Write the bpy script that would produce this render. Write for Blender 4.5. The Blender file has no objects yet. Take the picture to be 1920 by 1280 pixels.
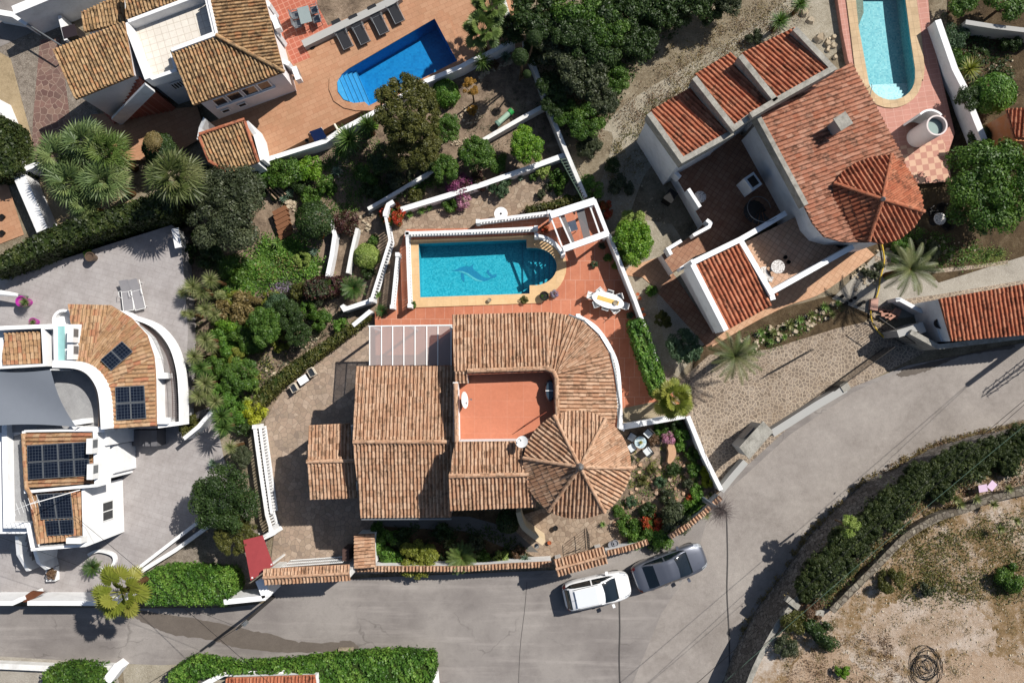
import bpy, bmesh, math, random
import numpy as np
from mathutils import Vector, Matrix
from mathutils.geometry import tessellate_polygon, delaunay_2d_cdt
R = math.radians; random.seed(11)
S = bpy.context.scene
# ------------------------------------------------------------ camera, sky, sun, exposure
FPX = 1400.0; H = 46.7; NAD = (979.0, 707.0)          # focal length in px of a 1920 px wide picture, flying height, point straight below
n = Vector(((NAD[0]-960)/FPX, -(NAD[1]-640)/FPX, -1)).normalized()
QR = n.rotation_difference(Vector((0, 0, -1)))
S.cycles.diffuse_bounces = 1
cam_d = bpy.data.cameras.new('camera'); cam = bpy.data.objects.new('camera', cam_d); S.collection.objects.link(cam)
cam.location = (0, 0, H); cam.rotation_mode = 'QUATERNION'; cam.rotation_quaternion = QR
cam_d.sensor_width = 36; cam_d.lens = 36*FPX/1920; cam_d.clip_end = 3000; cam_d.clip_start = .5
S.camera = cam
S.render.resolution_x = 1024; S.render.resolution_y = 682
SUN_EL = R(45.5); SDX, SDY = .804, .595                 # horizontal direction towards the sun
w = bpy.data.worlds.new('World'); S.world = w; w.use_nodes = True
nt = w.node_tree; sky = nt.nodes.new('ShaderNodeTexSky'); sky.sky_type = 'NISHITA'; sky.sun_disc = False
sky.sun_elevation = SUN_EL; sky.sun_rotation = math.atan2(SDX, SDY)
nt.links.new(sky.outputs[0], nt.nodes['Background'].inputs[0]); nt.nodes['Background'].inputs[1].default_value = .062
sl = bpy.data.lights.new('sun', 'SUN'); sl.energy = 4.6; sl.angle = R(.5); sl.color = (1, .955, .89)
so = bpy.data.objects.new('sun', sl); S.collection.objects.link(so)
so.rotation_mode = 'QUATERNION'
so.rotation_quaternion = Vector((-SDX*math.cos(SUN_EL), -SDY*math.cos(SUN_EL), -math.sin(SUN_EL))).to_track_quat('-Z', 'Y')
so.location = (30, 30, 60)
S.view_settings.view_transform = 'Standard'; S.view_settings.look = 'None'
S.view_settings.exposure = .38; S.view_settings.gamma = 1
# ------------------------------------------------------------ helpers
def P(px, py, z=0.):
    "the point at height z that stands where this spot of the survey picture is"
    d = QR @ Vector(((px-960)/FPX, -(py-640)/FPX, -1))
    t = (z-H)/d.z
    return Vector((d.x*t, d.y*t, z))
def PP(pts, z=0.): return [P(p[0], p[1], p[2] if len(p) > 2 else z) for p in pts]
def lin(h):
    h = h.lstrip('#'); v = [int(h[i:i+2], 16)/255 for i in (0, 2, 4)]
    return tuple([(x/12.92 if x < .04045 else ((x+.055)/1.055)**2.4) for x in v]+[1.])
def mulc(c, k): return (c[0]*k, c[1]*k, c[2]*k, 1)
OFF = {}
def tag(o, label=None, cat=None, group=None, kind=None):
    if label: o['label'] = label
    if cat: o['category'] = cat
    if group: o['group'] = group
    if kind: o['kind'] = kind
    return o
def thing(name, label, cat, loc, group=None):
    o = bpy.data.objects.new(name, None); S.collection.objects.link(o)
    o.location = loc; o.empty_display_size = .3; OFF[o] = Vector(loc)
    return tag(o, label, cat, group)
class MB:
    def __init__(s): s.v = []; s.f = []; s.r = []; s.m = []; s.mi = 0
    def add(s, vs, fs, r=None):
        b = len(s.v); s.v.extend([tuple(v) for v in vs])
        for f in fs: s.f.append(tuple(b+i for i in f)); s.r.append(random.random() if r is None else r); s.m.append(s.mi)
        return s
    def poly(s, pts, r=None): return s.add(pts, [range(len(pts))], r)
    def sheet(s, pts, z=None, holes=(), r=.5):
        loops = [[Vector(p) for p in pts]]+[[Vector(p) for p in h] for h in holes]
        tri = tessellate_polygon(loops); vs = [p for l in loops for p in l]
        fs = []
        for t in tri:
            a, b, c = (vs[i] for i in t)
            fs.append(t if (b-a).cross(c-a).z > 0 else t[::-1])
        return s.add(vs, fs, r)
    def prism(s, pts, z0, z1=None, r=None):
        "pts: xy(z) list; z1 None -> the top follows each point's own z"
        n_ = len(pts); a = sum(pts[i][0]*pts[(i+1) % n_][1]-pts[(i+1) % n_][0]*pts[i][1] for i in range(n_))
        if a < 0: pts = pts[::-1]
        top = [(p[0], p[1], p[2] if z1 is None else z1) for p in pts]; bot = [(p[0], p[1], z0) for p in pts]
        r = random.random() if r is None else r
        s.add(bot+top, [tuple(range(n_-1, -1, -1)), tuple(range(n_, 2*n_))]+[(i, (i+1) % n_, n_+(i+1) % n_, n_+i) for i in range(n_)], r)
        return s
    def box(s, c, size, rz=0, r=None, rx=0, ry=0):
        m = Matrix.Translation(c) @ Matrix.Rotation(rz, 4, 'Z') @ Matrix.Rotation(ry, 4, 'Y') @ Matrix.Rotation(rx, 4, 'X')
        x, y, z = (q/2 for q in size)
        vs = [m @ Vector(q) for q in ((-x,-y,-z),(x,-y,-z),(x,y,-z),(-x,y,-z),(-x,-y,z),(x,-y,z),(x,y,z),(-x,y,z))]
        return s.add(vs, [(3,2,1,0),(4,5,6,7),(0,1,5,4),(1,2,6,5),(2,3,7,6),(3,0,4,7)], r)
    def wall(s, pts, wd, z0, z1=None, r=.5, closed=False):
        "thick polyline; z1 None -> pts carry their own top z"
        n_ = len(pts); L = []; Rr = []
        for i in range(n_):
            p = Vector(pts[i][:2])
            a = Vector(pts[i-1][:2]) if (i > 0 or closed) else None; b = Vector(pts[(i+1) % n_][:2]) if (i < n_-1 or closed) else None
            d1 = (p-a).normalized() if a is not None else None; d2 = (b-p).normalized() if b is not None else None
            d = ((d1+d2) if d1 is not None and d2 is not None else (d1 or d2)).normalized() if (d1 is not None and d2 is not None) else (d1 if d1 is not None else d2)
            k = 1.
            if d1 is not None and d2 is not None: k = 1/max(.45, d.dot(d1))
            q = Vector((-d.y, d.x))*wd/2*k
            zt = z1 if z1 is not None else pts[i][2]
            L.append((p+q, zt)); Rr.append((p-q, zt))
        vs = []
        for (l, zl), (rr, zr) in zip(L, Rr): vs += [(l.x, l.y, z0), (l.x, l.y, zl), (rr.x, rr.y, zr), (rr.x, rr.y, z0)]
        fs = []
        for i in range(n_ if closed else n_-1):
            a = 4*i; b = 4*((i+1) % n_)
            fs += [(a+1, a, b, b+1), (a+2, a+1, b+1, b+2), (a+3, a+2, b+2, b+3), (a, a+3, b+3, b)]
        if not closed: fs += [(0, 1, 2, 3), (4*n_-1, 4*n_-2, 4*n_-3, 4*n_-4)]
        return s.add(vs, fs, r)
    def tube(s, pts, rad, seg=8, r=.5, cap=True):
        pts = [Vector(p) for p in pts]; n_ = len(pts); rad = rad if isinstance(rad, (list, tuple)) else [rad]*n_
        vs = []; prev = None
        for i, p in enumerate(pts):
            d = (pts[min(i+1, n_-1)]-pts[max(i-1, 0)]).normalized()
            if prev is None: u = d.orthogonal().normalized()
            else: u = (prev-d*prev.dot(d)).normalized()
            prev = u; v = d.cross(u)
            for k in range(seg):
                a = 2*math.pi*k/seg; vs.append(p+(u*math.cos(a)+v*math.sin(a))*rad[i])
        fs = [(i*seg+k, i*seg+(k+1) % seg, (i+1)*seg+(k+1) % seg, (i+1)*seg+k) for i in range(n_-1) for k in range(seg)]
        if cap: fs += [tuple(range(seg-1, -1, -1)), tuple((n_-1)*seg+k for k in range(seg))]
        return s.add(vs, fs, r)
    def lathe(s, c, prof, seg=16, r=.5, sx=1, sy=1, rz=0):
        vs = []; fs = []; n_ = len(prof)
        for (ra, z) in prof:
            for k in range(seg):
                a = 2*math.pi*k/seg; x = ra*math.cos(a)*sx; y = ra*math.sin(a)*sy
                vs.append((c[0]+x*math.cos(rz)-y*math.sin(rz), c[1]+x*math.sin(rz)+y*math.cos(rz), c[2]+z))
        for i in range(n_-1):
            for k in range(seg): fs.append((i*seg+k, i*seg+(k+1) % seg, (i+1)*seg+(k+1) % seg, (i+1)*seg+k))
        fs += [tuple(range(seg-1, -1, -1)), tuple((n_-1)*seg+k for k in range(seg))]
        return s.add(vs, fs, r)
    def build(s, name, mat, parent=None, smooth=False, label=None, origin=None, local=False):
        me = bpy.data.meshes.new(name)
        V = np.array(s.v, dtype=float).reshape(-1, 3)
        if parent is not None:
            o_ = OFF[parent] if not local else Vector((0, 0, 0)); woff = OFF[parent]
        elif origin is not None: o_ = woff = Vector(origin)
        else:
            mn = V.min(0); mx = V.max(0); o_ = woff = Vector(((mn[0]+mx[0])/2, (mn[1]+mx[1])/2, mn[2]))
        V = V-np.array(o_)
        me.from_pydata(V.tolist(), [], s.f)
        at = me.attributes.new('rnd', 'FLOAT', 'FACE'); at.data.foreach_set('value', s.r)
        for m_ in (mat if isinstance(mat, (list, tuple)) else [mat]): me.materials.append(m_)
        if any(s.m): me.polygons.foreach_set('material_index', s.m)
        if smooth: me.shade_smooth()
        ob = bpy.data.objects.new(name, me); S.collection.objects.link(ob)
        if parent is not None: ob.parent = parent
        else: ob.location = o_
        OFF[ob] = Vector(woff)
        if label: ob['label'] = label
        return ob
def kids(o): return [c for c in list(S.collection.objects) if c.parent == o]
CH = {}
def copy_tree(o, parent=None, chm=None):
    if chm is None:
        chm = {}
        for c in S.collection.objects:
            if c.parent: chm.setdefault(c.parent.name, []).append(c)
    c = o.copy(); S.collection.objects.link(c)
    if parent is not None: c.parent = parent
    for k in chm.get(o.name, []): copy_tree(k, c, chm)
    return c
def struct(name, mb, mat, **k): return tag(mb.build(name, mat, origin=(0, 0, 0), **k), kind='structure')
def clip_half(poly, a, b, c):
    "keep a*x+b*y+c>=0"
    out = []
    for i in range(len(poly)):
        p, q = poly[i], poly[(i+1) % len(poly)]; dp = a*p[0]+b*p[1]+c; dq = a*q[0]+b*q[1]+c
        if dp >= 0: out.append(p)
        if dp*dq < 0:
            t = dp/(dp-dq); out.append(tuple(p[k]+(q[k]-p[k])*t for k in range(len(p))))
    return out
def arc(cx, cy, rx, ry, a0, a1, n=12):
    return [(cx+rx*math.cos(R(a0+(a1-a0)*i/n)), cy-ry*math.sin(R(a0+(a1-a0)*i/n))) for i in range(n+1)]
def spline(pts, k=6):
    out = []; n_ = len(pts)
    for i in range(n_-1):
        p0, p1, p2, p3 = (np.array(pts[max(0, min(n_-1, j))], float) for j in (i-1, i, i+1, i+2))
        for t in range(k):
            t /= k; out.append(tuple(.5*((2*p1)+(-p0+p2)*t+(2*p0-5*p1+4*p2-p3)*t*t+(-p0+3*p1-3*p2+p3)*t**3)))
    out.append(tuple(pts[-1])); return out
def inpoly(x, y, poly):
    c = False; j = len(poly)-1
    for i in range(len(poly)):
        if (poly[i][1] > y) != (poly[j][1] > y) and x < (poly[j][0]-poly[i][0])*(y-poly[i][1])/(poly[j][1]-poly[i][1]+1e-12)+poly[i][0]: c = not c
        j = i
    return c
def rand_in(poly, rng):
    xs = [p[0] for p in poly]; ys = [p[1] for p in poly]
    while True:
        x = rng.uniform(min(xs), max(xs)); y = rng.uniform(min(ys), max(ys))
        if inpoly(x, y, poly): return x, y
# ------------------------------------------------------------ materials
class NT:
    def __init__(s, name):
        s.m = bpy.data.materials.new(name); s.m.use_nodes = True; s.t = s.m.node_tree; s.b = s.t.nodes['Principled BSDF']
    def n(s, typ, **k):
        x = s.t.nodes.new('ShaderNode'+typ)
        for a, b in k.items():
            if a.startswith('i_'): x.inputs[int(a[2:])].default_value = b
            else: setattr(x, a, b)
        return x
    def l(s, a, b): s.t.links.new(a, b)
    def co(s, rot=0, scale=1, sc3=None):
        t = s.n('TexCoord'); m = s.n('Mapping'); s.l(t.outputs['Object'], m.inputs[0])
        m.inputs['Rotation'].default_value = (0, 0, rot); m.inputs['Scale'].default_value = sc3 or (scale, scale, scale)
        return m.outputs[0]
    def noise(s, co, scale, det=4, rough=.6, dist=0):
        x = s.n('TexNoise'); s.l(co, x.inputs['Vector']); x.inputs['Scale'].default_value = scale
        x.inputs['Detail'].default_value = det; x.inputs['Roughness'].default_value = rough; x.inputs['Distortion'].default_value = dist
        return x.outputs['Fac']
    def ramp(s, fac, stops, interp='LINEAR'):
        x = s.n('ValToRGB'); s.l(fac, x.inputs[0]); e = x.color_ramp.elements; x.color_ramp.interpolation = interp
        while len(e) < len(stops): e.new(.5)
        for i, (p, c) in enumerate(stops): e[i].position = p; e[i].color = c if len(c) == 4 else (*c, 1)
        return x.outputs[0]
    def mix(s, fac, a, b, mode='MIX'):
        x = s.n('Mix', data_type='RGBA', blend_type=mode)
        for sock, v in ((x.inputs[0], fac), (x.inputs[6], a), (x.inputs[7], b)):
            if isinstance(v, (int, float, tuple)): sock.default_value = v
            else: s.l(v, sock)
        return x.outputs[2]
    def math(s, op, a, b=0., c=0.):
        x = s.n('Math', operation=op)
        for i, v in enumerate((a, b, c)):
            if isinstance(v, (int, float)): x.inputs[i].default_value = v
            else: s.l(v, x.inputs[i])
        return x.outputs[0]
    def attr(s, name='rnd'): return s.n('Attribute', attribute_name=name).outputs['Fac']
    def bump(s, h, st=.5, dist=.05):
        x = s.n('Bump'); x.inputs['Strength'].default_value = st; x.inputs['Distance'].default_value = dist
        s.l(h, x.inputs['Height']); s.l(x.outputs[0], s.b.inputs['Normal'])
    def out(s, col, rough=.8, spec=.3, metal=0):
        if isinstance(col, tuple): s.b.inputs['Base Color'].default_value = col
        else: s.l(col, s.b.inputs['Base Color'])
        s.b.inputs['Roughness'].default_value = rough; s.b.inputs['Specular IOR Level'].default_value = spec; s.b.inputs['Metallic'].default_value = metal
        return s.m
W1 = (1, 1, 1, 1); K0 = (0, 0, 0, 1)
def g(v): return (v, v, v, 1)
def m_plain(name, h, k=1, rough=.6, spec=.4, metal=0, var=.12, sc=3, bump=0):
    t = NT(name); c = mulc(lin(h), k); co = t.co()
    nz = t.noise(co, sc, 5)
    col = t.mix(nz, mulc(c, 1-var), mulc(c, 1+var))
    if bump: t.bump(t.noise(co, sc*12, 3), bump, .02)
    return t.out(col, rough, spec, metal)
def m_plaster(name='white plaster', h='#ffffff', k=.8, dirt=.35):
    t = NT(name); c = mulc(lin(h), k); co = t.co()
    a = t.ramp(t.noise(co, 1.3, 8, .7), [(.45, K0), (.75, W1)]); b = t.ramp(t.noise(co, 14, 6, .75), [(.52, K0), (.72, W1)])
    col = t.mix(t.math('MULTIPLY', a, dirt), c, mulc((.62, .6, .56), k*.85))
    col = t.mix(t.math('MULTIPLY', b, dirt*.5), col, mulc((.45, .43, .4), k*.8))
    t.bump(t.noise(co, 25, 4), .25, .02)
    return t.out(col, .85, .2)
def m_tile(name, cols, moss, ms=.5, k=1., ns=2.2):
    "clay barrel tiles: every tile its own fired colour, lichen and soot in patches"
    t = NT(name); co = t.co(); r = t.attr()
    st = [(i/(len(cols)-1), mulc(lin(c), k)) for i, c in enumerate(cols)]
    col = t.ramp(r, st)
    gr = t.noise(co, 9, 5, .7); col = t.mix(t.ramp(gr, [(.3, K0), (.7, W1)]), t.mix(1., col, g(.72), 'MULTIPLY'), col)
    m1 = t.noise(co, ns, 5, .7); m2 = t.noise(co, 5.2, 4, .7)
    mm = t.math('ADD', t.math('MULTIPLY', m1, .36), t.math('MULTIPLY', m2, .64))
    mm = t.math('ADD', mm, t.math('MULTIPLY', t.math('SUBTRACT', t.math('FRACT', t.math('MULTIPLY', r, 37.3)), .5), .12))
    mf = t.ramp(mm, [(.62-ms*.28, K0), (.74-ms*.22, W1)])
    col = t.mix(t.math('MULTIPLY', mf, .8), col, mulc(lin(moss), k))
    t.bump(t.noise(co, 30, 4), .3, .02)
    return t.out(col, .88, .15)
def m_crazy(name, stones, mortar, scale=2.2, wj=.045, k=1., shade=.3, dirt='#5a5048', dim='2D'):
    t = NT(name); co = t.co();
    nz = t.n('TexNoise'); t.l(co, nz.inputs['Vector']); nz.inputs['Scale'].default_value = 1.5
    v = t.n('Vector'+'Math', operation='MULTIPLY_ADD'); t.l(nz.outputs['Color'], v.inputs[0]); v.inputs[1].default_value = (.25, .25, .25 if dim == '3D' else 0); t.l(co, v.inputs[2])
    e = t.n('TexVoronoi', feature='DISTANCE_TO_EDGE'); f = t.n('TexVoronoi', feature='F1')
    for x in (e, f): t.l(v.outputs[0], x.inputs['Vector']); x.inputs['Scale'].default_value = scale; x.voronoi_dimensions = dim
    sp = t.n('SeparateColor'); t.l(f.outputs['Color'], sp.inputs[0])
    st = t.ramp(sp.outputs[0], [(i/max(1, len(stones)-1), mulc(lin(c), k)) for i, c in enumerate(stones)])
    st = t.mix(t.ramp(t.noise(co, 7, 6, .7), [(.3, K0), (.7, W1)]), t.mix(1., st, g(1-shade), 'MULTIPLY'), st)
    j = t.ramp(t.math('ADD', e.outputs['Distance'], t.math('MULTIPLY', t.math('SUBTRACT', t.noise(co, 6, 4), .5), .06)), [(wj*.6, K0), (wj*1.5, W1)])
    col = t.mix(j, mulc(lin(mortar), k), st)
    col = t.mix(t.math('MULTIPLY', t.ramp(t.noise(co, .55, 6, .65), [(.45, K0), (.75, W1)]), .5), col, mulc(lin(dirt), k))
    t.bump(j, .35, .02)
    return t.out(col, .85, .2)
def m_sq(name, c1, c2, joint, size=.35, rot=0, ratio=1., k=1., jw=.02, off=0, dirt=.25, dirtc='#5b4a40'):
    t = NT(name); co = t.co(rot)
    b = t.n('TexBrick', offset=off, squash=1); t.l(co, b.inputs['Vector'])
    b.inputs['Color1'].default_value = mulc(lin(c1), k); b.inputs['Color2'].default_value = mulc(lin(c2), k); b.inputs['Mortar'].default_value = mulc(lin(joint), k)
    b.inputs['Scale'].default_value = 1; b.inputs['Mortar Size'].default_value = jw; b.inputs['Mortar Smooth'].default_value = .3; b.inputs['Bias'].default_value = 0
    b.inputs['Brick Width'].default_value = size*ratio; b.inputs['Row Height'].default_value = size
    co2 = t.co()
    col = t.mix(t.math('MULTIPLY', t.ramp(t.noise(co2, .9, 7, .65), [(.4, K0), (.75, W1)]), dirt), b.outputs['Color'], mulc(lin(dirtc), k))
    col = t.mix(t.ramp(t.noise(co2, 6, 6, .7), [(.3, K0), (.7, W1)]), t.mix(1., col, g(.86), 'MULTIPLY'), col)
    t.bump(b.outputs['Fac'], -.2, .01)
    return t.out(col, .75, .3)
def m_ground(name, cols, s1=.8, s2=5, speck=None, k=1., bump=.6, rough=.95, fine=30, sp=(.6, .68)):
    t = NT(name); co = t.co()
    n1 = t.noise(co, s1, 8, .68, .4); n2 = t.noise(co, s2, 8, .75)
    f = t.math('ADD', t.math('MULTIPLY', n1, .6), t.math('MULTIPLY', n2, .4))
    m_ = len(cols)
    col = t.ramp(f, [(.36+.3*i/(m_-1), mulc(lin(c), k)) for i, c in enumerate(cols)])
    n3 = t.noise(co, fine, 5, .8)
    col = t.mix(t.ramp(n3, [(.38, K0), (.62, W1)]), t.mix(1., col, g(.68), 'MULTIPLY'), col)
    if speck:
        v = t.n('TexVoronoi', feature='F1'); t.l(co, v.inputs['Vector']); v.inputs['Scale'].default_value = 9
        col = t.mix(t.math('MULTIPLY', t.ramp(t.noise(co, 12, 3, .8), [(sp[0], K0), (sp[1], W1)]), .85), col, mulc(lin(speck), k))
    t.bump(t.math('ADD', n3, n2), bump, .06)
    return t.out(col, rough, .1)
def m_leaf(name, c1, c2, c3=None, k=1., tr=.25, rough=.5):
    t = NT(name); r = t.attr(); co = t.co()
    cols = [mulc(lin(c), k) for c in ([c1, c2, c3] if c3 else [c1, c2])]
    f = t.math('ADD', t.math('MULTIPLY', r, .5), t.math('MULTIPLY', t.noise(co, 1.3, 5, .75), .62))
    col = t.ramp(f, [(.2+.6*i/(len(cols)-1), c) for i, c in enumerate(cols)])
    t.out(col, rough, .35)
    tl = t.n('BsdfTranslucent'); t.l(t.mix(1., col, (1., 1.15, .5, 1), 'MULTIPLY'), tl.inputs[0])
    mx = t.n('MixShader'); mx.inputs[0].default_value = tr
    t.l(t.b.outputs[0], mx.inputs[1]); t.l(tl.outputs[0], mx.inputs[2])
    t.l(mx.outputs[0], t.t.nodes['Material Output'].inputs[0])
    return t.m
def m_glass(name, col, alpha=.5, rough=.05):
    t = NT(name); tr = t.n('BsdfTransparent'); tr.inputs[0].default_value = col
    t.out(mulc(col, .35), rough, .6); mx = t.n('MixShader'); mx.inputs[0].default_value = alpha
    t.l(tr.outputs[0], mx.inputs[1]); t.l(t.b.outputs[0], mx.inputs[2]); t.l(mx.outputs[0], t.t.nodes['Material Output'].inputs[0])
    return t.m
def m_water(name, tint):
    t = NT(name); tr = t.n('BsdfTransparent'); tr.inputs[0].default_value = tint
    gl = t.n('BsdfGlossy'); gl.inputs['Roughness'].default_value = .02
    bp = t.n('Bump'); bp.inputs['Strength'].default_value = .25; bp.inputs['Distance'].default_value = .03; t.l(t.noise(t.co(), 3.5, 4, .6, .5), bp.inputs['Height'])
    t.l(bp.outputs[0], gl.inputs['Normal'])
    fr = t.n('Fresnel'); fr.inputs[0].default_value = 1.33
    mx = t.n('MixShader'); t.l(fr.outputs[0], mx.inputs[0]); t.l(tr.outputs[0], mx.inputs[1]); t.l(gl.outputs[0], mx.inputs[2])
    t.l(mx.outputs[0], t.t.nodes['Material Output'].inputs[0]); return t.m
def m_mosaic(name, cols, scale=14, k=1.):
    t = NT(name); co = t.co(); v = t.n('TexVoronoi', feature='F1'); v.distance = 'CHEBYCHEV'; t.l(co, v.inputs['Vector']); v.inputs['Scale'].default_value = scale
    v.inputs['Randomness'].default_value = .15
    sp = t.n('SeparateColor'); t.l(v.outputs['Color'], sp.inputs[0])
    col = t.ramp(sp.outputs[0], [(i/(len(cols)-1), mulc(lin(c), k)) for i, c in enumerate(cols)])
    # rippled light focused by the surface is left to the water; only a faint worn variation here
    col = t.mix(t.ramp(t.noise(co, 2.5, 6, .7), [(.35, K0), (.65, W1)]), t.mix(1., col, g(.9), 'MULTIPLY'), col)
    return t.out(col, .4, .3)
M = {}
M['white'] = m_plaster('white plaster', '#ffffff', .78, .45)
M['white_clean'] = m_plaster('clean white plaster', '#ffffff', .85, .3)
M['white_old'] = m_plaster('weathered white plaster', '#fbfaf6', .74, .6)
M['grey_render'] = m_plaster('grey render', '#b9b8b4', .75, .5)
M['concrete'] = m_ground('weathered concrete', ['#8b887f', '#b0aca2', '#c9c5ba'], 2, 8, k=.85, bump=.3, fine=40)
M['tile_main'] = m_tile('clay roof tiles pink sand', ['#bb9072', '#c9a183', '#d1ac8f', '#d5b295', '#c49a7c', '#bf9375'], '#654f3d', .46, .9)
M['tile_red'] = m_tile('clay roof tiles orange red', ['#a55f46', '#b57053', '#bd7b5e', '#ae684c', '#c48769'], '#3a2c24', .44, .94, 1.2)
M['tile_red2'] = m_tile('clay roof tiles faded orange', ['#b5775d', '#c0876e', '#c8937a', '#b97f65', '#cf9f87'], '#4d382d', .5, .86, 1.1)
M['tile_tan'] = m_tile('clay roof tiles old tan', ['#a98a65', '#bf9d75', '#cbaa82', '#b59269', '#c39d74', '#bd8a62'], '#463a2e', .58, .84)
M['tile_patch'] = m_tile('clay roof tiles mixed orange', ['#b08a66', '#c09a74', '#caa682', '#b98263', '#cfae8b', '#ba946e', '#bf8062'], '#6e5540', .44, .84)
M['asphalt'] = None
M['water'] = m_water('pool water', (.95, .99, 1, 1))
M['water_blue'] = m_water('deep blue pool water', (.9, .97, 1, 1))
M['mos_teal'] = m_mosaic('teal glass mosaic', ['#149bb4', '#28b0c6', '#40bfd2', '#1ca4bd'], 13, .9)
M['mos_teal_d'] = m_mosaic('dark teal glass mosaic', ['#0a6f96', '#0b82a6'], 13, .9)
M['mos_blue'] = m_mosaic('blue pool tiles', ['#1184c6', '#1a8fd0', '#0f7cbe'], 8, .9)
M['mos_aqua'] = m_mosaic('aqua glass mosaic', ['#6fc3cd', '#8fd2d8', '#4fb0c0', '#a5dde0'], 11, .8)
M['mos_pale'] = m_mosaic('pale mosaic step', ['#c3e2e6', '#e6f3f4', '#a8d5dc'], 11, .85)
M['dolphin'] = m_mosaic('blue dolphin mosaic', ['#1b83ad', '#2290b6'], 16, .9)
M['dolphin2'] = m_mosaic('pale dolphin belly mosaic', ['#4dbccb', '#63c6d2'], 16, .9)
M['coping'] = m_sq('yellow coping paint', '#ecc797', '#e9c28f', '#dcb284', .5, 0, 1, .8, .008, dirt=.15)
M['deck_red'] = m_sq('terracotta deck paint', '#d68a6a', '#d08160', '#e0aa92', 1.2, 0, .5, .76, .016, .5, .45, '#a8563c')
M['deck_roof'] = m_sq('terracotta terrace screed', '#d9896a', '#d58564', '#dd977b', .9, 0, 1, .8, .01, .0, .3, '#b86a4c')
M['black_metal'] = m_plain('black iron', '#24211f', 1, .5, .5, .3)
M['white_metal'] = m_plain('white painted metal', '#f2f2f0', .85, .35, .5)
M['grey_metal'] = m_plain('grey metal', '#8f9396', .8, .35, .5, .5)
M['dark_glass'] = m_plain('dark window glass', '#1a2126', 1, .06, .9, 0, .3, 1)
M['wood'] = m_plain('brown varnished wood', '#6b3f28', .8, .6, .3, 0, .3, 4, .3)
M['tan_wood'] = m_plain('dry bleached wood', '#a89078', .8, .85, .1, 0, .3, 4, .3)
M['bark'] = m_plain('rough bark', '#6d5b48', .8, .95, .05, 0, .4, 6, .8)
M['palmbark'] = m_plain('fibrous palm trunk', '#6a5036', .7, .95, .05, 0, .4, 9, 1)
M['stone'] = m_ground('field stones', ['#8d8171', '#b7a990', '#d6cab2'], 3, 9, k=.8, bump=.5)
M['terracotta'] = m_plain('terracotta clay', '#b5633f', .8, .8, .2, 0, .2, 5)
M['rubber'] = m_plain('black rubber', '#111112', 1, .7, .3)
M['solar'] = None
# ------------------------------------------------------------ ground, road, paving
def m_asphalt():
    t = NT('sun bleached asphalt'); co = t.co()
    n1 = t.noise(co, .22, 7, .6, .3); n2 = t.noise(co, 60, 3, .8); n3 = t.noise(co, 1.6, 7, .7)
    col = t.ramp(n1, [(.35, mulc(lin('#8c8581'), .84)), (.6, mulc(lin('#a9a29c'), .84))])
    n5 = t.noise(co, 26, 5, .85)
    col = t.mix(t.ramp(n2, [(.35, K0), (.65, W1)]), t.mix(1., col, g(.66), 'MULTIPLY'), col)
    col = t.mix(t.ramp(n5, [(.36, K0), (.5, W1)]), t.mix(1., col, g(.8), 'MULTIPLY'), col)
    col = t.mix(t.math('MULTIPLY', t.ramp(t.noise(t.co(R(12), sc3=(.12, 1.6, 1)), 1.3, 5, .6), [(.52, K0), (.7, W1)]), .28), col, mulc(lin('#c2bab3'), .84))
    col = t.mix(t.math('MULTIPLY', t.ramp(n3, [(.5, K0), (.72, W1)]), .3), col, mulc(lin('#6d6763'), .84))
    # faint crack lines
    v = t.n('TexVoronoi', feature='DISTANCE_TO_EDGE'); nz = t.n('TexNoise'); t.l(co, nz.inputs['Vector']); nz.inputs['Scale'].default_value = 1.2; nz.inputs['Detail'].default_value = 6
    vm = t.n('VectorMath', operation='MULTIPLY_ADD'); t.l(nz.outputs['Color'], vm.inputs[0]); vm.inputs[1].default_value = (1.3, 1.3, 0); t.l(co, vm.inputs[2])
    t.l(vm.outputs[0], v.inputs['Vector']); v.inputs['Scale'].default_value = .17
    ck = t.ramp(v.outputs['Distance'], [(.0012, W1), (.006, K0)])
    ck = t.math('MULTIPLY', ck, t.ramp(t.noise(co, .35, 2), [(.5, K0), (.6, W1)]))
    col = t.mix(t.math('MULTIPLY', ck, .45), col, mulc(lin('#4b4643'), .8))
    # streaks worn by tyres along the bend
    t.bump(n2, .3, .02)
    return t.out(col, .9, .2)
M['asphalt'] = m_asphalt()
M['asphalt_light'] = m_ground('paler resurfaced asphalt', ['#958d86', '#a9a19a', '#b9b1a9'], .3, 2.6, k=.84, bump=.3, fine=60)
M['wet'] = m_ground('wet stained asphalt', ['#6f665e', '#776e66', '#80766d'], .7, 4, k=.8, bump=.2, fine=60, rough=.75)
M['soil'] = m_ground('garden soil', ['#64564a', '#8b7967', '#a9947f', '#bcaa97'], .9, 5, '#d0c2b0', .86, .8, sp=(.66, .7))
M['soil_dark'] = m_ground('dark garden soil', ['#453a2f', '#64543f', '#80705a'], 1, 5, '#a89a84', .82, .8, sp=(.66, .7))  # darker brown mix than the other garden soil
M['scrub'] = m_ground('dry scrub slope', ['#6f6552', '#94866f', '#ab9e87', '#bbb099'], .6, 5, '#cfc5b2', .8, .9)
M['dryground'] = m_ground('pale dry stony ground', ['#948a78', '#b3a995', '#c4baa6', '#cdc4b3'], .7, 6, '#ddd5c6', .82, .9)
M['rubble'] = m_ground('rubble strewn dirt', ['#6b5c42', '#8f7652', '#a98d6b', '#cdb8a3', '#e2d5c7', '#d9cabb'], .16, 2.2, '#ddd3c4', .82, 1)
M['bare0'] = m_ground('bleached bare ground', ['#a98f74', '#c3ab93', '#d8c5b3', '#e2d3c4'], .5, 3, '#ecdfd2', .82, 1)
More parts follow.
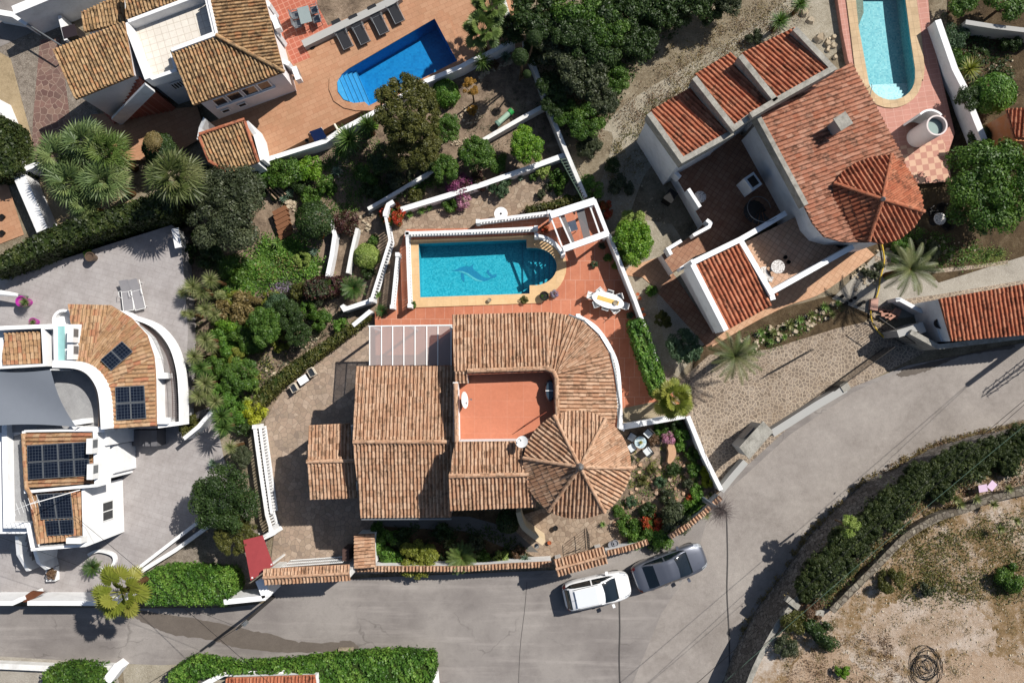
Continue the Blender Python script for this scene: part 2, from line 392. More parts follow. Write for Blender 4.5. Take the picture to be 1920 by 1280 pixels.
M['bare1'] = m_ground('pinkish bare ground', ['#a88d72', '#c5aa90', '#d4bda6'], .6, 4, '#e0d0bf', .84, 1)
M['gravel'] = m_ground('pale gravel', ['#a59d91', '#bdb5a8', '#c9c2b6'], 1, 10, '#e0dace', .85, .8, fine=25)
M['gravel_grey'] = m_ground('grey exposed aggregate', ['#7a7063', '#a3978a', '#b9aea0'], 3, 11, '#d5cbbc', .82, .8, fine=22)
M['sandpath'] = m_ground('sandy ground', ['#9c8a6c', '#b8a382', '#c4b090'], 1, 6, k=.85, bump=.4)
M['crazy_drive'] = m_crazy('beige flagstones', ['#ae9884', '#c4ab96', '#b5a08b', '#cdb6a1', '#a39080'], '#908173', 3.3, .035, .74, .2, '#6c6259')
M['crazy_brown'] = m_crazy('brown flagstones with pale joints', ['#8d7f71', '#9c8d7e', '#7f7265', '#a89a8b', '#928170'], '#c3b19b', 4.5, .07, .84, .3, '#6f5c49')
M['crazy_pale'] = m_crazy('rosy flagstones', ['#a8917b', '#bba58f', '#998370', '#c2ae98'], '#837260', 3.6, .04, .8, .22, '#75675a')
M['crazy_maroon'] = m_crazy('maroon flagstones', ['#7a5f58', '#8b6c62', '#705650', '#957a6c'], '#b09a8a', 2.6, .03, .84, .2, '#6d625a')
M['patio_grey'] = m_sq('grey pink paving tiles', '#bdb7b5', '#b8b2b0', '#aba5a3', .36, R(16), 1.9, .76, .013, .5, .5, '#857b77')
M['patio_terra'] = m_sq('worn terracotta pavers', '#cb9b79', '#c28e6c', '#ae7f60', .3, R(-24.5), 1.6, .78, .012, .5, .35, '#a3805f')
M['patio_red'] = m_sq('red square tiles', '#c0705a', '#b96850', '#d4957e', .33, R(-24.5), 1, .84, .022, 0, .15, '#94503c')
M['patio_white'] = m_sq('white roof terrace tiles', '#efe8dc', '#e8e0d4', '#cfc4b5', .42, R(-17), 1, .84, .018, 0, .2, '#c6b8a6')
M['patio_pink'] = m_sq('pink poolside tiles', '#c99080', '#c28978', '#d9ab9b', .33, R(-8), 1.6, .84, .013, 0, .2, '#a5705f')
M['patio_clay'] = m_sq('clay courtyard tiles', '#b28a70', '#a4785e', '#8a6450', .3, R(33), 1., .86, .02, 0, .6, '#7f513a')
M['patio_sand'] = m_sq('sandy clay tiles', '#d8b397', '#cda488', '#a98970', .3, R(33), 1., .84, .022, 0, .35, '#b08059')
M['patio_path'] = m_sq('orange clay path tiles', '#d9ae8c', '#cfa07d', '#b58b6b', .3, R(33), 1., .84, .016, 0, .3, '#b9855f')
M['slate'] = m_ground('grey terrace screed', ['#9b9b9c', '#adadae', '#bababa'], 1.2, 5, k=.85, bump=.15, fine=40)
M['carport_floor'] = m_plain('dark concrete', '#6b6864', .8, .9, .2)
M['checker'] = None

POOL = [(785, 457), (987, 449.5), (987.5, 465)]+arc(1002, 500, 42, 35, 88, -86, 14)[0:]+[(993, 535), (993, 550.5), (788, 557.5)]
TD = .62                                           # height of the pool deck
pool_w = PP(POOL, TD)
POOLB = [(632, 150), (818, 37), (857, 115), (689, 197)]
pb = [(654, 123)]+[(818, 37), (857, 115), (692, 199), (685, 193)]+[(660, 194), (643, 187), (633, 172), (633, 153), (641, 138)]
pb = [(653, 130), (815, 36), (857, 115), (692, 199), (684, 192), (664, 194), (645, 188), (634, 173), (633, 155), (641, 140)]
TP = .8                                           # height of the upper left terrace
poolb_w = PP(pb, TP)
pc = [(1601, -30), (1694, -30), (1697, 0), (1706, 70), (1715, 130)]+arc(1671, 146, 44, 42, 0, -165, 12)+[(1622, 120), (1609, 50)]
TC = .4
poolc_w = PP(pc, TC)
def hole(w_, z): return [Vector((p[0], p[1], z)) for p in w_]

m = MB(); m.sheet([(-600, -600, -.06), (600, -600, -.06), (600, 600, -.06), (-600, 600, -.06)], holes=[hole(pool_w, -.06), hole(poolb_w, -.06), hole(poolc_w, -.06)])
struct('ground', m, M['scrub'])
def sheet(name, pts, z, mat, holes=(), k=0, rag=0):
    m = MB(); rr = random.Random(len(pts)); pts = spline(pts, k) if k else pts
    if rag: pts = [(x+rr.gauss(0, rag), y+rr.gauss(0, rag)) for x, y in pts]
    q = PP(pts, z); m.sheet(q, holes=[hole(h, z) for h in holes]); return struct(name, m, mat)
# garden soil between the upper terrace and the pool deck
sheet('garden_soil', [(330, 440), (330, 330), (500, 300), (700, 215), (880, 120), (960, 80), (1000, 90), (1065, 290), (1110, 380), (900, 440), (760, 440), (745, 560), (700, 620), (600, 660), (480, 800), (400, 800), (330, 600)], -.03, M['soil'])
sheet('wild_slope', [(930, -60), (1600, -60), (1570, 60), (1380, 180), (1230, 340), (1120, 380), (1070, 290), (985, 80)], -.026, M['scrub'])
sheet('dry_clearing', [(1380, 70), (1560, -60), (1600, -60), (1605, 60), (1400, 220), (1230, 300), (1170, 420), (1120, 380), (1150, 260), (1130, 240), (1180, 190), (1260, 140)], -.02, M['dryground'], k=4)
sheet('side_garden_ground', [(1120, 400), (1260, 420), (1300, 480), (1340, 620), (1240, 745), (1160, 500)], -.016, M['dryground'])
PZ = 2.2
BASE = spline([(1335, 1330), (1354, 1280), (1378, 1215), (1420, 1137), (1461, 1084), (1520, 1000), (1618, 906), (1670, 880), (1740, 842), (1800, 822), (1900, 800), (1990, 778)], 4)
sheet('east_garden_soil', [(1780, -50), (1990, -50), (1990, 560), (1700, 560), (1610, 480), (1700, 300), (1770, 180)], -.014, M['soil_dark'])
sheet('succulent_bed_soil', [(1300, 640), (1460, 580), (1590, 545), (1640, 590), (1560, 640), (1420, 680), (1300, 690)], -.01, M['soil_dark'])
ROADN = [(-60, 1134), (250, 1140), (430, 1138), (500, 1130), (502, 1098), (700, 1082), (1040, 1068), (1180, 1030), (1320, 955), (1365, 905), (1480, 800), (1600, 725), (1700, 685), (1985, 630)]
ROADS = [(1985, 770), (1900, 792), (1750, 832), (1650, 890), (1560, 978), (1470, 1090), (1400, 1180), (1330, 1330), (840, 1330), (828, 1290), (815, 1240), (770, 1228), (640, 1228), (480, 1240), (300, 1246), (215, 1243), (-60, 1226)]
sheet('road', ROADN+ROADS, .004, M['asphalt'])
sheet('road', [(1985, 632), (1700, 690), (1600, 735), (1480, 815), (1370, 915), (1330, 960), (1300, 1060), (1240, 1150), (1165, 1330), (1330, 1330), (1400, 1180), (1470, 1090), (1560, 978), (1650, 890), (1750, 832), (1900, 792), (1985, 770)], .008, M['asphalt_light'])
sheet('road', spline([(245, 1143), (330, 1153), (420, 1170), (500, 1187), (560, 1202), (620, 1204), (655, 1200), (672, 1212), (668, 1226), (640, 1229), (600, 1222), (520, 1222), (440, 1212), (400, 1200), (330, 1190), (280, 1172), (245, 1150)], 9), .012, M['wet'], rag=.9)
sheet('road', spline([(1790, 668), (1700, 690), (1690, 697), (1680, 702), (1695, 706), (1730, 698), (1765, 683), (1800, 668), (1850, 660), (1900, 652), (1900, 646)], 8), .012, M['wet'], rag=.7)
for xs in ([(1161, 1120), (1162, 1180), (1161, 1240), (1164, 1330)], [(1362, 960), (1364, 1040), (1363, 1110), (1367, 1190), (1368, 1250)], [(988, 1090), (984, 1140), (975, 1220), (971, 1330)]):
    m = MB(); q = PP(spline(xs, 8), .016); wd = .045 if xs[0][0] > 1000 else .012
    for i in range(len(q)-1): m.poly([q[i]+Vector((-wd, 0, 0)), q[i]+Vector((wd, 0, 0)), q[i+1]+Vector((wd, 0, 0)), q[i+1]+Vector((-wd, 0, 0))][::-1])
    struct('road', m, m_plain('tar joint', '#4a4745', .8, .6, .3) if 'tarj' not in M else M['tarj'])
sheet('driveway', [(497, 790), (512, 760), (560, 690), (620, 640), (668, 608), (703, 580), (720, 690), (720, 1075), (505, 1075), (515, 990), (500, 880)], .004, M['crazy_drive'])
sheet('paved_pool_path', [(740, 420), (770, 395), (880, 360), (1000, 325), (1060, 335), (1095, 375), (1140, 385), (1000, 440), (762, 440), (765, 480), (745, 600), (700, 600), (690, 590), (722, 470)], .0, M['crazy_pale'])
sheet('entrance_paving', [(930, 990), (980, 965), (1085, 930), (1160, 960), (1165, 1010), (1140, 1040), (1035, 1058), (985, 1035)], .004, M['crazy_pale'])
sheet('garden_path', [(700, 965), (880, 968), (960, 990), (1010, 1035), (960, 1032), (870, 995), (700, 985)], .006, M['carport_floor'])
sheet('corner_garden_soil', [(1120, 820), (1290, 780), (1350, 920), (1310, 965), (1190, 1030), (1100, 1000), (1060, 900)], .0, M['soil'])
sheet('front_garden_soil', [(690, 960), (1000, 955), (1035, 1055), (690, 1075)], .0, M['soil_dark'])
sheet('dining_corner_paving', [(1160, 825), (1240, 815), (1238, 850), (1225, 862), (1170, 868), (1140, 860)], .008, M['crazy_pale'])
sheet('neighbour_patio', [(-50, 520), (60, 505), (200, 460), (330, 420), (345, 440), (355, 560), (362, 620), (350, 780), (400, 760), (420, 860), (470, 980), (430, 1010), (250, 1080), (240, 1120), (-50, 1120)], -.02, M['patio_grey'])
terrace_later = [(-50, 520), (60, 505), (200, 460), (322, 422), (338, 440), (348, 560), (352, 620), (345, 790), (290, 803), (-50, 803)]
sheet('neighbour_side_path', [(250, 1085), (430, 960), (500, 1000), (505, 1120), (240, 1120)], -.016, M['gravel_grey'])
sheet('parking_court', [(-50, 60), (100, 20), (200, 250), (85, 330), (50, 320), (-50, 60)], -.02, M['gravel_grey'])
sheet('sand_strip', [(-50, 70), (20, 110), (60, 260), (100, 300), (330, 420), (110, 435), (60, 400), (40, 320), (-40, 120)], -.015, M['sandpath'])
sheet('maroon_paving', [(75, 75), (112, 70), (135, 250), (85, 320), (58, 312), (62, 220)], -.011, M['crazy_maroon'])
sheet('far_west_patio', [(-60, 320), (10, 330), (45, 440), (-60, 480)], -.01, M['patio_terra'])
sheet('gravel_drive', [(1560, 560), (1650, 470), (1700, 470), (1760, 530), (1985, 460), (1985, 530), (1740, 590), (1660, 600)], .0, M['gravel'])
sheet('kerb', [(1622, 585), (1700, 560), (1760, 552), (1860, 535), (1985, 515), (1985, 528), (1860, 548), (1762, 566), (1700, 578), (1640, 596)], .004, M['crazy_brown'])
sheet('kerb', [(1640, 478), (1700, 500), (1755, 504), (1830, 497), (1890, 488), (1890, 495), (1830, 504), (1755, 512), (1690, 508), (1640, 490)], .006, M['crazy_brown'])
sheet('gravel_drive', [(1230, 560), (1262, 512), (1335, 640), (1290, 660), (1245, 640)], -.005, M['gravel'])
sheet('flagstone_drive', [(1290, 700), (1330, 665), (1440, 655), (1570, 615), (1640, 600), (1705, 630), (1735, 660), (1600, 728), (1480, 810), (1365, 915), (1350, 912), (1292, 790), (1270, 720)], .0, M['crazy_brown'])
sheet('far_street', [(-60, -60), (60, -60), (110, 40), (40, 70), (-60, 115)], -.008, M['asphalt'])
sheet('verge', [(-60, 1226), (215, 1243), (235, 1330), (-60, 1330)], 0.002, M['gravel'])
sheet('verge', [(230, 1243), (640, 1229), (815, 1237), (838, 1330), (235, 1330)], 0.0, M['dryground'])
# the plot above the outer retaining wall of the bend
bq = PP(BASE, 0); far = [Vector((60, bq[-1].y+3, 0)), Vector((60, -40, 0)), Vector((bq[0].x-1, -40, 0))]
bo = []
for i, p in enumerate(bq):
    d = (bq[min(i+1, len(bq)-1)]-bq[max(i-1, 0)]).normalized(); bo.append(Vector((p.x+d.y*.45, p.y-d.x*.45, 0)))
m = MB(); m.sheet([(p.x, p.y, PZ) for p in bo+far]); m.wall([(p.x, p.y) for p in far], .01, -.06, PZ-.001); struct('rubble_ground', m, M['rubble'])
for k_, (pts, c_) in enumerate((([(1600, 1190), (1640, 1150), (1700, 1115), (1760, 1095), (1810, 1120), (1850, 1160), (1870, 1210), (1830, 1230), (1780, 1215), (1720, 1230), (1660, 1225)], 0), ([(1770, 1240), (1830, 1225), (1900, 1240), (1930, 1300), (1790, 1310), (1750, 1280)], 1), ([(1470, 1290), (1500, 1230), (1560, 1210), (1600, 1240), (1640, 1300)], 1), ([(1840, 1010), (1880, 990), (1905, 1020), (1870, 1060), (1845, 1045)], 0))):
    m = MB(); rr = random.Random(k_+40); q = PP([(x+rr.gauss(0, 3.2), y+rr.gauss(0, 3.2)) for x, y in spline(pts+[pts[0]], 14)[:-1]], PZ+.004+.002*k_); m.sheet(q); struct('bare_ground', m, M['bare'+str(c_)])
# raised pool deck of the main house
DECK = [(703, 583), (740, 578), (746, 478), (762, 430), (890, 428), (895, 412), (1030, 398), (1115, 373), (1142, 440), (1190, 568), (1247, 720), (1290, 780), (1168, 802), (860, 803), (705, 690)]
m = MB(); d = PP(DECK, TD); m.sheet(d, holes=[hole(pool_w, TD)]); m.wall([(p[0], p[1]) for p in d], .02, -.06, TD-.001, closed=True)
struct('pool_deck', m, M['deck_red'])
m = MB(); m.sheet(PP([(1168, 765), (1215, 755), (1262, 750), (1288, 780), (1168, 801)], TD+.004)); struct('boarded_deck', m, m_sq('weathered deck boards', '#b3a488', '#a39478', '#7f7462', .13, R(-10), 30, .84, .012))
def terrace(name, pts, z, mat, holes=(), edge=True):
    m = MB(); d = PP(pts, z); m.sheet(d, holes=[hole(h, z) for h in holes]); m.wall([(p[0], p[1]) for p in d], .02, -.06, z-.001, closed=True)
    return struct(name, m, mat)
NPZ = 1.2
terrace('neighbour_patio', terrace_later, NPZ, M['patio_grey'])
TERR = [(370, 240), (553, 165), (505, 20), (490, -60), (960, -60), (965, 70), (860, 128), (640, 225), (500, 300), (410, 330)]
terrace('upper_terrace', TERR, TP, M['patio_terra'], [poolb_w])
m = MB(); m.sheet(PP([(485, -60), (590, -60), (640, 40), (568, 80), (582, 108), (548, 122), (536, 90)], TP+.004)); struct('upper_terrace', m, M['patio_red'])
m = MB(); m.sheet(PP([(590, -60), (735, -60), (735, 0), (615, 48), (595, 10)], TP+.006)); struct('lawn_patch', m, M['soil'])
m = MB(); m.sheet(PP([(170, 215), (370, 200), (385, 250), (372, 262), (310, 300), (230, 300)], .3)); struct('lower_terrace', m, M['patio_terra'])
terrace('poolside_paving', [(1562, -60), (1735, -60), (1745, 60), (1790, 250), (1760, 340), (1660, 330), (1590, 110), (1580, 60)], TC, M['patio_pink'], [poolc_w])
t = NT('cream and clay checkered tiles'); ck = t.n('TexChecker'); t.l(t.co(R(-8)), ck.inputs['Vector']); ck.inputs['Scale'].default_value = 2.6
ck.inputs['Color1'].default_value = mulc(lin('#d3ab90'), .84); ck.inputs['Color2'].default_value = mulc(lin('#b98573'), .84); M['checker'] = t.out(ck.outputs[0], .7, .3)
m = MB(); m.sheet(PP([(1682, 275), (1770, 262), (1785, 340), (1720, 345)], TC+.004)); struct('checkered_paving', m, M['checker'])
# ------------------------------------------------------------ clay tile roofs
PROF = [(0, 0), (.08, .55), (.18, .88), (.31, 1), (.44, .88), (.54, .55), (.62, 0), (.72, -.45), (.81, -.6), (.9, -.45), (1, 0)]
def hull(pts):
    ps = sorted([tuple(p) for p in pts]); out = []
    for seq in (ps, ps[::-1]):
        h = []
        for p in seq:
            while len(h) > 1 and (h[-1][0]-h[-2][0])*(p[1]-h[-2][1])-(h[-1][1]-h[-2][1])*(p[0]-h[-2][0]) <= 1e-7: h.pop()
            h.append(p)
        out += h[:-1]
    return [Vector(p) for p in out]
def tile_facet(out, pts, down=None, period=.205, row=.36, amp=.078, seed=0, thick=.1):
    "pts: world corners (convex). Lays real barrel tiles down the slope of the plane through them"
    rng = random.Random(seed*7+3)
    pts = hull(pts)
    A = np.array([[p[0], p[1], 1] for p in pts]); Z = np.array([p[2] for p in pts]); a, b, c = np.linalg.lstsq(A, Z, rcond=None)[0]
    if down is None: d = Vector((-a, -b)).normalized()
    else: d = Vector(down).normalized()
    u = Vector((-d.y, d.x)); zz = lambda x, y: a*x+b*y+c
    us = [u.dot(Vector(p[:2])) for p in pts]; vs = [d.dot(Vector(p[:2])) for p in pts]
    u0, u1, v0, v1 = min(us)-period, max(us)+period, min(vs)-row, max(vs)+row
    V = []; F = []; RR = []; np_ = len(PROF)
    nu = int((u1-u0)/period)+1; nv = int((v1-v0)/row)+1; voff = rng.random()*row
    for i in range(nu):
        jo = rng.uniform(-.03, .03); wob = rng.uniform(-.006, .006)
        for j in range(nv+1):
            r = rng.random(); dz = rng.uniform(-.004, .006); ds = rng.uniform(-.012, .012); base = len(V)
            for e in (0, 1):
                vv = v0+(j+e)*row-voff+jo+(0.02 if e else 0)
                k = .9+.1*e
                for (s, h) in PROF:
                    uu = u0+i*period+(.31+(s-.31)*(k if s < .63 else 1))*period+ds+wob*e
                    x = d.x*vv+u.x*uu; y = d.y*vv+u.y*uu
                    V.append((x, y, zz(x, y)+.02+h*amp*(k if h > 0 else 1)+dz+(.022 if e else 0)))
            for q in range(np_-1): F.append((base+q, base+np_+q, base+np_+q+1, base+q+1)); RR.append(r)
    bm = bmesh.new(); lay = bm.faces.layers.float.new('rnd'); bv = [bm.verts.new(p) for p in V]
    for f, r in zip(F, RR): bm.faces.new([bv[i] for i in f])[lay] = r
    n_ = len(pts); ar = sum(pts[i][0]*pts[(i+1) % n_][1]-pts[(i+1) % n_][0]*pts[i][1] for i in range(n_)); P_ = pts if ar > 0 else pts[::-1]
    for i in range(n_):
        p, q = P_[i], P_[(i+1) % n_]; e = Vector((q[0]-p[0], q[1]-p[1], 0))
        if e.length < 1e-4: continue
        nrm = Vector((e.y, -e.x, 0)).normalized()
        bmesh.ops.bisect_plane(bm, geom=bm.verts[:]+bm.edges[:]+bm.faces[:], dist=1e-5, plane_co=(p[0], p[1], 0), plane_no=nrm, clear_outer=True)
    bm.verts.ensure_lookup_table(); bm.verts.index_update()
    up = [v.co[:] for v in bm.verts]; nb = len(out.v); out.v.extend(up)
    for f in bm.faces:
        ids = [v.index for v in f.verts]
        if f.normal.z < 0: ids = ids[::-1]
        out.f.append(tuple(nb+i for i in ids)); out.r.append(f[lay]); out.m.append(out.mi)
    bm.free()
    # the mortar bed underneath
    top = [(p[0], p[1], zz(p[0], p[1])-.02) for p in P_]; bot = [(p[0], p[1], zz(p[0], p[1])-.02-thick) for p in P_]
    out.add(bot+top, [tuple(range(n_-1, -1, -1)), tuple(range(n_, 2*n_))]+[(i, (i+1) % n_, n_+(i+1) % n_, n_+i) for i in range(n_)], .9)
def ridge(out, p0, p1, rad=.12, seg=.38, lift=.03):
    p0 = Vector(p0); p1 = Vector(p1); L = (p1-p0).length; k = max(1, int(L/seg)); d = (p1-p0)/L
    sd = d.cross(Vector((0, 0, 1))).normalized(); up = sd.cross(d)
    for i in range(k):
        a = p0+d*(L*i/k); b = p0+d*(L*(i+1)/k+.03); vs = []
        for q, rr in ((a, rad*1.04), (b, rad*.9)):
            for s in range(7):
                an = math.pi*s/6; vs.append(q+sd*math.cos(an)*rr+up*(math.sin(an)*rr*.85+lift))
        out.add(vs, [(s, s+1, 8+s, 7+s) for s in range(6)]+[tuple(range(6, -1, -1)), tuple(range(7, 14))])
def inset(P_, ins):
    n_ = len(P_); ar = sum(P_[i][0]*P_[(i+1) % n_][1]-P_[(i+1) % n_][0]*P_[i][1] for i in range(n_))
    sgn = 1 if ar > 0 else -1; out = []
    ins = ins if isinstance(ins, (list, tuple)) else [ins]*n_
    L = []
    for i in range(n_):
        p = Vector(P_[i][:2]); q = Vector(P_[(i+1) % n_][:2]); e = (q-p).normalized(); nn = Vector((-e.y, e.x))*sgn
        L.append((p+nn*ins[i], e))
    for i in range(n_):
        (p, e), (q, f) = L[i-1], L[i]; dn = e.x*f.y-e.y*f.x
        if abs(dn) < 1e-3: out.append(Vector((q.x, q.y))); continue
        t_ = ((q.x-p.x)*f.y-(q.y-p.y)*f.x)/dn; out.append(Vector((p.x+e.x*t_, p.y+e.y*t_)))
    return out
def plane_z(pts):
    A = np.array([[p[0], p[1], 1] for p in pts]); Z = np.array([p[2] for p in pts]); a, b, c = np.linalg.lstsq(A, Z, rcond=None)[0]
    return lambda x, y: a*x+b*y+c
def block_under(mb, pts, ins=.3, z0=-.06, drop=.13):
    zf = plane_z(pts); q = inset(pts, ins); mb.prism([(p.x, p.y, zf(p.x, p.y)-drop) for p in q], z0, None, .5)
# ------------------------------------------------------------ shared building bits
def on_wall(mb, A, B, t0, t1, z0, z1, out=.02, d=.04):
    "a thin box lying on the outer face of the wall that runs from A to B"
    A = Vector(A[:2]); B = Vector(B[:2]); e = (B-A).normalized(); nn = Vector((-e.y, e.x)); L = (B-A).length
    p = A+e*(L*(t0+t1)/2)+nn*(out); mb.box((p.x, p.y, (z0+z1)/2), (L*(t1-t0), d, z1-z0), math.atan2(e.y, e.x), .5)
def window(parent, A, B, t0, t1, z0, z1, out, frame='white_metal', bars=1, door=False):
    mb = MB(); L = (Vector(B[:2])-Vector(A[:2])).length; k = .06/L
    for a, b, c, d_ in ((t0, t1, z1-.06, z1), (t0, t1, z0, z0+.06), (t0, t0+k, z0+.06, z1-.06), (t1-k, t1, z0+.06, z1-.06)): on_wall(mb, A, B, a, b, c, d_, out*1., .07)
    for i in range(bars):
        s = t0+(t1-t0)*(i+1)/(bars+1); on_wall(mb, A, B, s-k/2, s+k/2, z0+.06, z1-.06, out, .06)
    f = mb.build('door' if door else 'window', M[frame], parent)
    mb = MB(); on_wall(mb, A, B, t0+k, t1-k, z0+.06, z1-.06, out, .03); mb.build('pane', M['dark_glass'], f)
    return f
bal = MB(); bal.lathe((0, 0, 0), [(.055, 0), (.055, .05), (.03, .09), (.05, .2), (.062, .3), (.045, .42), (.028, .52), (.05, .57), (.05, .62)], 8)
BAL = None
def balustrade(label, pts, zb, zt=None, sp=.19, post=True, wd=.17, mat='white', base=True, name='balustrade', group='white balustrades'):
    global BAL
    zt = zt or zb+.85; q = PP(pts, zt); c = sum(q, Vector())/len(q)
    t_ = thing(name, label, 'balustrade', (c.x, c.y, zb), group); xy = [(p.x, p.y) for p in q]
    m = MB(); m.wall(xy, wd, zt-.1, zt); m.build('rail', M[mat], t_)
    if base: m = MB(); m.wall(xy, wd*.9, zb, zb+.12); m.build('plinth', M[mat], t_)
    if post:
        for p in (q[0], q[-1]):
            m = MB(); m.box((p.x, p.y, (zb+zt+.06)/2), (.24, .24, zt-zb+.06)); m.build('post', M[mat], t_)
    if BAL is None:
        me = bpy.data.meshes.new('baluster'); me.from_pydata(bal.v, [], bal.f); me.shade_smooth(); BAL = me
    h = (zt-.1-zb-.1)/.62; n_ = 0
    for i in range(len(q)-1):
        L = (q[i+1]-q[i]).length; k = max(1, int(round(L/sp)))
        for j in range(k):
            if n_ >= 99: break
            p = q[i].lerp(q[i+1], (j+.5)/k); o = bpy.data.objects.new('baluster', BAL); S.collection.objects.link(o)
            if not o.data.materials: o.data.materials.append(M[mat])
            o.parent = t_; o.location = (p.x-c.x, p.y-c.y, .1); o.scale = (1, 1, h); OFF[o] = OFF[t_]; n_ += 1
    return t_
def lowwall(label, pts, wd, zt, zb=-.06, mat='white', k=0, name='garden_wall', cat='wall', group=None):
    m = MB(); q = PP(spline(pts, k) if k else pts, zt); m.wall([(p.x, p.y) for p in q], wd, zb, zt)
    # a slightly wider coping course
    m.wall([(p.x, p.y) for p in q], wd+.04, zt+.002, zt+.04)
    return tag(m.build(name, M[mat]), label, cat, group)
def ac_unit(parent, x, y, z, rz=0):
    m = MB(); m.box((x, y, z+.3), (.85, .32, .6), rz); o = m.build('air_conditioner', M['white_metal'], parent)
    m = MB(); e = Vector((-math.sin(rz), math.cos(rz)))
    for s in (1,): m.box((x-.12*math.cos(rz)+e.x*.17, y-.12*math.sin(rz)+e.y*.17, z+.3), (.45, .02, .45), rz)
    m.build('fan_grille', M['grey_metal'], o); return o
def dish(parent, base, rad, face, mat='white_metal', name='satellite_dish'):
    m = MB(); b = Vector(base); f = Vector(face).normalized(); c = b+Vector((0, 0, .8)); q = f.to_track_quat('Z', 'Y')
    prof = [(rad*i/6, .18*rad*(i/6)**2) for i in range(7)]; vs = []; seg = 20
    for lay in (0, -.02):
        for (r_, z_) in prof:
            for k in range(seg): a = 2*math.pi*k/seg; vs.append(c+q @ Vector((r_*math.cos(a), r_*math.sin(a), z_+lay)))
    fs = []
    for l_ in (0, 7):
        for i in range(6):
            for k in range(seg):
                f4 = ((l_+i)*seg+k, (l_+i)*seg+(k+1) % seg, (l_+i+1)*seg+(k+1) % seg, (l_+i+1)*seg+k); fs.append(f4 if l_ == 0 else f4[::-1])
    m.add(vs, fs, .5); o = m.build(name, M[mat], parent, smooth=True)
    m = MB(); m.tube([b, b+Vector((0, 0, .5)), c-f*.05], .03); m.tube([c+q @ Vector((0, -rad*.9, 0)), c+f*rad*1.0], .012, 6); m.box(c+f*rad*1.0, (.08, .08, .12)); m.build('mount', M['grey_metal'], o)
    return o
M['solar_cell'] = m_sq('solar cells', '#151d2c', '#121926', '#5d6570', .16, 0, 1, .9, .006, 0, 0)
M['solar_cell'].node_tree.nodes['Principled BSDF'].inputs['Roughness'].default_value = .12
def solar(parent, pts, z, nx, ny):
    "pts: 4 pixels round, one panel field of nx x ny modules; z per corner"
    q = [P(p[0], p[1], zz) for p, zz in zip(pts, z)]
    for i in range(nx):
        for j in range(ny):
            def at(s, t_): return q[0].lerp(q[1], s).lerp(q[3].lerp(q[2], s), t_)
            a, b, c_, d = at((i+.012)/nx, (j+.012)/ny), at((i+.988)/nx, (j+.012)/ny), at((i+.988)/nx, (j+.988)/ny), at((i+.012)/nx, (j+.988)/ny)
            nn = (b-a).cross(d-a).normalized(); nn = nn if nn.z > 0 else -nn
            m = MB(); up = [v+nn*.04 for v in (a, b, c_, d)]; m.add([a, b, c_, d]+up, [(4, 5, 6, 7), (3, 2, 1, 0), (0, 1, 5, 4), (1, 2, 6, 5), (2, 3, 7, 6), (3, 0, 4, 7)], .5)
            e = b-a
            o = m.build('solar_panel', M['grey_metal'], parent)
            m = MB(); k = .035; f = lambda s, t_: at((i+.012+.976*s)/nx, (j+.012+.976*t_)/ny)+nn*.045
            ang = math.atan2((q[1]-q[0]).y, (q[1]-q[0]).x)
            m.add([f(k, k), f(1-k, k), f(1-k, 1-k), f(k, 1-k)], [(0, 1, 2, 3)] if (f(1, 0)-f(0, 0)).cross(f(0, 1)-f(0, 0)).z > 0 else [(3, 2, 1, 0)], .5)
            m.build('cells', solar_mat(round(ang, 2)), o)
SM = {}
def solar_mat(a):
    if a not in SM:
        mm = m_sq('solar cells', '#141c2b', '#111825', '#59616c', .17, -a, 1, .9, .006, 0, 0); mm.node_tree.nodes['Principled BSDF'].inputs['Roughness'].default_value = .12; SM[a] = mm
    return SM[a]
def pool(label, outline, z, depth, mat, water, zw, coping_px, cop_mat, steps=(), stepmat=None, group=None, nose=None):
    c = sum(outline, Vector())/len(outline); t_ = thing('swimming_pool', label, 'swimming pool', (c.x, c.y, z)); xy = [(p.x, p.y) for p in outline]
    ar = sum(xy[i][0]*xy[(i+1) % len(xy)][1]-xy[(i+1) % len(xy)][0]*xy[i][1] for i in range(len(xy)))
    if ar < 0: xy = xy[::-1]
    m = MB(); m.sheet([(x, y, z-depth) for x, y in xy]); n_ = len(xy)
    m.add([(x, y, z-depth) for x, y in xy]+[(x, y, z+.01) for x, y in xy], [((i+1) % n_, i, n_+i, n_+(i+1) % n_) for i in range(n_)], .5)
    m.build('basin', mat, t_)
    m = MB(); m.sheet([(x, y, zw) for x, y in xy]); m.build('water', water, t_)
    m = MB(); o_ = PP(coping_px, z); oxy = [(p.x, p.y) for p in o_]
    m.sheet([(x, y, z+.06) for x, y in oxy], holes=[[Vector((x, y, z+.06)) for x, y in xy]])
    for L_ in (oxy, xy):
        k = len(L_); m.add([(x, y, z) for x, y in L_]+[(x, y, z+.06) for x, y in L_], [(i, (i+1) % k, k+(i+1) % k, k+i) for i in range(k)], .5)
    m.build('coping', cop_mat, t_)
    for s in steps:
        pass
    for s in steps:
        poly = [(x, y, 0) for x, y in xy]; poly = clip_half(poly, *s[:3])
        m = MB(); m.prism([(x, y) for x, y, _ in inset_s(poly, .006)], z-depth+.002, s[3]); so_ = m.build('step', stepmat or mat, t_)
        if nose:
            e = [p for p in poly if abs(s[0]*p[0]+s[1]*p[1]+s[2]) < 1e-6]
            if len(e) > 1:
                a_, b_ = Vector(e[0][:2]), Vector(e[-1][:2]); nn = Vector((s[0], s[1])).normalized()*.03; dd = (b_-a_)*.02; m = MB(); m.wall([tuple(a_+nn+dd), tuple(b_+nn-dd)], .028, s[3]+.001, s[3]+.004); m.build('nosing', nose, so_)
    return t_
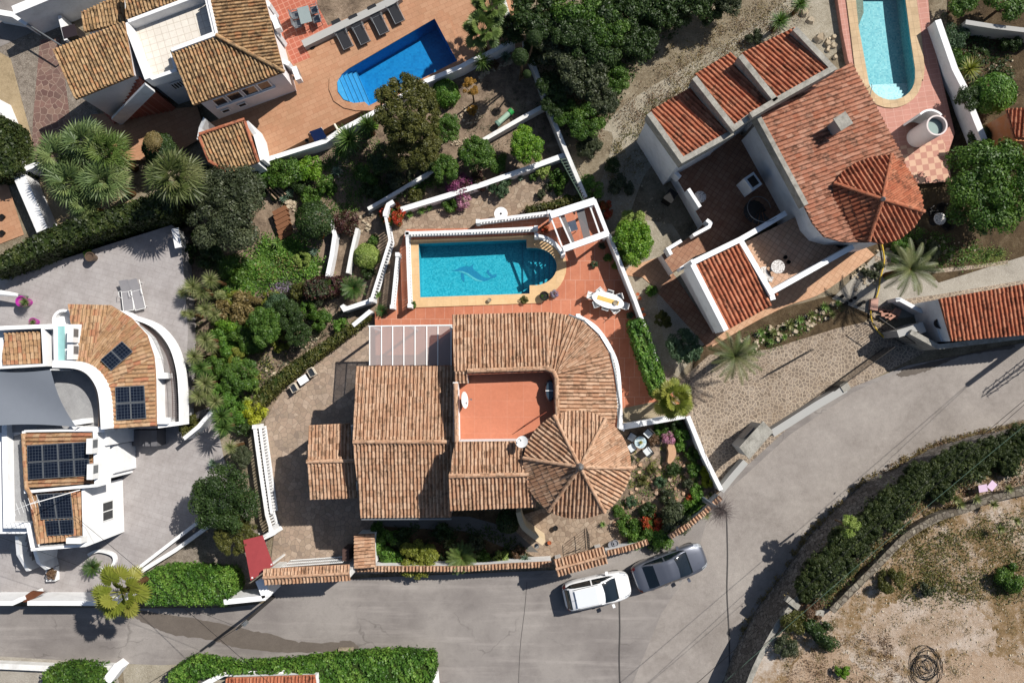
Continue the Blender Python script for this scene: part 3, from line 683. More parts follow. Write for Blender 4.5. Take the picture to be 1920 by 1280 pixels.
def inset_s(poly, d):
    cx = sum(p[0] for p in poly)/len(poly); cy = sum(p[1] for p in poly)/len(poly); out = []
    for p in poly:
        v = Vector((p[0]-cx, p[1]-cy)); L = v.length; out.append((cx+v.x*(L-d)/L, cy+v.y*(L-d)/L, 0))
    return out
def halfplane(pa, pb_, z, side):
    "half plane through two picture points, keeping the side where the third lies"
    a = P(*pa, z); b = P(*pb_, z); s = P(*side, z); A_, B_ = -(b.y-a.y), (b.x-a.x); C_ = -(A_*a.x+B_*a.y)
    return (A_, B_, C_) if A_*s.x+B_*s.y+C_ > 0 else (-A_, -B_, -C_)

def house_roofs(parent, facets, mat, walls=True, z0=-.06, name='roof', wmat='white'):
    mb = MB(); wb = MB()
    for i, f in enumerate(facets):
        pts = PP(f[0]); tile_facet(mb, pts, seed=i+len(name)*3+len(facets), **f[2] if len(f) > 2 else {})
        if walls and f[1] is not None: block_under(wb, pts, f[1], z0)
    r = mb.build(name, M[mat], parent)
    if walls: wb.build('wall', M[wmat], parent)
    return r
def downpx(a, b, z=5):
    a = P(*a, z); b = P(*b, z); return (b-a)[:2]

# ============================================================ main villa
V1 = thing('villa', 'tan tiled villa with conical tower roof and terracotta roof terrace beside the dolphin pool', 'house', P(900, 800, 0))
EAV = 4.7; RD = 5.55
fa = []
z_w = .28
# west block, ridge running east-west
fa.append(([(667, 686, EAV), (850, 686, EAV), (860, 828, RD), (662, 828, RD)], [.25, 0, 0, .25]))
fa.append(([(662, 828, RD), (860, 828, RD), (846, 969, EAV), (677, 970, EAV)], [0, 0, .25, .25]))
# south central block standing higher
C1, C2, C3 = 7.0, 7.4, 6.9
fa.append(([(853, 828, C1), (1010, 826, C1), (1010, 888, C2), (842, 892, C2)], [0, 0, 0, .2]))
fa.append(([(842, 892, C2), (1010, 888, C2), (1005, 950, C3), (843, 957, C3)], [0, 0, .25, .2]))
# north block, falling to the pool
N0, N1 = 5.5, 6.2
fa.append(([(848, 590, N0), (1026, 585, N0), (1028, 691, N1), (852, 696, N1)], [.25, 0, 0, .2]))
fa.append(([(852, 696, N1), (876, 696, N1), (877, 718, 6.0), (853, 719, 6.0)], [0, 0, 0, .1]))
# fan round the north-east corner
fc = (1028, 694); rim = [(1026, 585), (1062, 590), (1094, 603), (1120, 628), (1140, 660), (1149, 700)]
for i in range(5):
    a, b = rim[i], rim[i+1]; fa.append(([(a[0], a[1], 5.45), (b[0], b[1], 5.45), (1041+i*.6, 706-i*1.5+(0 if i else -12), N1), (1028 if i == 0 else 1040+i*.5, 692 if i == 0 else 706-i*1.5, N1+.001)], [.25, 0, 0, 0]))
fa.append(([(1041, 700, N1), (1149, 700, 5.45), (1158, 760, 5.4), (1152, 800, 5.4), (1043, 790, N1)], [0, .25, .25, 0, 0]))
EZ = lambda: None
mb = MB(); wb = MB()
for i, f in enumerate(fa):
    pts = PP(f[0]); kw = f[2] if len(f) > 2 else {}
    tile_facet(mb, pts, seed=i, **kw); block_under(wb, pts, f[1])
ridge(mb, P(662, 828, RD+.05), P(842, 828, RD+.05)); ridge(mb, P(842, 892, C2+.05), P(990, 889, C2+.05))
for i in range(1, 5): pass
ridge(mb, P(1027, 692, N1+.02), P(1026, 587, 5.5), .09)
mb.build('roof', M['tile_main'], V1); wb.build('wall', M['white'], V1)
# octagonal tower roof
ap = P(1087, 875, 8.9); TZ = 7.5
cen = P(1082, 871, TZ); hips = [98, 50, 4, -52, -104, -143, 173, 122]  # headings of the hips seen from above
rad = 2.82
mb = MB(); hp = []
hips = sorted(hips, reverse=True)
def rimpt(a): return Vector((cen.x+rad*math.cos(R(a)), cen.y+rad*math.sin(R(a)), TZ))
hips = [174, 117, 56, 2, -55, -112, -140-6]
hips = [117, 62, -4, -62, -125, -183]
hips = [115, 58, -3, -60, -122, -187]
# six hips as in the photograph, each facet with a curved eave
for i in range(6):
    a0 = hips[i]; a1 = hips[(i+1) % 6] if i < 5 else hips[0]-360
    n_ = 7; rp = [rimpt(a0+(a1-a0)*k/n_) for k in range(n_+1)]
    mid = (a0+a1)/2; dv = Vector((math.cos(R(mid)), math.sin(R(mid))))
    # plane through the apex and the two hip feet; curved eave clipped by the circle
    apz = ap.copy(); P3 = [apz, rp[0], rp[-1]]; zf = plane_z(P3)
    tile_facet(mb, [Vector((p.x, p.y, zf(p.x, p.y))) for p in [ap]+rp], down=dv, seed=40+i)
for a in hips: ridge(mb, Vector((cen.x+rad*1.0*math.cos(R(a)), cen.y+rad*1.0*math.sin(R(a)), TZ+.05)), ap+Vector((0, 0, .03)), .1)
rf = mb.build('roof', M['tile_main'], V1)
m = MB(); m.lathe(ap, [(.22, -.05), (.2, .08), (.12, .2), (.17, .3), (.1, .42), (.03, .62)], 12); m.build('finial', M['grey_metal'], rf, smooth=True)
m = MB(); m.lathe((cen.x, cen.y, 0), [(rad-.35, -.06), (rad-.35, TZ-.45)], 40); m.build('wall', M['white'], V1)
# the roof terrace let into the roof
ZT = 5.35
m = MB(); tp = [(862, 700), (1040, 697), (1043, 790), (1000, 830), (858, 832)]; q = PP(tp, ZT); m.prism(q, 3.0, ZT-.01); m.build('wall', M['white'], V1)
m = MB(); m.sheet(PP(tp, ZT)); m.build('terrace_floor', M['deck_roof'], V1)
m = MB(); q = PP([(874, 699), (1022, 693.5), (1034, 697), (1040, 708), (1043, 775)], N1+.02); m.wall([(p.x, p.y) for p in q], .2, ZT-.05, N1+.03); m.build('parapet', m_plaster('terracotta parapet', '#c07358', .75, .3), V1)
m = MB(); q = PP([(876, 695), (1024, 690), (1038, 696), (1043, 708), (1045, 775)], N1+.12)
for i in range(len(q)-1): ridge(m, q[i], q[i+1], .13, .34, 0)
m.build('parapet_tiles', M['tile_main'], V1)
m = MB(); q = PP([(854, 716), (856, 828)], 6.2); m.wall([(p.x, p.y) for p in q], .28, 4.0, 6.2); m.build('parapet', M['white'], V1)
m = MB(); q = PP([(854, 718), (856, 829)], 6.3); ridge(m, q[0], q[1], .13, .34, -.05); m.build('parapet_tiles', M['tile_main'], V1)
m = MB(); q = P(1031, 732, ZT+.35); m.lathe((q.x, q.y, ZT), [(.5, 0), (.53, .1), (.53, .55), (.45, .64)], 24, .5, .5, 1.1); wn = m.build('water_tank', m_plain('dark blue tank', '#34424e', .9, .25, .6), V1)
m = MB(); m.box((q.x, q.y, ZT+.655), (.5, .05, .03)); m.build('strap', M['white_metal'], wn)
m = MB(); q0 = P(985, 798, ZT+.9); q1 = P(1025, 772, ZT+.9)
for z_ in (.05, .45, .9): m.tube([(q0.x, q0.y, ZT+z_), (q1.x, q1.y, ZT+z_)], .018, 6)
for k in range(9): p = q0.lerp(q1, k/8); m.tube([(p.x, p.y, ZT), (p.x, p.y, ZT+.9)], .012, 6)
m.build('railing', m_plain('rust red railing', '#8c4a38', .8, .6), V1)
dish(V1, P(871, 749, ZT), .46, (1, .1, .35)); dish(V1, P(979, 826, 7.0), .32, (-.3, .4, 1))
# windows and doors seen from the garden side
A = P(690, 962, 4.4); B = P(838, 960, 4.4)
for t0, t1 in ((.12, .28), (.45, .58), (.75, .9)): window(V1, (A.x, A.y), (B.x, B.y), t0, t1, 1.0, 2.2, -.02)
A = P(862, 592, 5.0); B = P(1015, 588, 5.0)
for t0, t1 in ((.08, .3), (.4, .62), (.72, .92)): window(V1, (A.x, A.y-.3), (B.x, B.y-.3), t0, t1, TD, TD+2.1, .03, door=True)
# gutter round the fan
m = MB(); q = PP([(1066, 590), (1097, 602), (1124, 627), (1144, 660), (1153, 700), (1162, 760), (1158, 800)], 5.4); m.tube([Vector(p) for p in q], .06, 8); m.build('gutter', M['grey_metal'], V1)
m = MB(); q = PP([(678, 973), (846, 972)], 4.6); m.tube(q, .06, 8); m.build('gutter', M['grey_metal'], V1)
# carport with its own tiled roof
CP = thing('carport', 'small tiled carport roof on pillars at the west side of the tan villa', 'carport', P(640, 850, 0))
mb = MB(); fc_ = [([(580, 797, 3.9), (656, 793, 3.9), (662, 863, 4.3), (576, 865, 4.3)], 0), ([(576, 865, 4.3), (662, 863, 4.3), (669, 933, 3.9), (581, 936, 3.9)], 0)]
for i, f in enumerate(fc_): tile_facet(mb, PP(f[0]), seed=60+i)
ridge(mb, P(575, 865, 4.35), P(664, 863, 4.35)); mb.build('roof', M['tile_main'], CP)
for (x, y) in ((592, 808), (592, 922), (652, 922), (650, 806)):
    m = MB(); p = P(x, y, 3.7); m.box((p.x, p.y, 1.85), (.35, .35, 3.78)); m.build('pillar', M['white'], CP)
m = MB(); a, b, c_, d = (P(*q, 3.75) for q in ((585, 803), (655, 800), (660, 928), (588, 930)));
for s, e in ((a, d), (b, c_), (a, b), (d, c_)): m.wall([(s.x, s.y), (e.x, e.y)], .18, 3.45, 3.72)
m.build('beam', M['white'], CP)
# translucent porch roof
PG = thing('porch', 'porch with a translucent corrugated sheet roof north of the tan villa', 'porch', P(768, 650, 0))
t = NT('translucent roof sheet'); tr = t.n('BsdfTransparent'); tr.inputs[0].default_value = (.78, .8, .84, 1); t.out(mulc(lin('#d3c2bc'), .8), .5, .4)
mx = t.n('MixShader'); mx.inputs[0].default_value = .4; t.l(tr.outputs[0], mx.inputs[1]); t.l(t.b.outputs[0], mx.inputs[2]); t.l(mx.outputs[0], t.t.nodes['Material Output'].inputs[0]); M['poly'] = t.m
xs = [693, 715, 736, 757, 778, 800, 821, 846]
for i in range(7):
    m = MB(); a, b, c_, d = P(xs[i]+1, 612, 3.55), P(xs[i+1]-1, 611, 3.55), P(xs[i+1]-1, 684, 3.85), P(xs[i]+1, 685, 3.85)
    m.add([a, b, c_, d, a+Vector((0, 0, .02)), b+Vector((0, 0, .02)), c_+Vector((0, 0, .02)), d+Vector((0, 0, .02))], [(4, 7, 6, 5), (0, 1, 2, 3), (0, 4, 5, 1), (1, 5, 6, 2), (2, 6, 7, 3), (3, 7, 4, 0)], .5)
    m.build('roof_sheet', M['poly'], PG)
m = MB()
for x in xs: m.tube([P(x, 612, 3.59), P(x, 685, 3.89)], .035, 6)
m.tube([P(691, 612, 3.5), P(848, 610, 3.5)], .06, 6); m.build('frame', M['white_metal'], PG)
for x, y in ((697, 614), (770, 613), (844, 612)):
    m = MB(); p = P(x, y, 3.5); m.box((p.x, p.y, 1.75), (.12, .12, 3.5)); m.build('post', M['white_metal'], PG)
# pool of the main villa
steps = []
for k, (x, zz) in enumerate([(979, -.36), (1000, -.22), (1010, -.08), (1020, .06), (1029, .2), (1037, .34)]):
    steps.append((*halfplane((x, 440), (x+2, 560), TD, (1050, 500)), zz))
COPE = [(765, 450), (1003, 441)]+arc(1004, 500, 58, 58, 84, -60, 12)+[(1015, 568), (768, 577)]
PO = pool('turquoise mosaic pool with a dolphin on its floor and a rounded stepped end', pool_w, TD, 1.1, M['mos_teal'], M['water'], TD-.1, COPE, M['coping'], steps, M['mos_teal'], nose=m_plain('dark blue step nosing', '#1f6f90', .9, .4))
DZ = TD-1.1+.012
def zpx(pts, z): return [P(NAD[0]+(x-NAD[0])*1., NAD[1]+(y-NAD[1])*1., z) for x, y in pts]
back = [(846, 508), (856, 505), (864, 500.5), (874, 499), (881, 500.5), (884, 497.5), (888, 495), (886, 501), (889, 505.5), (896, 511), (903, 517), (910, 520.5), (917, 521), (921, 519.5), (916, 516), (912, 510.5), (913.5, 506), (917, 506), (918, 512), (924, 515.5), (928, 515), (931, 512.5), (931, 516.5), (929, 520), (923, 521.5), (919, 523.5), (914, 526), (906, 527), (897, 524.5), (888, 519.5), (878, 512.5), (868, 508.5), (858, 508)]
fin = [(864, 511.5), (870, 512.5), (869.5, 517), (871, 523), (870, 529), (866, 524), (864.5, 518)]
belly = [(858, 508), (868, 508.5), (878, 512.5), (888, 519.5), (897, 524.5), (906, 527), (900, 528), (892, 526), (884, 521), (875, 514.5), (867, 511)]
m = MB(); m.sheet(PP(back, DZ)); m.sheet(PP(fin, DZ+.003)); dp = m.build('floor_mosaic', M['dolphin'], PO)
m = MB(); m.sheet(PP(belly, DZ+.002)); m.build('belly_tiles', M['dolphin2'], dp)
# balustrades of the pool deck
balustrade('long balustrade along the north side of the dolphin pool', [(764, 437), (884, 433), (1005, 427)], TD, TD+.95)
balustrade('straight balustrade along the west end of the dolphin pool', [(763, 439), (768, 573)], TD, TD+.95)
balustrade('curved balustrade between the dolphin pool steps and the pergola', spline([(1006, 441), (1028, 447), (1046, 461), (1056, 476)], 4), TD, TD+.95)
balustrade('low balustrade on the bank beside the round white table', [(896, 415), (1030, 398)], TD, TD+.9)
balustrade('curved balustrade hugging the north-east corner of the tan villa', spline([(1084, 592), (1118, 614), (1146, 655), (1160, 700), (1165, 800)], 5), TD, TD+1.1, wd=.2)
balustrade('balustrade on the outer side of the deck stairs', [(722, 402), (731, 450), (696, 562)], .1, 1.35)
balustrade('balustrade on the deck edge beside the pool stairs', [(745, 477), (735, 575)], TD, TD+.85)
lowwall('white wall closing the foot of the deck stairs beside the cycad', [(697, 563), (646, 580), (641, 572)], .22, 1.0)
lowwall('short white wall below the deck stairs, beside the flagstone driveway', [(695, 583), (662, 610)], .22, 1.0)
lowwall('white wall ending the boarded deck above the succulent garden', [(1165, 806), (1168, 800), (1283, 779)], .3, TD+.9)
lowwall('thin white boundary wall east of the pool deck', [(1142, 440), (1192, 566), (1222, 650), (1248, 725)], .18, TD+1.1)
lowwall('white boundary wall between the succulent garden and the brown flagstone drive', [(1290, 780), (1318, 850), (1352, 918)], .22, 1.1)
balustrade('thick white balustered wall along the west edge of the flagstone driveway', [(477, 800), (489, 890), (500, 965), (508, 992)], 0, 1.3, wd=.2)
balustrade('inner rail of the balustered wall along the west edge of the flagstone driveway', [(487, 800), (499, 890), (509, 962)], 0, 1.0, wd=.16, post=False)
lowwall('white wall stub beside the flower bank at the head of the deck stairs', [(722, 400), (728, 384), (738, 378)], .22, 1.3)
# white pergola frame
PE = thing('pergola', 'white pergola frame over the outdoor table east of the dolphin pool', 'pergola', P(1095, 420, TD))
ZP = TD+2.35
def beam(mb, a, b, wd, z0, z1): a = P(*a, z1); b = P(*b, z1); mb.wall([(a.x, a.y), (b.x, b.y)], wd, z0, z1)
m = MB(); beam(m, (1032, 403), (1116, 376), .42, ZP-.2, ZP); beam(m, (1056, 467), (1140, 437), .36, ZP-.2, ZP); beam(m, (1114, 374), (1140, 440), .22, ZP-.2, ZP-.004); m.build('beam', M['white_clean'], PE)
for a, b in (((1030, 400), (1056, 468)), ((1048, 404), (1074, 462)), ((1105, 383), (1126, 442))):
    m = MB(); beam(m, a, b, .09, ZP-.32, ZP-.205); m.build('rafter', M['white_metal'], PE)
for a in ((1033, 402), (1114, 378), (1058, 465), (1139, 437)):
    m = MB(); p = P(*a, ZP-.2); m.box((p.x, p.y, (TD+ZP-.2)/2), (.12, .12, ZP-.2-TD)); m.build('post', M['white_clean'], PE)
m = MB(); q = PP([(1080, 393), (1094, 388), (1108, 446), (1095, 450)], ZP-.34); m.prism(q, ZP-.37, ZP-.34)
q = PP([(1050, 405), (1058, 402), (1080, 460), (1073, 463)], ZP-.34); m.prism(q, ZP-.37, ZP-.34); m.build('shade_slat', m_glass('grey shade cloth', (.55, .55, .56, 1), .55, .5), PE)
# gate roof, street walls with tile copings
def coping_run(out, a, b, zt, wd=.42, both=True, seed=1):
    "short barrel tiles laid across the top of a wall, with a ridge where both sides are tiled"
    a = Vector(a); b = Vector(b); e = (b-a).normalized(); nn = Vector((-e.y, e.x, 0))
    if both:
        for s in (1, -1):
            pts = [a, b, b+nn*wd*s-Vector((0, 0, wd*.32)), a+nn*wd*s-Vector((0, 0, wd*.32))]
            tile_facet(out, pts, down=(nn*s)[:2], seed=seed+s, row=wd*.98, thick=.06)
        ridge(out, a+Vector((0, 0, .05)), b+Vector((0, 0, .05)), .09, .4)
    else:
        pts = [a+nn*wd/2, b+nn*wd/2, b-nn*wd/2-Vector((0, 0, .08)), a-nn*wd/2-Vector((0, 0, .08))]
        tile_facet(out, pts, down=(-nn)[:2], seed=seed, row=wd*.98, thick=.06)
GR = thing('gatehouse', 'long tiled gate roof over the white sliding driveway gate', 'gate', P(575, 1070, 0))
m = MB(); coping_run(m, P(494, 1082, 3.0), P(655, 1074, 3.0), 3.0, .46, True, 71); m.build('roof', M['tile_main'], GR)
for (x, y) in ((502, 1081), (650, 1075)):
    m = MB(); p = P(x, y, 2.8); m.box((p.x, p.y, 1.4), (.45, .4, 2.86)); m.build('pillar', M['white_old'], GR)
m = MB(); a = P(530, 1062, 1.7); b = P(642, 1054, 1.7)
for z_ in (.15, .9, 1.65): m.tube([(a.x, a.y, z_), (b.x, b.y, z_)], .03, 6)
for k in range(31): p = a.lerp(b, k/30); m.tube([(p.x, p.y, .1), (p.x, p.y, 1.7)], .016, 5)
m.build('sliding_gate', M['white_metal'], GR)
m = MB(); p = P(648, 1040, 1.4); m.box((p.x, p.y, .7), (.4, .7, 1.4)); m.build('gate_motor', m_plain('brown cabinet', '#57433d', .8, .5), GR)
def tiled_wall(label, pts, zt, seed, mat='white', wd=.34):
    c = P(*pts[len(pts)//2], 0); t_ = thing('street_wall', label, 'wall', c)
    q = PP(pts, zt+.08); m = MB(); m.wall([(p.x, p.y) for p in q], .22, -.06, zt-.05); m.build('wall', M[mat], t_)
    m = MB()
    for i in range(len(q)-1): coping_run(m, q[i], q[i+1], zt, wd, False, seed+i)
    m.build('coping_tiles', M['tile_main'], t_); return t_
tiled_wall('street wall with a clay tile coping between the driveway gate and the entrance arch', [(656, 1066), (760, 1066), (870, 1066), (950, 1061), (1034, 1057)], 1.5, 80)
tiled_wall('short curved street wall with clay tile coping behind the parked cars', [(1138, 1037), (1165, 1031), (1190, 1024), (1215, 1015)], 1.1, 90)
tiled_wall('sloping street wall with clay tile coping below the flowering corner garden', [(1255, 1007), (1290, 985), (1318, 963), (1352, 932)], 1.1, 94)
GE = thing('entrance_arch', 'tiled double pitched entrance roof above the white car', 'gate', P(1088, 1045, 0))
m = MB(); coping_run(m, P(1042, 1066, 2.7), P(1136, 1041, 2.7), 2.7, .5, True, 98); m.build('roof', M['tile_main'], GE)
for (x, y) in ((1050, 1063), (1128, 1043)):
    m = MB(); p = P(x, y, 2.4); m.box((p.x, p.y, 1.3), (.35, .35, 2.6), R(15)); m.build('pillar', M['white_old'], GE)
m = MB(); a = P(1066, 1050, 1.9); b = P(1107, 1040, 1.9); c_ = P(1104, 1001, 1.9)
for z_ in (.15, .9, 1.85): m.tube([(c_.x, c_.y, z_), (b.x, b.y, z_)], .022, 6); m.tube([(a.x, a.y, z_), (a.x+.9, a.y+.3, z_)], .022, 6)
for k in range(9): p = b.lerp(c_, k/8); m.tube([(p.x, p.y, .1), (p.x, p.y, 1.85)], .013, 5)
m.build('iron_gate', M['black_metal'], GE)
# lean-to tiles by the side gate
LT = thing('lean_to', 'small lean-to tile roof between the driveway and the front garden', 'shed', P(684, 1035, 0))
m = MB(); tile_facet(m, PP([(664, 1002, 2.2), (702, 1000, 1.9), (704, 1063, 1.9), (664, 1064, 2.2)]), seed=101); m.build('roof', M['tile_main'], LT)
m = MB(); q = PP([(667, 1005), (699, 1004), (701, 1060), (667, 1060)], 1.9); m.prism(q, -.06, 1.75); m.build('wall', M['white_old'], LT)
m = MB(); q = PP(spline([(972, 960), (980, 985), (996, 1000), (1020, 1018)], 4), 2.2); m.wall([(p.x, p.y) for p in q], .3, -.06, 2.25)
tag(m.build('wing_wall', m_plaster('cream plaster', '#e8cfa8', .75, .4)), 'narrow curved cream wing wall leading from the villa to the entrance paving', 'wall')
# ============================================================ upper left house with the blue pool
V2 = thing('villa', 'old tan tiled house with white roof terrace and outside stairs above the blue pool', 'house', P(330, 150, 0))
F2 = [([(100, 93, 5.0), (233, 41, 5.0), (250, 142, 4.5), (141, 187, 4.5)], [.2, .1, .2, .2]),
      ([(320, 97, 4.95), (405, 66, 5.05), (533, 135, 4.2), (362, 197, 4.2)], [.1, 0, .3, .25]),
      ([(387, -20, 4.95), (486, -40, 4.3), (533, 135, 4.2), (405, 66, 5.05)], [0, .25, 0, .1]),
      ([(232, -40, 4.9), (294, -40, 4.9), (298, 14, 4.4), (237, 38, 4.4)], [.1]*4),
      ([(298, -40, 4.9), (385, -40, 4.9), (386, -12, 4.6), (300, 13, 4.4)], [.1]*4)]
mb = MB(); wb = MB()
for i, f in enumerate(F2): p = PP(f[0]); tile_facet(mb, p, seed=110+i); block_under(wb, p, f[1])
ridge(mb, P(405, 66, 5.12), P(533, 135, 4.28)); mb.build('roof', M['tile_tan'], V2)
wb.build('wall', m_plaster('faintly pink plaster', '#f4eceb', .76, .3), V2)
m = MB(); tile_facet(m, PP([(152, 22, 3.6), (232, -12, 3.6), (233, 42, 3.4), (160, 62, 3.2)]), seed=116); m.build('roof', M['tile_tan'], V2)
m = MB(); q = PP([(160, 25), (232, -5), (233, 40), (165, 60)], 3.2); m.prism(q, -.06, 3.0); m.build('wall', M['white'], V2)
ZR = 3.9
m = MB(); tp = [(240, 45), (300, 15), (388, -15), (402, 65), (322, 96), (330, 132), (277, 150)]; m.prism(PP(tp, ZR), -.06, ZR-.01); m.build('wall', M['white'], V2)
m = MB(); m.sheet(PP(tp, ZR)); m.build('terrace_floor', M['patio_white'], V2)
def runs(parent, L_, mat='white', name='parapet'):
    for pts, wd, zb, zt in L_:
        m = MB(); q = PP(pts, zt); m.wall([(p.x, p.y) for p in q], wd, zb, zt); m.build(name, M[mat], parent)
runs(V2, [([(236, 43), (276, 148)], .3, ZR-.2, 4.6), ([(240, 40), (386, -15)], .2, ZR-.2, 4.65), ([(384, -15), (402, 62), (322, 93)], .2, ZR-.2, 5.08), ([(276, 150), (331, 131)], .2, ZR-.4, 4.3), ([(322, 98), (329, 128)], .2, ZR-.2, 4.297)])
q = PP([(320, 94), (405, 63), (387, -15)], 5.2); m = MB(); m.wall([(p.x, p.y) for p in q], .14, 4.9, 5.14); m.build('parapet', M['white'], V2)
# windows in the pool side wall
A = P(367, 196, 4.1); B = P(531, 137, 4.1); A = (A.x, A.y+.27); B = (B.x, B.y+.27)
for t0, t1 in ((.12, .26), (.28, .44), (.46, .62), (.64, .78)): window(V2, A, B, t0, t1, 2.5, 3.5, -.02, bars=0)
m = MB(); on_wall(m, A, B, .1, .8, 2.38, 2.48, -.05, .16); m.build('window_sill', M['white_clean'], V2)
for t0, t1 in ((.1, .2), (.3, .4)): window(V2, A, B, t0, t1, 1.4, 1.85, -.02, bars=0)
A = P(143, 186, 4.3); B = P(250, 142, 4.3); window(V2, (A.x, A.y+.18), (B.x, B.y+.18), .3, .62, 1.4, 2.4, -.02, bars=3)
A = P(282, 149, 4); B = P(330, 131, 4); window(V2, (A.x, A.y-.01), (B.x, B.y-.01), .35, .8, 2.0, 2.8, -.02, bars=3)
ac_unit(V2, *P(514, 38, 3.4)[:2], 2.6, R(-70)); ac_unit(V2, *P(551, 132, 2.6)[:2], 1.6, R(-70))
# east gable wall with buttresses
for a in ((500, 8), (516, 62), (536, 118)): m = MB(); p = P(*a, 2.6); m.box((p.x, p.y, 1.9), (.5, .25, 1.6), R(-22)); m.build('buttress', M['white'], V2)
# outside stairs
ST = MB(); a = P(207, 215, .4); b = P(270, 152, ZR)
for k in range(14):
    s = k/14; p = P(207+63*s, 218-66*s, .4+(ZR-.4)*s); ST.box((p.x, p.y, (.4+(ZR-.4)*s)/2), (.34, 1.0, .4+(ZR-.4)*s), R(42), .5)
ST.build('stairs', M['patio_red'], V2)
m = MB(); a, b = P(209, 222, 1.3), P(272, 157, ZR+.85); e = (b-a); nn = Vector((-e.y, e.x, 0)).normalized()*.07; lo = Vector((0, 0, -1.15)); vs = [a-nn+lo, b-nn+lo, b+nn+lo, a+nn+lo, a-nn, b-nn, b+nn, a+nn]
m.add(vs, [(3, 2, 1, 0), (4, 5, 6, 7), (0, 1, 5, 4), (1, 2, 6, 5), (2, 3, 7, 6), (3, 0, 4, 7)], .5); m.build('stair_wall', M['white'], V2)
# entry roof at the terrace corner
PO2 = thing('porch', 'small red edged clay tile porch roof at the corner of the blue pool terrace', 'porch', P(430, 280, 0))
m = MB(); tile_facet(m, PP([(373, 254, 3.7), (459, 226, 3.7), (485, 304, 3.2), (428, 325, 3.2), (392, 300, 3.35)]), seed=120, down=downpx((400, 240), (432, 325))); m.build('roof', M['tile_tan'], PO2)
m = MB()
for a, b in (((373, 256), (392, 302)), ((459, 228), (484, 303)), ((374, 252), (458, 224)), ((392, 302), (428, 324))):
    ridge(m, P(*a, 3.75 if a[1] < 270 else 3.4), P(*b, 3.3 if b[1] > 290 else 3.75), .1)
m.build('edge_tiles', M['tile_red'], PO2)
m = MB(); q = PP([(386, 262), (455, 238), (476, 300), (430, 316), (398, 298)], 3.2); m.prism(q, -.06, 3.05); m.build('wall', M['white'], PO2)
m = MB(); q = [P(462, 228, 3.2), P(478, 252, 2.6), P(491, 300, 2.2)]; m.wall(q, .22, -.06, None); m.build('wing_wall', M['white'], PO2); m = MB(); q = [P(372, 262, 2.4), P(376, 240, 2.6), P(384, 222, 2.9)]; m.wall(q, .22, -.06, None); m.build('wing_wall', M['white'], PO2)
lowwall('long white parapet along the south edge of the blue pool terrace', [(492, 302), (610, 265), (638, 245), (700, 212), (730, 195), (770, 170), (800, 152), (865, 125), (888, 112), (900, 108), (960, 78)], .24, TP+.3)
lowwall('white wall running north from the cypress pompoms beside the blue pool terrace', [(935, -30), (957, 45), (962, 75)], .24, TP+.7, mat='white_old')
lowwall('white garden wall descending past the pompom tree to the green fence', [(982, 78), (1000, 120), (1030, 205), (1062, 285), (1098, 370)], .2, 1.2, mat='white_old')
lowwall('white retaining wall across the lemon tree terrace', [(1022, 198), (985, 218), (920, 255), (860, 290)], .22, .7, mat='white_old')
lowwall('thick white retaining wall above the pink bougainvillea', [(1062, 290), (990, 316), (905, 346), (835, 368), (752, 393)], .28, .8)
lowwall('thin white wall running down from the big pine to the bougainvillea', [(812, 320), (770, 345), (720, 375), (690, 392)], .18, .6, mat='white_old')
lowwall('curved white wall beside the round clipped bush on the garden slope', [(620, 413), (628, 440), (622, 480), (614, 518)], .22, .8)
lowwall('white wall between the garden path and the pale green ball bush', [(670, 428), (660, 470), (652, 512)], .18, .7, mat='white_old')
lowwall('grey render wall beside the sun loungers on the blue pool terrace', [(568, 83), (640, 48), (735, 2), (750, -8)], .42, TP+.45, mat='grey_render')
lowwall('white wall between the parking court and the hedge', [(-10, 185), (45, 318), (90, 300)], .26, 1.3)
lowwall('thick white neighbour wall with grey inlay at the west edge', [(33, 322), (80, 432)], .7, 1.2)
lowwall('white wall at the north-west corner street', [(-20, 20), (25, 28), (52, 45)], .3, 1.4)
lowwall('white house wall crossing the north-west corner', [(25, 20), (110, -15), (170, -45)], .5, 2.6)
lowwall('slim white gate wall of the parking court', [(112, 30), (124, 76)], .18, 1.1)
m = MB(); a = P(52, 46, 1.4); b = P(112, 84, 1.4); m.tube([a, b], .05, 8); m.tube([(a.x, a.y, 0), a], .05, 8); m.tube([(b.x, b.y, 0), b], .05, 8)
tag(m.build('gate_rail', M['grey_metal']), 'thin grey gate rail crossing the parking court', 'gate')
m = MB(); p = P(131, 60, 1.1); m.box((p.x, p.y, .55), (.8, .7, 1.1), R(15)); tb = m.build('waste_bin', m_plain('dark plastic', '#1f1a1d', 1, .5)); tag(tb, 'dark square bin beside the low roof in the north-west corner', 'bin')
m = MB(); m.box((p.x, p.y, 1.14), (.86, .76, .06), R(15)); 
o = m.build('lid', m_plain('dark plastic lid', '#2b2327', 1, .5), tb)
# blue pool
st = []
for k, zz in enumerate([.1, .3, .5, .7, .9]):
    x0 = 676-k*9.5; y0 = 140+0*k
    st.append((*halfplane((654-k*7.5+10, 126+k*3.2), (686-k*7.5+8, 196+k*3.2), TP, (630, 160)), zz))
COPB = [(640, 124), (655, 112), (812, 22), (840, 28), (872, 122), (702, 208), (668, 208), (645, 203), (626, 190), (617, 168), (618, 147), (628, 132)]
PB = pool('deep blue pool on the brick terrace of the old tan tiled house', poolb_w, TP, 1.3, M['mos_blue'], M['water_blue'], TP-.1, COPB, M['patio_terra'], st, m_mosaic('paler blue step tiles', ['#3c9fd8', '#4aa8de'], 8, .9), nose=m_plain('navy step nosing', '#0c2c4e', .9, .4))
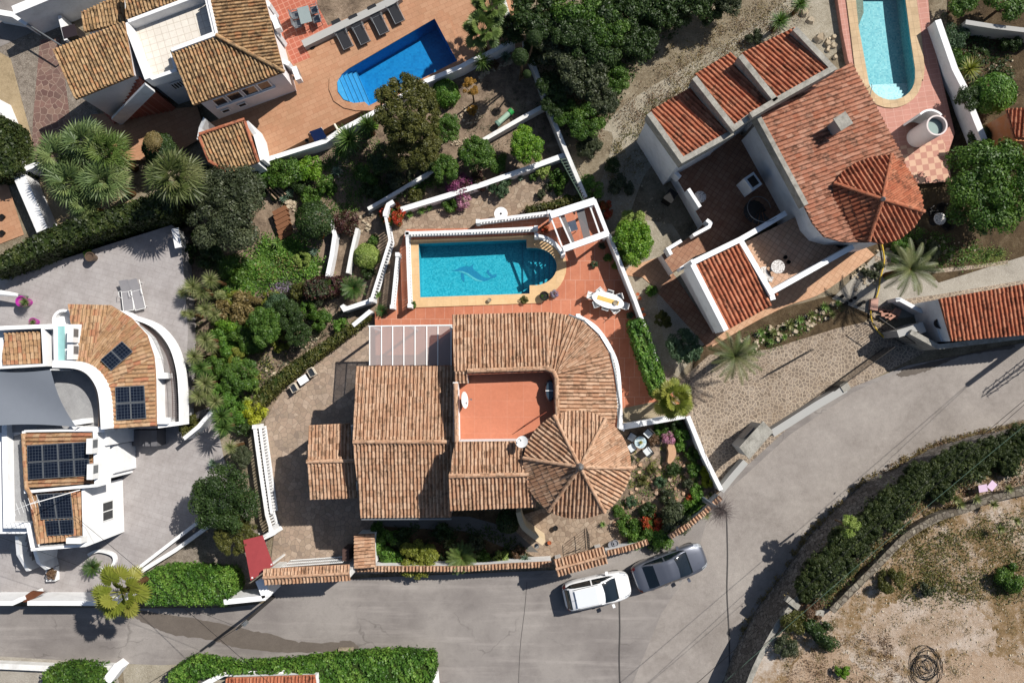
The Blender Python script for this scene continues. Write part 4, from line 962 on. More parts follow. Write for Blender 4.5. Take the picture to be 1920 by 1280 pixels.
# ============================================================ solar panel house on the left
V3 = thing('villa', 'white house with curved fan tile roof, solar panels and grey shade sail', 'house', P(120, 800, 0))
zi, zo = 4.3, 3.75
F3 = [([(128, 570, zo), (207, 572, zo), (166, 682, zi), (145, 681, zi)], [.2, 0, .1, .1]),
      ([(207, 572, zo), (246, 596, zo), (183, 697, zi), (166, 682, zi)], [.2, 0, .1, 0]),
      ([(246, 596, zo), (275, 628, zo), (191, 712, zi), (183, 697, zi)], [.2, 0, .1, 0]),
      ([(275, 628, zo), (288, 668, zo), (196, 728, zi), (191, 712, zi)], [.2, 0, .1, 0]),
      ([(288, 668, zo), (291, 700, zo), (293, 798, zo), (200, 804, zi), (197, 728, zi)], [.2, .2, .2, .1, 0])]
mb = MB(); wb = MB()
for i, f in enumerate(F3): p = PP(f[0]); tile_facet(mb, p, seed=130+i, period=.235, row=.4, amp=.045); block_under(wb, p, f[1])
rf = mb.build('roof', M['tile_patch'], V3); wb.build('wall', M['white_clean'], V3)
m = MB(); tile_facet(m, PP([(8, 624, 4.2), (75, 620, 4.2), (77, 681, 4.0), (6, 684, 4.0)]), seed=136, period=.235); m.build('roof', M['tile_patch'], V3)
m = MB(); m.prism(PP([(-30, 612), (120, 606), (122, 684), (-30, 692)], 4.0), -.06, 3.85); m.build('wall', M['white_clean'], V3)
m = MB(); q = PP([(-20, 617), (78, 613), (82, 684), (-20, 690)], 4.6); m.wall([(p.x, p.y) for p in q], .14, 3.8, 4.55); q = PP([(82, 615), (100, 614), (101, 683)], 4.6); m.wall([(p.x, p.y) for p in q], .12, 3.8, 4.5); m.build('parapet', M['white_clean'], V3)
m = MB(); m.prism(PP([(104, 612), (120, 611), (120, 681), (104, 682)], 4.3), 3.84, 4.3); m.build('skylight', m_plain('aqua glass', '#9fd0cf', .8, .15, .6), V3)
m = MB(); m.prism(PP([(122, 608), (150, 608), (146, 684), (122, 684)], 4.2), 3.0, 4.2); m.build('wall', M['white_clean'], V3)
for y in (628, 660): p = P(137, y, 4.5); ac_unit(V3, p.x, p.y, 4.2, R(-90))
m = MB(); m.lathe(P(118, 600, 3.2), [(.65, -3.2), (.65, .0), (.5, 0), (.5, -.4)], 20); m.build('round_turret', M['white_clean'], V3)
# roof terrace and curved parapet
m = MB(); tp = [(-40, 690), (100, 685), (150, 690), (178, 715), (186, 740), (188, 806), (-40, 812)]; m.prism(PP(tp, 3.4), -.06, 3.39); m.build('wall', M['white_clean'], V3)
m = MB(); m.sheet(PP(tp, 3.4)); m.build('terrace_floor', M['slate'], V3)
m = MB(); q = PP(spline([(98, 682), (140, 684), (165, 694), (183, 716), (192, 745), (196, 804)], 5), 4.85); m.wall([(p.x, p.y) for p in q], .42, 3.3, 4.85); m.build('parapet', M['white_clean'], V3)
m = MB(); q = PP(spline([(140, 690), (163, 702), (176, 722), (184, 750), (186, 800)], 5), 4.4); m.wall([(p.x, p.y) for p in q], .1, 3.4, 4.4); m.build('inner_cladding', m_plain('pale wood cladding', '#c9a98e', .8, .7, .2, 0, .2), V3)
m = MB(); q = PP([(196, 805), (135, 805), (135, 793), (158, 789)], 4.3); m.wall([(p.x, p.y) for p in q], .3, 3.3, 4.3); m.build('parapet', M['white_clean'], V3)
# balcony on the east side
m = MB(); tp = spline([(250, 596), (288, 618), (314, 652), (328, 700), (333, 790)], 4)+[(294, 797), (288, 690), (272, 632)]; m.prism(PP(tp, 2.2), -.06, 2.19); m.build('wall', M['white_clean'], V3)
m = MB(); m.sheet(PP(tp, 2.2)); m.build('balcony_floor', M['patio_grey'], V3)
m = MB(); q = PP(spline([(247, 594), (288, 611), (318, 645), (333, 690), (338, 740), (339, 793)], 5)+[(296, 799)], 2.85); m.wall([(p.x, p.y) for p in q], .22, 2.0, 2.85); m.build('parapet', M['white_clean'], V3)
m = MB(); q = PP(spline([(262, 607), (292, 633), (314, 672), (322, 720), (324, 786)], 6), 3.0)
for i in range(len(q)-1): m.tube([q[i], q[i+1]], .02, 6)
for i in range(len(q)-1):
    for s in (0, .33, .66): p = q[i].lerp(q[i+1], s); m.tube([(p.x, p.y, 2.2), (p.x, p.y, 3.0)], .014, 5)
m.build('railing', m_plain('brown iron railing', '#5d4a44', .9, .5), V3)
for x_, y_ in ((299, 704), (303, 789)): m = MB(); p = P(x_, y_, 3.1); m.box((p.x, p.y, 2.65), (.75, .35, .9)); m.build('partition', M['white_clean'], V3)
# lower wings
F3b = [([(46, 812, 4.45), (173, 811, 4.3), (176, 905, 4.3), (50, 914, 4.45)], [.05]*4)]
mb = MB(); wb = MB(); p = PP(F3b[0][0]); tile_facet(mb, p, seed=140, period=.235, down=downpx((50, 850), (175, 848))); block_under(wb, p, .04)
p2 = PP([(52, 925, 4.0), (152, 916, 4.0), (154, 1011, 3.8), (76, 1018, 3.8)]); tile_facet(mb, p2, seed=141, period=.235); block_under(wb, p2, .0)
mb.build('roof', M['tile_patch'], V3); wb.build('wall', M['white_clean'], V3)
m = MB(); q = PP([(176, 808), (179, 910), (47, 922), (43, 808)], 4.45); m.wall([(p.x, p.y) for p in q], .16, 3.0, 4.42); q = PP([(44, 808), (180, 806)], 4.45); m.wall([(p.x, p.y) for p in q], .12, 3.0, 4.4)
q = PP([(155, 915), (158, 1022), (60, 1030), (52, 990)], 4.1); m.wall([(p.x, p.y) for p in q], .16, -.06, 4.08); m.build('parapet', M['white_clean'], V3)
m = MB(); m.prism(PP([(176, 806), (200, 806), (200, 835), (176, 836)], 3.6), -.06, 3.6); m.prism(PP([(176, 836.5), (214, 834), (216, 886), (178, 905)], 2.4), -.06, 2.4); m.build('side_annex', M['white_clean'], V3)
m = MB(); q = PP([(44, 812), (50, 914), (57, 925), (74, 1018)], 4.52)
for i in range(3): ridge(m, q[i], q[i+1], .12)
m.build('edge_tiles', M['tile_patch'], V3)
A = P(158, 922, 4.0); B = P(159, 1018, 4.0); window(V3, (A.x, A.y), (B.x, B.y), .3, .7, 1.2, 2.4, .1, bars=1)
m = MB(); m.prism(PP([(-30, 800), (42, 808), (52, 925), (58, 1000), (-30, 1000)], 3.3), -.06, 3.29); m.build('wall', M['white_clean'], V3)
m = MB(); m.sheet(PP([(12, 822), (42, 812), (52, 925), (56, 975), (12, 985)], 3.3)); m.build('terrace_floor', M['slate'], V3)
m = MB(); q = PP([(5, 700), (10, 985), (58, 985)], 3.9); m.wall([(p.x, p.y) for p in q], .3, 3.2, 3.85); m.build('parapet', M['white_clean'], V3)
solar(V3, [(188, 674), (229, 639), (250, 659), (209, 695)], [4.42, 4.3, 4.16, 4.28], 2, 1)
solar(V3, [(216, 725), (271, 722), (275, 784), (218, 788)], [4.28, 3.98, 3.98, 4.28], 2, 2)
solar(V3, [(51, 834), (166, 827), (170, 891), (53, 899)], [4.6, 4.48, 4.48, 4.6], 4, 2)
solar(V3, [(69, 925), (133, 922), (138, 971), (77, 974)], [4.12, 4.12, 4.02, 4.02], 2, 1); solar(V3, [(84, 975), (138, 972), (139, 1001), (89, 1004)], [4.02, 4.02, 3.95, 3.95], 2, 1)
for x, y in ((169, 836), (170, 884)): p = P(x, y, 5.0); ac_unit(V3, p.x, p.y, 4.5, R(-90))
p = P(142, 1012, 4.5); ac_unit(V3, p.x, p.y, 4.1, 0)
m = MB(); b = P(150, 918, 4.3); e = b+Vector((-1.6, -.5, 2.2)); m.tube([b, e], .025, 6); m.tube([e+Vector((-.7, -.3, 0)), e+Vector((.7, .3, 0))], .015, 5)
for k in range(7): c_ = e.lerp(e+Vector((.65, .28, 0)), (k-3)/3.); m.tube([c_+Vector((.12, -.3, 0)), c_+Vector((-.12, .3, 0))], .01, 4)
m.build('television_aerial', M['white_metal'], V3)
m = MB()
for k in range(6): q_ = PP([(228+k*11, 806), (239+k*11, 806), (239+k*11, 836), (228+k*11, 836)], .2+.19*k); m.prism(q_, -.06, .2+.19*k)
m.build('side_steps', m_plain('dark grey steps', '#6d6c70', .8, .8), V3)
# front steps
m = MB()
for k in range(7): p = P(45+0*k, 1010+k*9, 1.6-.22*k); m.box((p.x, p.y, (1.6-.22*k)/2), (1.0, .34, 1.6-.22*k), 0, .5)
m.build('front_steps', M['patio_grey'], V3)
m = MB(); m.wall([P(31, 1005, 2.4), P(34, 1040, 1.8), P(52, 1070, 1.0)], .2, -.06, None); m.wall([P(64, 1030, 2.2), P(72, 1055, 1.6), P(88, 1067, 1.0)], .22, -.06, None); m.build('step_wall', M['white_clean'], V3)
# shade sail
t_ = thing('shade_sail', 'stretched grey shade sail over the roof terrace of the solar panel house', 'shade sail', P(40, 740, 3.4))
m = MB(); N = 12; cor = [P(-40, 693, 5.6), P(95, 693, 5.4), P(143, 800, 4.7), P(-40, 800, 5.3)]; vs = []
for i in range(N+1):
    for j in range(N+1):
        s, u_ = i/N, j/N; ss = s+(.5-s)*.09*math.sin(math.pi*u_); uu = u_+(.5-u_)*.09*math.sin(math.pi*s)
        p = cor[0].lerp(cor[1], ss).lerp(cor[3].lerp(cor[2], ss), uu); p.z -= .22*math.sin(math.pi*s)*math.sin(math.pi*u_); vs.append(p)
m.add(vs, [(i*(N+1)+j, (i+1)*(N+1)+j, (i+1)*(N+1)+j+1, i*(N+1)+j+1)[::-1] for i in range(N) for j in range(N)], .5)
m.build('sail', m_plain('grey sail cloth', '#7f858e', .8, .8, .2, 0, .06), t_, smooth=True)
m = MB(); m.tube([(cor[2].x, cor[2].y, 3.3), cor[2]], .04); m.tube([(cor[1].x, cor[1].y, 3.3), cor[1]], .04); m.build('pole', M['white_metal'], t_)
# street walls of this plot
lowwall('long bright white street wall left of the fan palm', [(52, 1130), (146, 1130), (232, 1131)], .22, 1.9, mat='white_clean')
lowwall('short white street wall at the far west edge', [(-40, 1130), (24, 1130), (42, 1122)], .22, 1.9, mat='white_clean')
lowwall('white street wall below the clipped hedge, ending at the pole', [(420, 1128), (498, 1120)], .26, 1.9, mat='white_clean')
lowwall('angled white wall stub below the red canopy', [(487, 1086), (500, 1118)], .5, 1.9, mat='white_clean')
lowwall('white wall beside the long planter south of the grey patio', [(255, 1068), (330, 1010), (395, 960)], .16, .7)
lowwall('outer white wall of the long planter south of the grey patio', [(250, 1085), (262, 1072), (330, 1030), (410, 972)], .2, .55)
lowwall('low white wall of the triangular bed east of the balcony', [(345, 822), (372, 800), (398, 770)], .2, 1.3)
lowwall('low curved white kerb round the small cycad bed', spline([(165, 1040), (185, 1032), (212, 1040), (212, 1058), (188, 1068)], 4), .14, .2)
m = MB(); p = PP([(30, 1128), (52, 1128), (82, 1110), (58, 1108)], 1.6); m.prism(p, 1.4, 1.6); tag(m.build('gate_cover', M['wood']), 'brown board over the pedestrian gate in the white street wall', 'gate')
m = MB(); z4 = [2.7, 2.7, 2.4, 2.4]; q = [P(x, y, z) for (x, y), z in zip([(456, 1012), (492, 1003), (512, 1060), (470, 1088)], z4)]
m.add(q+[p-Vector((0, 0, .06)) for p in q], [(3, 2, 1, 0), (4, 5, 6, 7), (0, 1, 5, 4), (1, 2, 6, 5), (2, 3, 7, 6), (3, 0, 4, 7)], .5)
rc = thing('canopy', 'faded red sheet canopy beside the driveway gate', 'canopy', P(482, 1045, 0)); m.build('roof_sheet', m_plain('faded red sheet', '#a8484a', .8, .6, .3, 0, .15, 3), rc)
for x, y in ((459, 1016), (490, 1007), (508, 1058), (472, 1083)):
    m = MB(); p = P(x, y, 2.5); m.box((p.x, p.y, 1.2), (.1, .1, 2.45)); m.build('post', M['white_metal'], rc)
lowwall('white gate pier beside the red canopy', [(492, 1008), (515, 997)], .26, 1.4)
# ============================================================ right hand house
V4 = thing('villa', 'orange tiled house with stepped roofs, courtyard and round tower roof', 'house', P(1500, 300, 0))
F4 = [([(1219, 208, 5.4), (1303, 159, 5.4), (1372, 245, 5.9), (1281, 297, 5.9)], [.04]*4),
      ([(1303, 139, 5.9), (1370, 99, 5.9), (1447, 186, 6.4), (1378, 236, 6.4)], [.04]*4),
      ([(1390, 100, 6.3), (1489, 52, 6.3), (1560, 128, 6.8), (1456, 185, 6.8)], [.04]*4)]
mb = MB(); wb = MB()
for i, f in enumerate(F4): p = PP(f[0]); tile_facet(mb, p, seed=150+i, period=.24, row=.4, amp=.06, down=downpx((1372, 245), (1290, 160))); block_under(wb, p, f[1])
mb.build('roof', M['tile_red'], V4); wb.build('wall', M['white'], V4)
for pts, z in (([(1217, 212), (1280, 300), (1374, 248)], 6.0), ([(1302, 145), (1376, 240), (1413, 213)], 6.5), ([(1388, 104), (1455, 188)], 6.9), ([(1490, 53), (1562, 128), (1452, 190), (1408, 216)], 6.9)):
    runs(V4, [(pts, .3, z-.9, z)], 'concrete')
f4 = [([(1421, 213, 5.7), (1562, 136, 5.1), (1597, 117, 4.95), (1645, 205, 4.8), (1697, 300, 4.8), (1700, 400, 4.8), (1628, 455, 5.05), (1577, 454, 5.3), (1545, 444, 5.45), (1524, 420, 5.5), (1513, 385, 5.55)], .3)]
mb = MB(); wb = MB(); p = PP(f4[0][0]); pl = plane_z([P(1421, 213, 5.7), P(1597, 117, 4.9), P(1697, 320, 4.75), P(1513, 385, 5.6), P(1577, 454, 5.3)])
p = [Vector((v.x, v.y, pl(v.x, v.y))) for v in p]
tile_facet(mb, p, seed=160, period=.24, row=.38, down=downpx((1450, 300), (1550, 262))); block_under(wb, p, .28)
mb.build('roof', M['tile_red2'], V4); wb.build('wall', M['white'], V4)
ap = P(1654, 374, 6.5); hz = {}
rimz = 5.55
def rp(x, y, z=rimz): return P(x, y, z)
sec = [[(1563, 344), (1580, 322), (1606, 303), (1638, 292), (1671, 290)], [(1671, 290), (1700, 306), (1722, 338), (1732, 368), (1732, 397)], [(1732, 397), (1720, 424), (1695, 446), (1660, 456), (1628, 452)], [(1628, 452), (1590, 440), (1575, 420), (1566, 385), (1563, 344)]]
mb = MB()
for i, s in enumerate(sec):
    pts = [ap]+[rp(x, y) for x, y in s]; zf = plane_z([pts[0], pts[1], pts[-1]]); dv = ((pts[1]+pts[-1])/2-ap)[:2]
    tile_facet(mb, [Vector((v.x, v.y, zf(v.x, v.y))) for v in pts], down=dv, seed=165+i, period=.24)
for x, y in ((1563, 344), (1671, 290), (1732, 397), (1628, 452)): ridge(mb, rp(x, y)+Vector((0, 0, .04)), ap+Vector((0, 0, .04)), .11)
mb.build('roof', M['tile_red'], V4)
m = MB(); m.lathe(ap, [(.16, -.02), (.14, .12), (.08, .25), (.02, .35)], 10); m.build('finial', M['grey_metal'], V4, smooth=True)
m = MB(); q = PP([(1572, 350), (1600, 312), (1665, 298), (1715, 335), (1722, 395), (1690, 440), (1635, 446), (1590, 425)], rimz); m.prism(q, -.06, rimz-.3); m.build('wall', M['white'], V4)
m = MB(); q = P(1580, 228, 6.4); m.box((q.x, q.y, 5.6), (.62, .62, 1.6), R(32)); ch = m.build('chimney', M['grey_render'], V4)
m = MB(); m.box((q.x, q.y, 6.44), (.78, .78, .08), R(32)); m.build('cap', M['concrete'], ch)
m = MB(); q = PP([(1419, 212), (1512, 384)], 6.0); m.wall([(p.x, p.y) for p in q], .26, 5.2, 6.0); m.build('parapet', M['concrete'], V4)
# courtyard
ZC = 1.3
CY = [(1262, 322), (1385, 250), (1400, 262), (1478, 385), (1460, 405), (1375, 452), (1300, 482), (1262, 512), (1240, 478), (1300, 440), (1318, 420)]
m = MB(); m.prism(PP(CY, ZC), -.06, ZC-.01); m.build('wall', M['white'], V4)
m = MB(); m.sheet(PP(CY, ZC)); m.build('courtyard_floor', M['patio_clay'], V4)
for pts in ([(1262, 318), (1276, 332)], [(1291, 354), (1313, 388)], [(1325, 412), (1333, 418), (1330, 425), (1300, 441)], [(1278, 451), (1253, 466), (1259, 477)], [(1276, 504), (1300, 488)]):
    runs(V4, [(pts, .2, ZC-.1, ZC+.9)], 'white_clean')
A = P(1423, 216, 5.4); B = P(1512, 382, 5.4); e = (B-A).normalized(); A = (A.x+e.y*-.0-.0, A.y); B = (B.x, B.y)
off = Vector((e.y, -e.x))*-1
for t0, t1, dr in ((.1, .3, True), (.58, .8, True)):
    mm_ = MB(); on_wall(mm_, A, B, t0, t1, ZC, ZC+2.2, .27, .06); d_ = mm_.build('door', M['white_metal'], V4)
    mm_ = MB()
    for k in range(10): on_wall(mm_, A, B, t0+.02, t1-.02, ZC+.15+.2*k, ZC+.2+.2*k, .225, .03)
    mm_.build('louvre', M['white'], d_)
m = MB(); p = P(1412, 340, ZC+1.6); m.box((p.x, p.y, ZC+.8), (.9, .7, 1.6), R(-56)); m.build('barbecue', M['white'], V4)
m = MB(); m.box((p.x, p.y, ZC+1.62), (.6, .45, .04), R(-56)); m.build('grill', M['black_metal'], V4)
# roof terrace over the garage
ZG = 2.9
GP = [(1392, 456), (1505, 400), (1530, 436), (1575, 466), (1600, 458), (1448, 545)]
m = MB(); m.prism(PP(GP, ZG), -.06, ZG-.01); m.build('wall', M['white'], V4)
m = MB(); m.sheet(PP(GP, ZG)); m.build('terrace_floor', M['patio_sand'], V4)
for pts, z in (([(1299, 495), (1362, 619)], 4.3), ([(1297, 493), (1388, 449)], 4.3), ([(1388, 449), (1446, 548), (1600, 462)], 3.9), ([(1388, 449), (1430, 425), (1474, 399)], 3.8), ([(1446, 548), (1450, 562)], 3.6)):
    runs(V4, [(pts, .3, 2.4, z-.001*len(pts)-.002*(pts[0][0] % 5))], 'white_clean')
mb = MB(); wb = MB(); p = PP([(1302, 497, 4.0), (1384, 455, 4.0), (1448, 572, 3.5), (1365, 618, 3.5)]); tile_facet(mb, p, seed=170, period=.25, row=.4, amp=.065); block_under(wb, p, .02); mb.build('roof', M['tile_red'], V4); wb.build('wall', M['white'], V4)
m = MB(); tile_facet(m, PP([(1446, 548, 3.3), (1456, 541, 3.3), (1460, 552, 3.2), (1450, 560, 3.2)]), seed=171); m.build('roof', M['tile_red'], V4)
# pink clay walk along its south side
m = MB(); m.sheet(PP(spline([(1335, 650), (1400, 612), (1445, 588), (1480, 572), (1530, 555), (1570, 530), (1610, 500), (1640, 478)], 3)+[(1620, 460), (1450, 545), (1440, 560), (1340, 625)], .016)); struct('clay_walk', m, M['patio_path'])
m = MB(); m.sheet(PP([(1236, 487), (1262, 512), (1350, 640), (1325, 650), (1225, 540)], .02)); struct('clay_walk', m, M['patio_clay'])
m = MB(); m.sheet(PP([(1165, 515), (1180, 500), (1235, 482), (1262, 512), (1235, 545), (1205, 520)], .024)); struct('clay_walk', m, M['patio_path'])
# garage on the far right
V5 = thing('garage', 'garage with orange clay tiles and concrete rim at the right edge of the street', 'garage', P(1860, 600, 0))
mb = MB(); wb = MB(); p = PP([(1761, 560, 3.3), (1990, 520, 3.3), (1990, 622, 2.9), (1784, 640, 2.9)]); tile_facet(mb, p, seed=180, period=.24, row=.4, amp=.06, down=downpx((1761, 560), (1780, 640))); block_under(wb, p, .02); mb.build('roof', M['tile_red'], V5); wb.build('wall', M['white'], V5)
m = MB(); q = PP([(1708, 622), (1760, 650), (1990, 622)], 2.2); m.wall([(p.x, p.y) for p in q], .3, -.06, 2.2); m.build('parapet', M['concrete'], V5)
m = MB(); m.prism(PP([(1744, 574), (1762, 568), (1786, 640), (1765, 640)], 2.0), -.06, 2.0); m.build('flat_ledge', M['white'], V5)
m = MB(); p = P(1752, 612, 2.5); m.lathe(P(1760, 606, 2.0), [(.3, 0), (.36, .3), (.28, .32), (.24, .05)], 14); m.build('flue', M['black_metal'], V5)
lowwall('white angled wall stub beside the grey car park gate on the right', [(1679, 562), (1686, 561), (1728, 584), (1752, 575)], .2, 1.0)
lowwall('grey white gate pier with a stepped top at the right street corner', [(1683, 626), (1708, 618), (1725, 612), (1730, 624)], .4, 1.9, mat='grey_render')
# aqua pool top right
st = []
for k, zz in enumerate([-.45, -.3, -.15, 0., .14]): st.append((*halfplane((1620, 150+k*8), (1720, 146+k*8), TC, (1670, 220)), zz))
COPC = [(1582, -32), (1713, -32), (1718, 0), (1727, 70), (1733, 130), (1730, 152)]+arc(1670, 148, 58, 55, 0, -175, 12)+[(1606, 160), (1594, 60)]
PC = pool('long aqua mosaic pool with a rounded end and pale steps at the top right', poolc_w, TC, 1.0, M['mos_aqua'], m_water('pale pool water', (.8, .95, .97, 1)), TC-.12, COPC, m_sq('sand stone coping', '#d9bd97', '#ceb088', '#b59a78', .45, R(-8), 1, .84, .012, dirt=.35), st, M['mos_pale'])
m = MB(); a = P(1634, 158, TC+.7); m.tube([P(1630, 186, TC), P(1630, 183, TC+.8), P(1635, 163, TC+.8), P(1634, 158, TC-.1)], .025); m.build('handrail', M['grey_metal'], PC)
# round water tank with curved screen
RT = thing('water_tank', 'round pinkish white water tank open at the top beside the aqua pool', 'water tank', P(1738, 250, TC))
c_ = P(1757, 235, TC+2.3)
m = MB(); m.lathe((c_.x, c_.y, TC), [(.62, 0), (.62, 2.3), (.53, 2.3), (.53, 1.9)], 32); m.build('tank', m_plaster('pinkish plaster', '#f0e2de', .76, .25), RT, smooth=False)
m = MB(); m.lathe((c_.x, c_.y, TC+1.95), [(.5, 0), (.5, .01)], 24); m.build('water', m_plain('grey green water', '#8fa5a0', .8, .15), RT)
m = MB(); q = [P(x, y, TC+2.2) for x, y in spline([(1729, 212), (1738, 206), (1751, 204), (1764, 209), (1769, 214)], 4)]; m.wall([(p.x, p.y) for p in q], .12, TC, TC+2.0); tag(m.build('shower_screen', M['white']), 'curved white screen wall behind the round water tank', 'wall')
lowwall('thick white boundary wall east of the aqua pool', [(1758, 38), (1790, 130), (1808, 165), (1820, 200), (1845, 262)], .34, 1.3)
m = MB(); tile_facet(m, PP([(1887, 204, 3.4), (1990, 200, 3.4), (1990, 262, 3.1), (1902, 258, 3.1)]), seed=190, period=.24); V6 = thing('tool_house', 'small orange tiled outbuilding at the right edge above the big tree', 'shed', P(1930, 235, 0)); m.build('roof', M['tile_red'], V6)
m = MB(); m.prism(PP([(1893, 210), (1990, 208), (1990, 268), (1905, 264)], 3.0), -.06, 3.0); m.build('wall', m_plaster('orange plaster', '#d08a5c', .75), V6)
lowwall('cracked brown wall across the upper right garden', [(1810, 42), (1860, 50), (1960, 62)], .25, 1.2, mat='grey_render')
# ---- stone and concrete walls along the road bend
M['rubble_wall'] = m_crazy('rubble stone walling', ['#7d7468', '#999080', '#69604f', '#b0a693'], '#4e463c', 3.6, .06, .8, .35, dim='3D')
M['dark_wall'] = m_crazy('grey stone walling', ['#807972', '#938c84', '#6c665f', '#a19a92'], '#474340', 4.2, .05, .86, .3, dim='3D')
m = MB(); nb = [Vector((p.x, p.y)) for p in PP(BASE, 0)]; vs = []; o2 = []
for i, p in enumerate(nb):
    d = (nb[min(i+1, len(nb)-1)]-nb[max(i-1, 0)]).normalized(); q = Vector((d.y, -d.x)); t0, t1 = p+q*.4, p+q*.75
    vs += [(p.x, p.y, -.06), (t0.x, t0.y, PZ+.06), (t1.x, t1.y, PZ+.06), (t1.x, t1.y, -.06)]; o2.append((t0.x+q.x*.17, t0.y+q.y*.17))
k = len(nb); m.add(vs, [(4*i+j, 4*i+4+j, 4*i+4+(j+1) % 4, 4*i+(j+1) % 4)[::-1] for i in range(k-1) for j in range(4)]+[(0, 1, 2, 3), (4*k-1, 4*k-2, 4*k-3, 4*k-4)], .5)
tag(m.build('retaining_wall', M['dark_wall']), 'tall battered grey stone retaining wall along the outer side of the road bend', 'wall')
m = MB(); m.wall(o2[:17], .3, PZ+.062, PZ+.12); tag(m.build('wall_coping', M['concrete']), 'pale concrete coping on the lower end of the stone retaining wall', 'coping')
m = MB(); q = PP([(1476, 1122), (1500, 1140), (1545, 1150)], PZ+.3); m.wall([(p.x, p.y) for p in q], .35, PZ-.06, PZ+.3); tag(m.build('low_wall', M['concrete']), 'short pale concrete wall branching off the retaining wall beside the dry bush', 'wall')
m = MB(); q = PP(spline([(1560, 1145), (1600, 1105), (1650, 1055), (1700, 1005), (1760, 970), (1810, 955), (1860, 935), (1990, 905)], 4), PZ+.6); m.wall([(p.x, p.y) for p in q], .4, PZ-.06, PZ+.6); tag(m.build('dry_stone_wall', M['rubble_wall']), 'tumbled dry stone wall crossing the rubble plot', 'wall')
for lab, pts, wd, z in (('grey street wall curving up from the succulent corner to the bin shelter', [(1352, 920), (1372, 895), (1398, 865)], .34, .8), ('grey street wall between the bin shelter and the end pier', [(1448, 812), (1475, 795), (1530, 760), (1585, 728)], .42, .9)):
    lowwall(lab, pts, wd, z, mat='grey_render')
m = MB(); p = P(1585, 725, 1.0); m.box((p.x, p.y, .5), (.5, .5, 1.0), R(32)); tag(m.build('gate_pier', M['concrete']), 'square concrete pier ending the grey street wall', 'pier')
BS = thing('bin_shelter', 'grey rendered meter shelter with a slab top beside the brown flagstone drive', 'shelter', P(1410, 830, 0))
m = MB(); q = PP([(1390, 838), (1430, 794), (1446, 810), (1404, 856)], 2.1); m.prism(q, -.06, 2.0); m.build('wall', M['grey_render'], BS)
m = MB(); q = PP([(1386, 838), (1431, 789), (1450, 809), (1405, 861)], 2.12); m.prism(q, 2.0, 2.12); m.build('slab', M['concrete'], BS)
m = MB(); a = P(1386, 838, 2.1); b = P(1431, 789, 2.1); on_wall(m, (a.x, a.y), (b.x, b.y), .3, .72, .5, 1.7, .02, .05); m.build('door', m_plain('grey meter door', '#7f7f80', .8, .5), BS)
# tile ridge canopy at bottom left-centre and lower walls
lowwall('pale stone kerb wall at the bottom left', [(-40, 1246), (90, 1252), (222, 1252)], .3, .5, mat='white_old')
lowwall('white end pier of the bottom left wall', [(200, 1276), (222, 1248)], .5, .9)
lowwall('white wall behind the bottom centre hedge', [(368, 1290), (420, 1262), (575, 1258), (605, 1275)], .26, 1.1)
V7 = thing('outbuilding', 'strip of orange tiled roof cut off by the bottom edge behind the hedge', 'house', P(510, 1290, 0))
m = MB(); tile_facet(m, PP([(425, 1270, 2.4), (590, 1265, 2.4), (600, 1330, 2.9), (420, 1330, 2.9)]), seed=195); m.build('roof', M['tile_red'], V7)
m = MB(); m.prism(PP([(430, 1275), (590, 1270), (600, 1330), (425, 1330)], 2.0), -.06, 2.0); m.build('wall', M['white'], V7)
m = MB(); p = P(648, 1222, .25); m.box((p.x, p.y, .12), (.9, .45, .24), .05); tag(m.build('concrete_block', M['stone']), 'rough concrete block on the kerb at the end of the wet stain', 'block')
m = MB(); p = P(806, 1270, 1.0); m.box((p.x, p.y, .5), (.5, .6, 1.0), .1); m.wall([(p.x+.3, p.y+.1), (p.x+.4, p.y-1)], .2, -.06, .7); tag(m.build('gate_pier', M['white_clean']), 'small white gate pier at the end of the bottom hedge', 'pier')
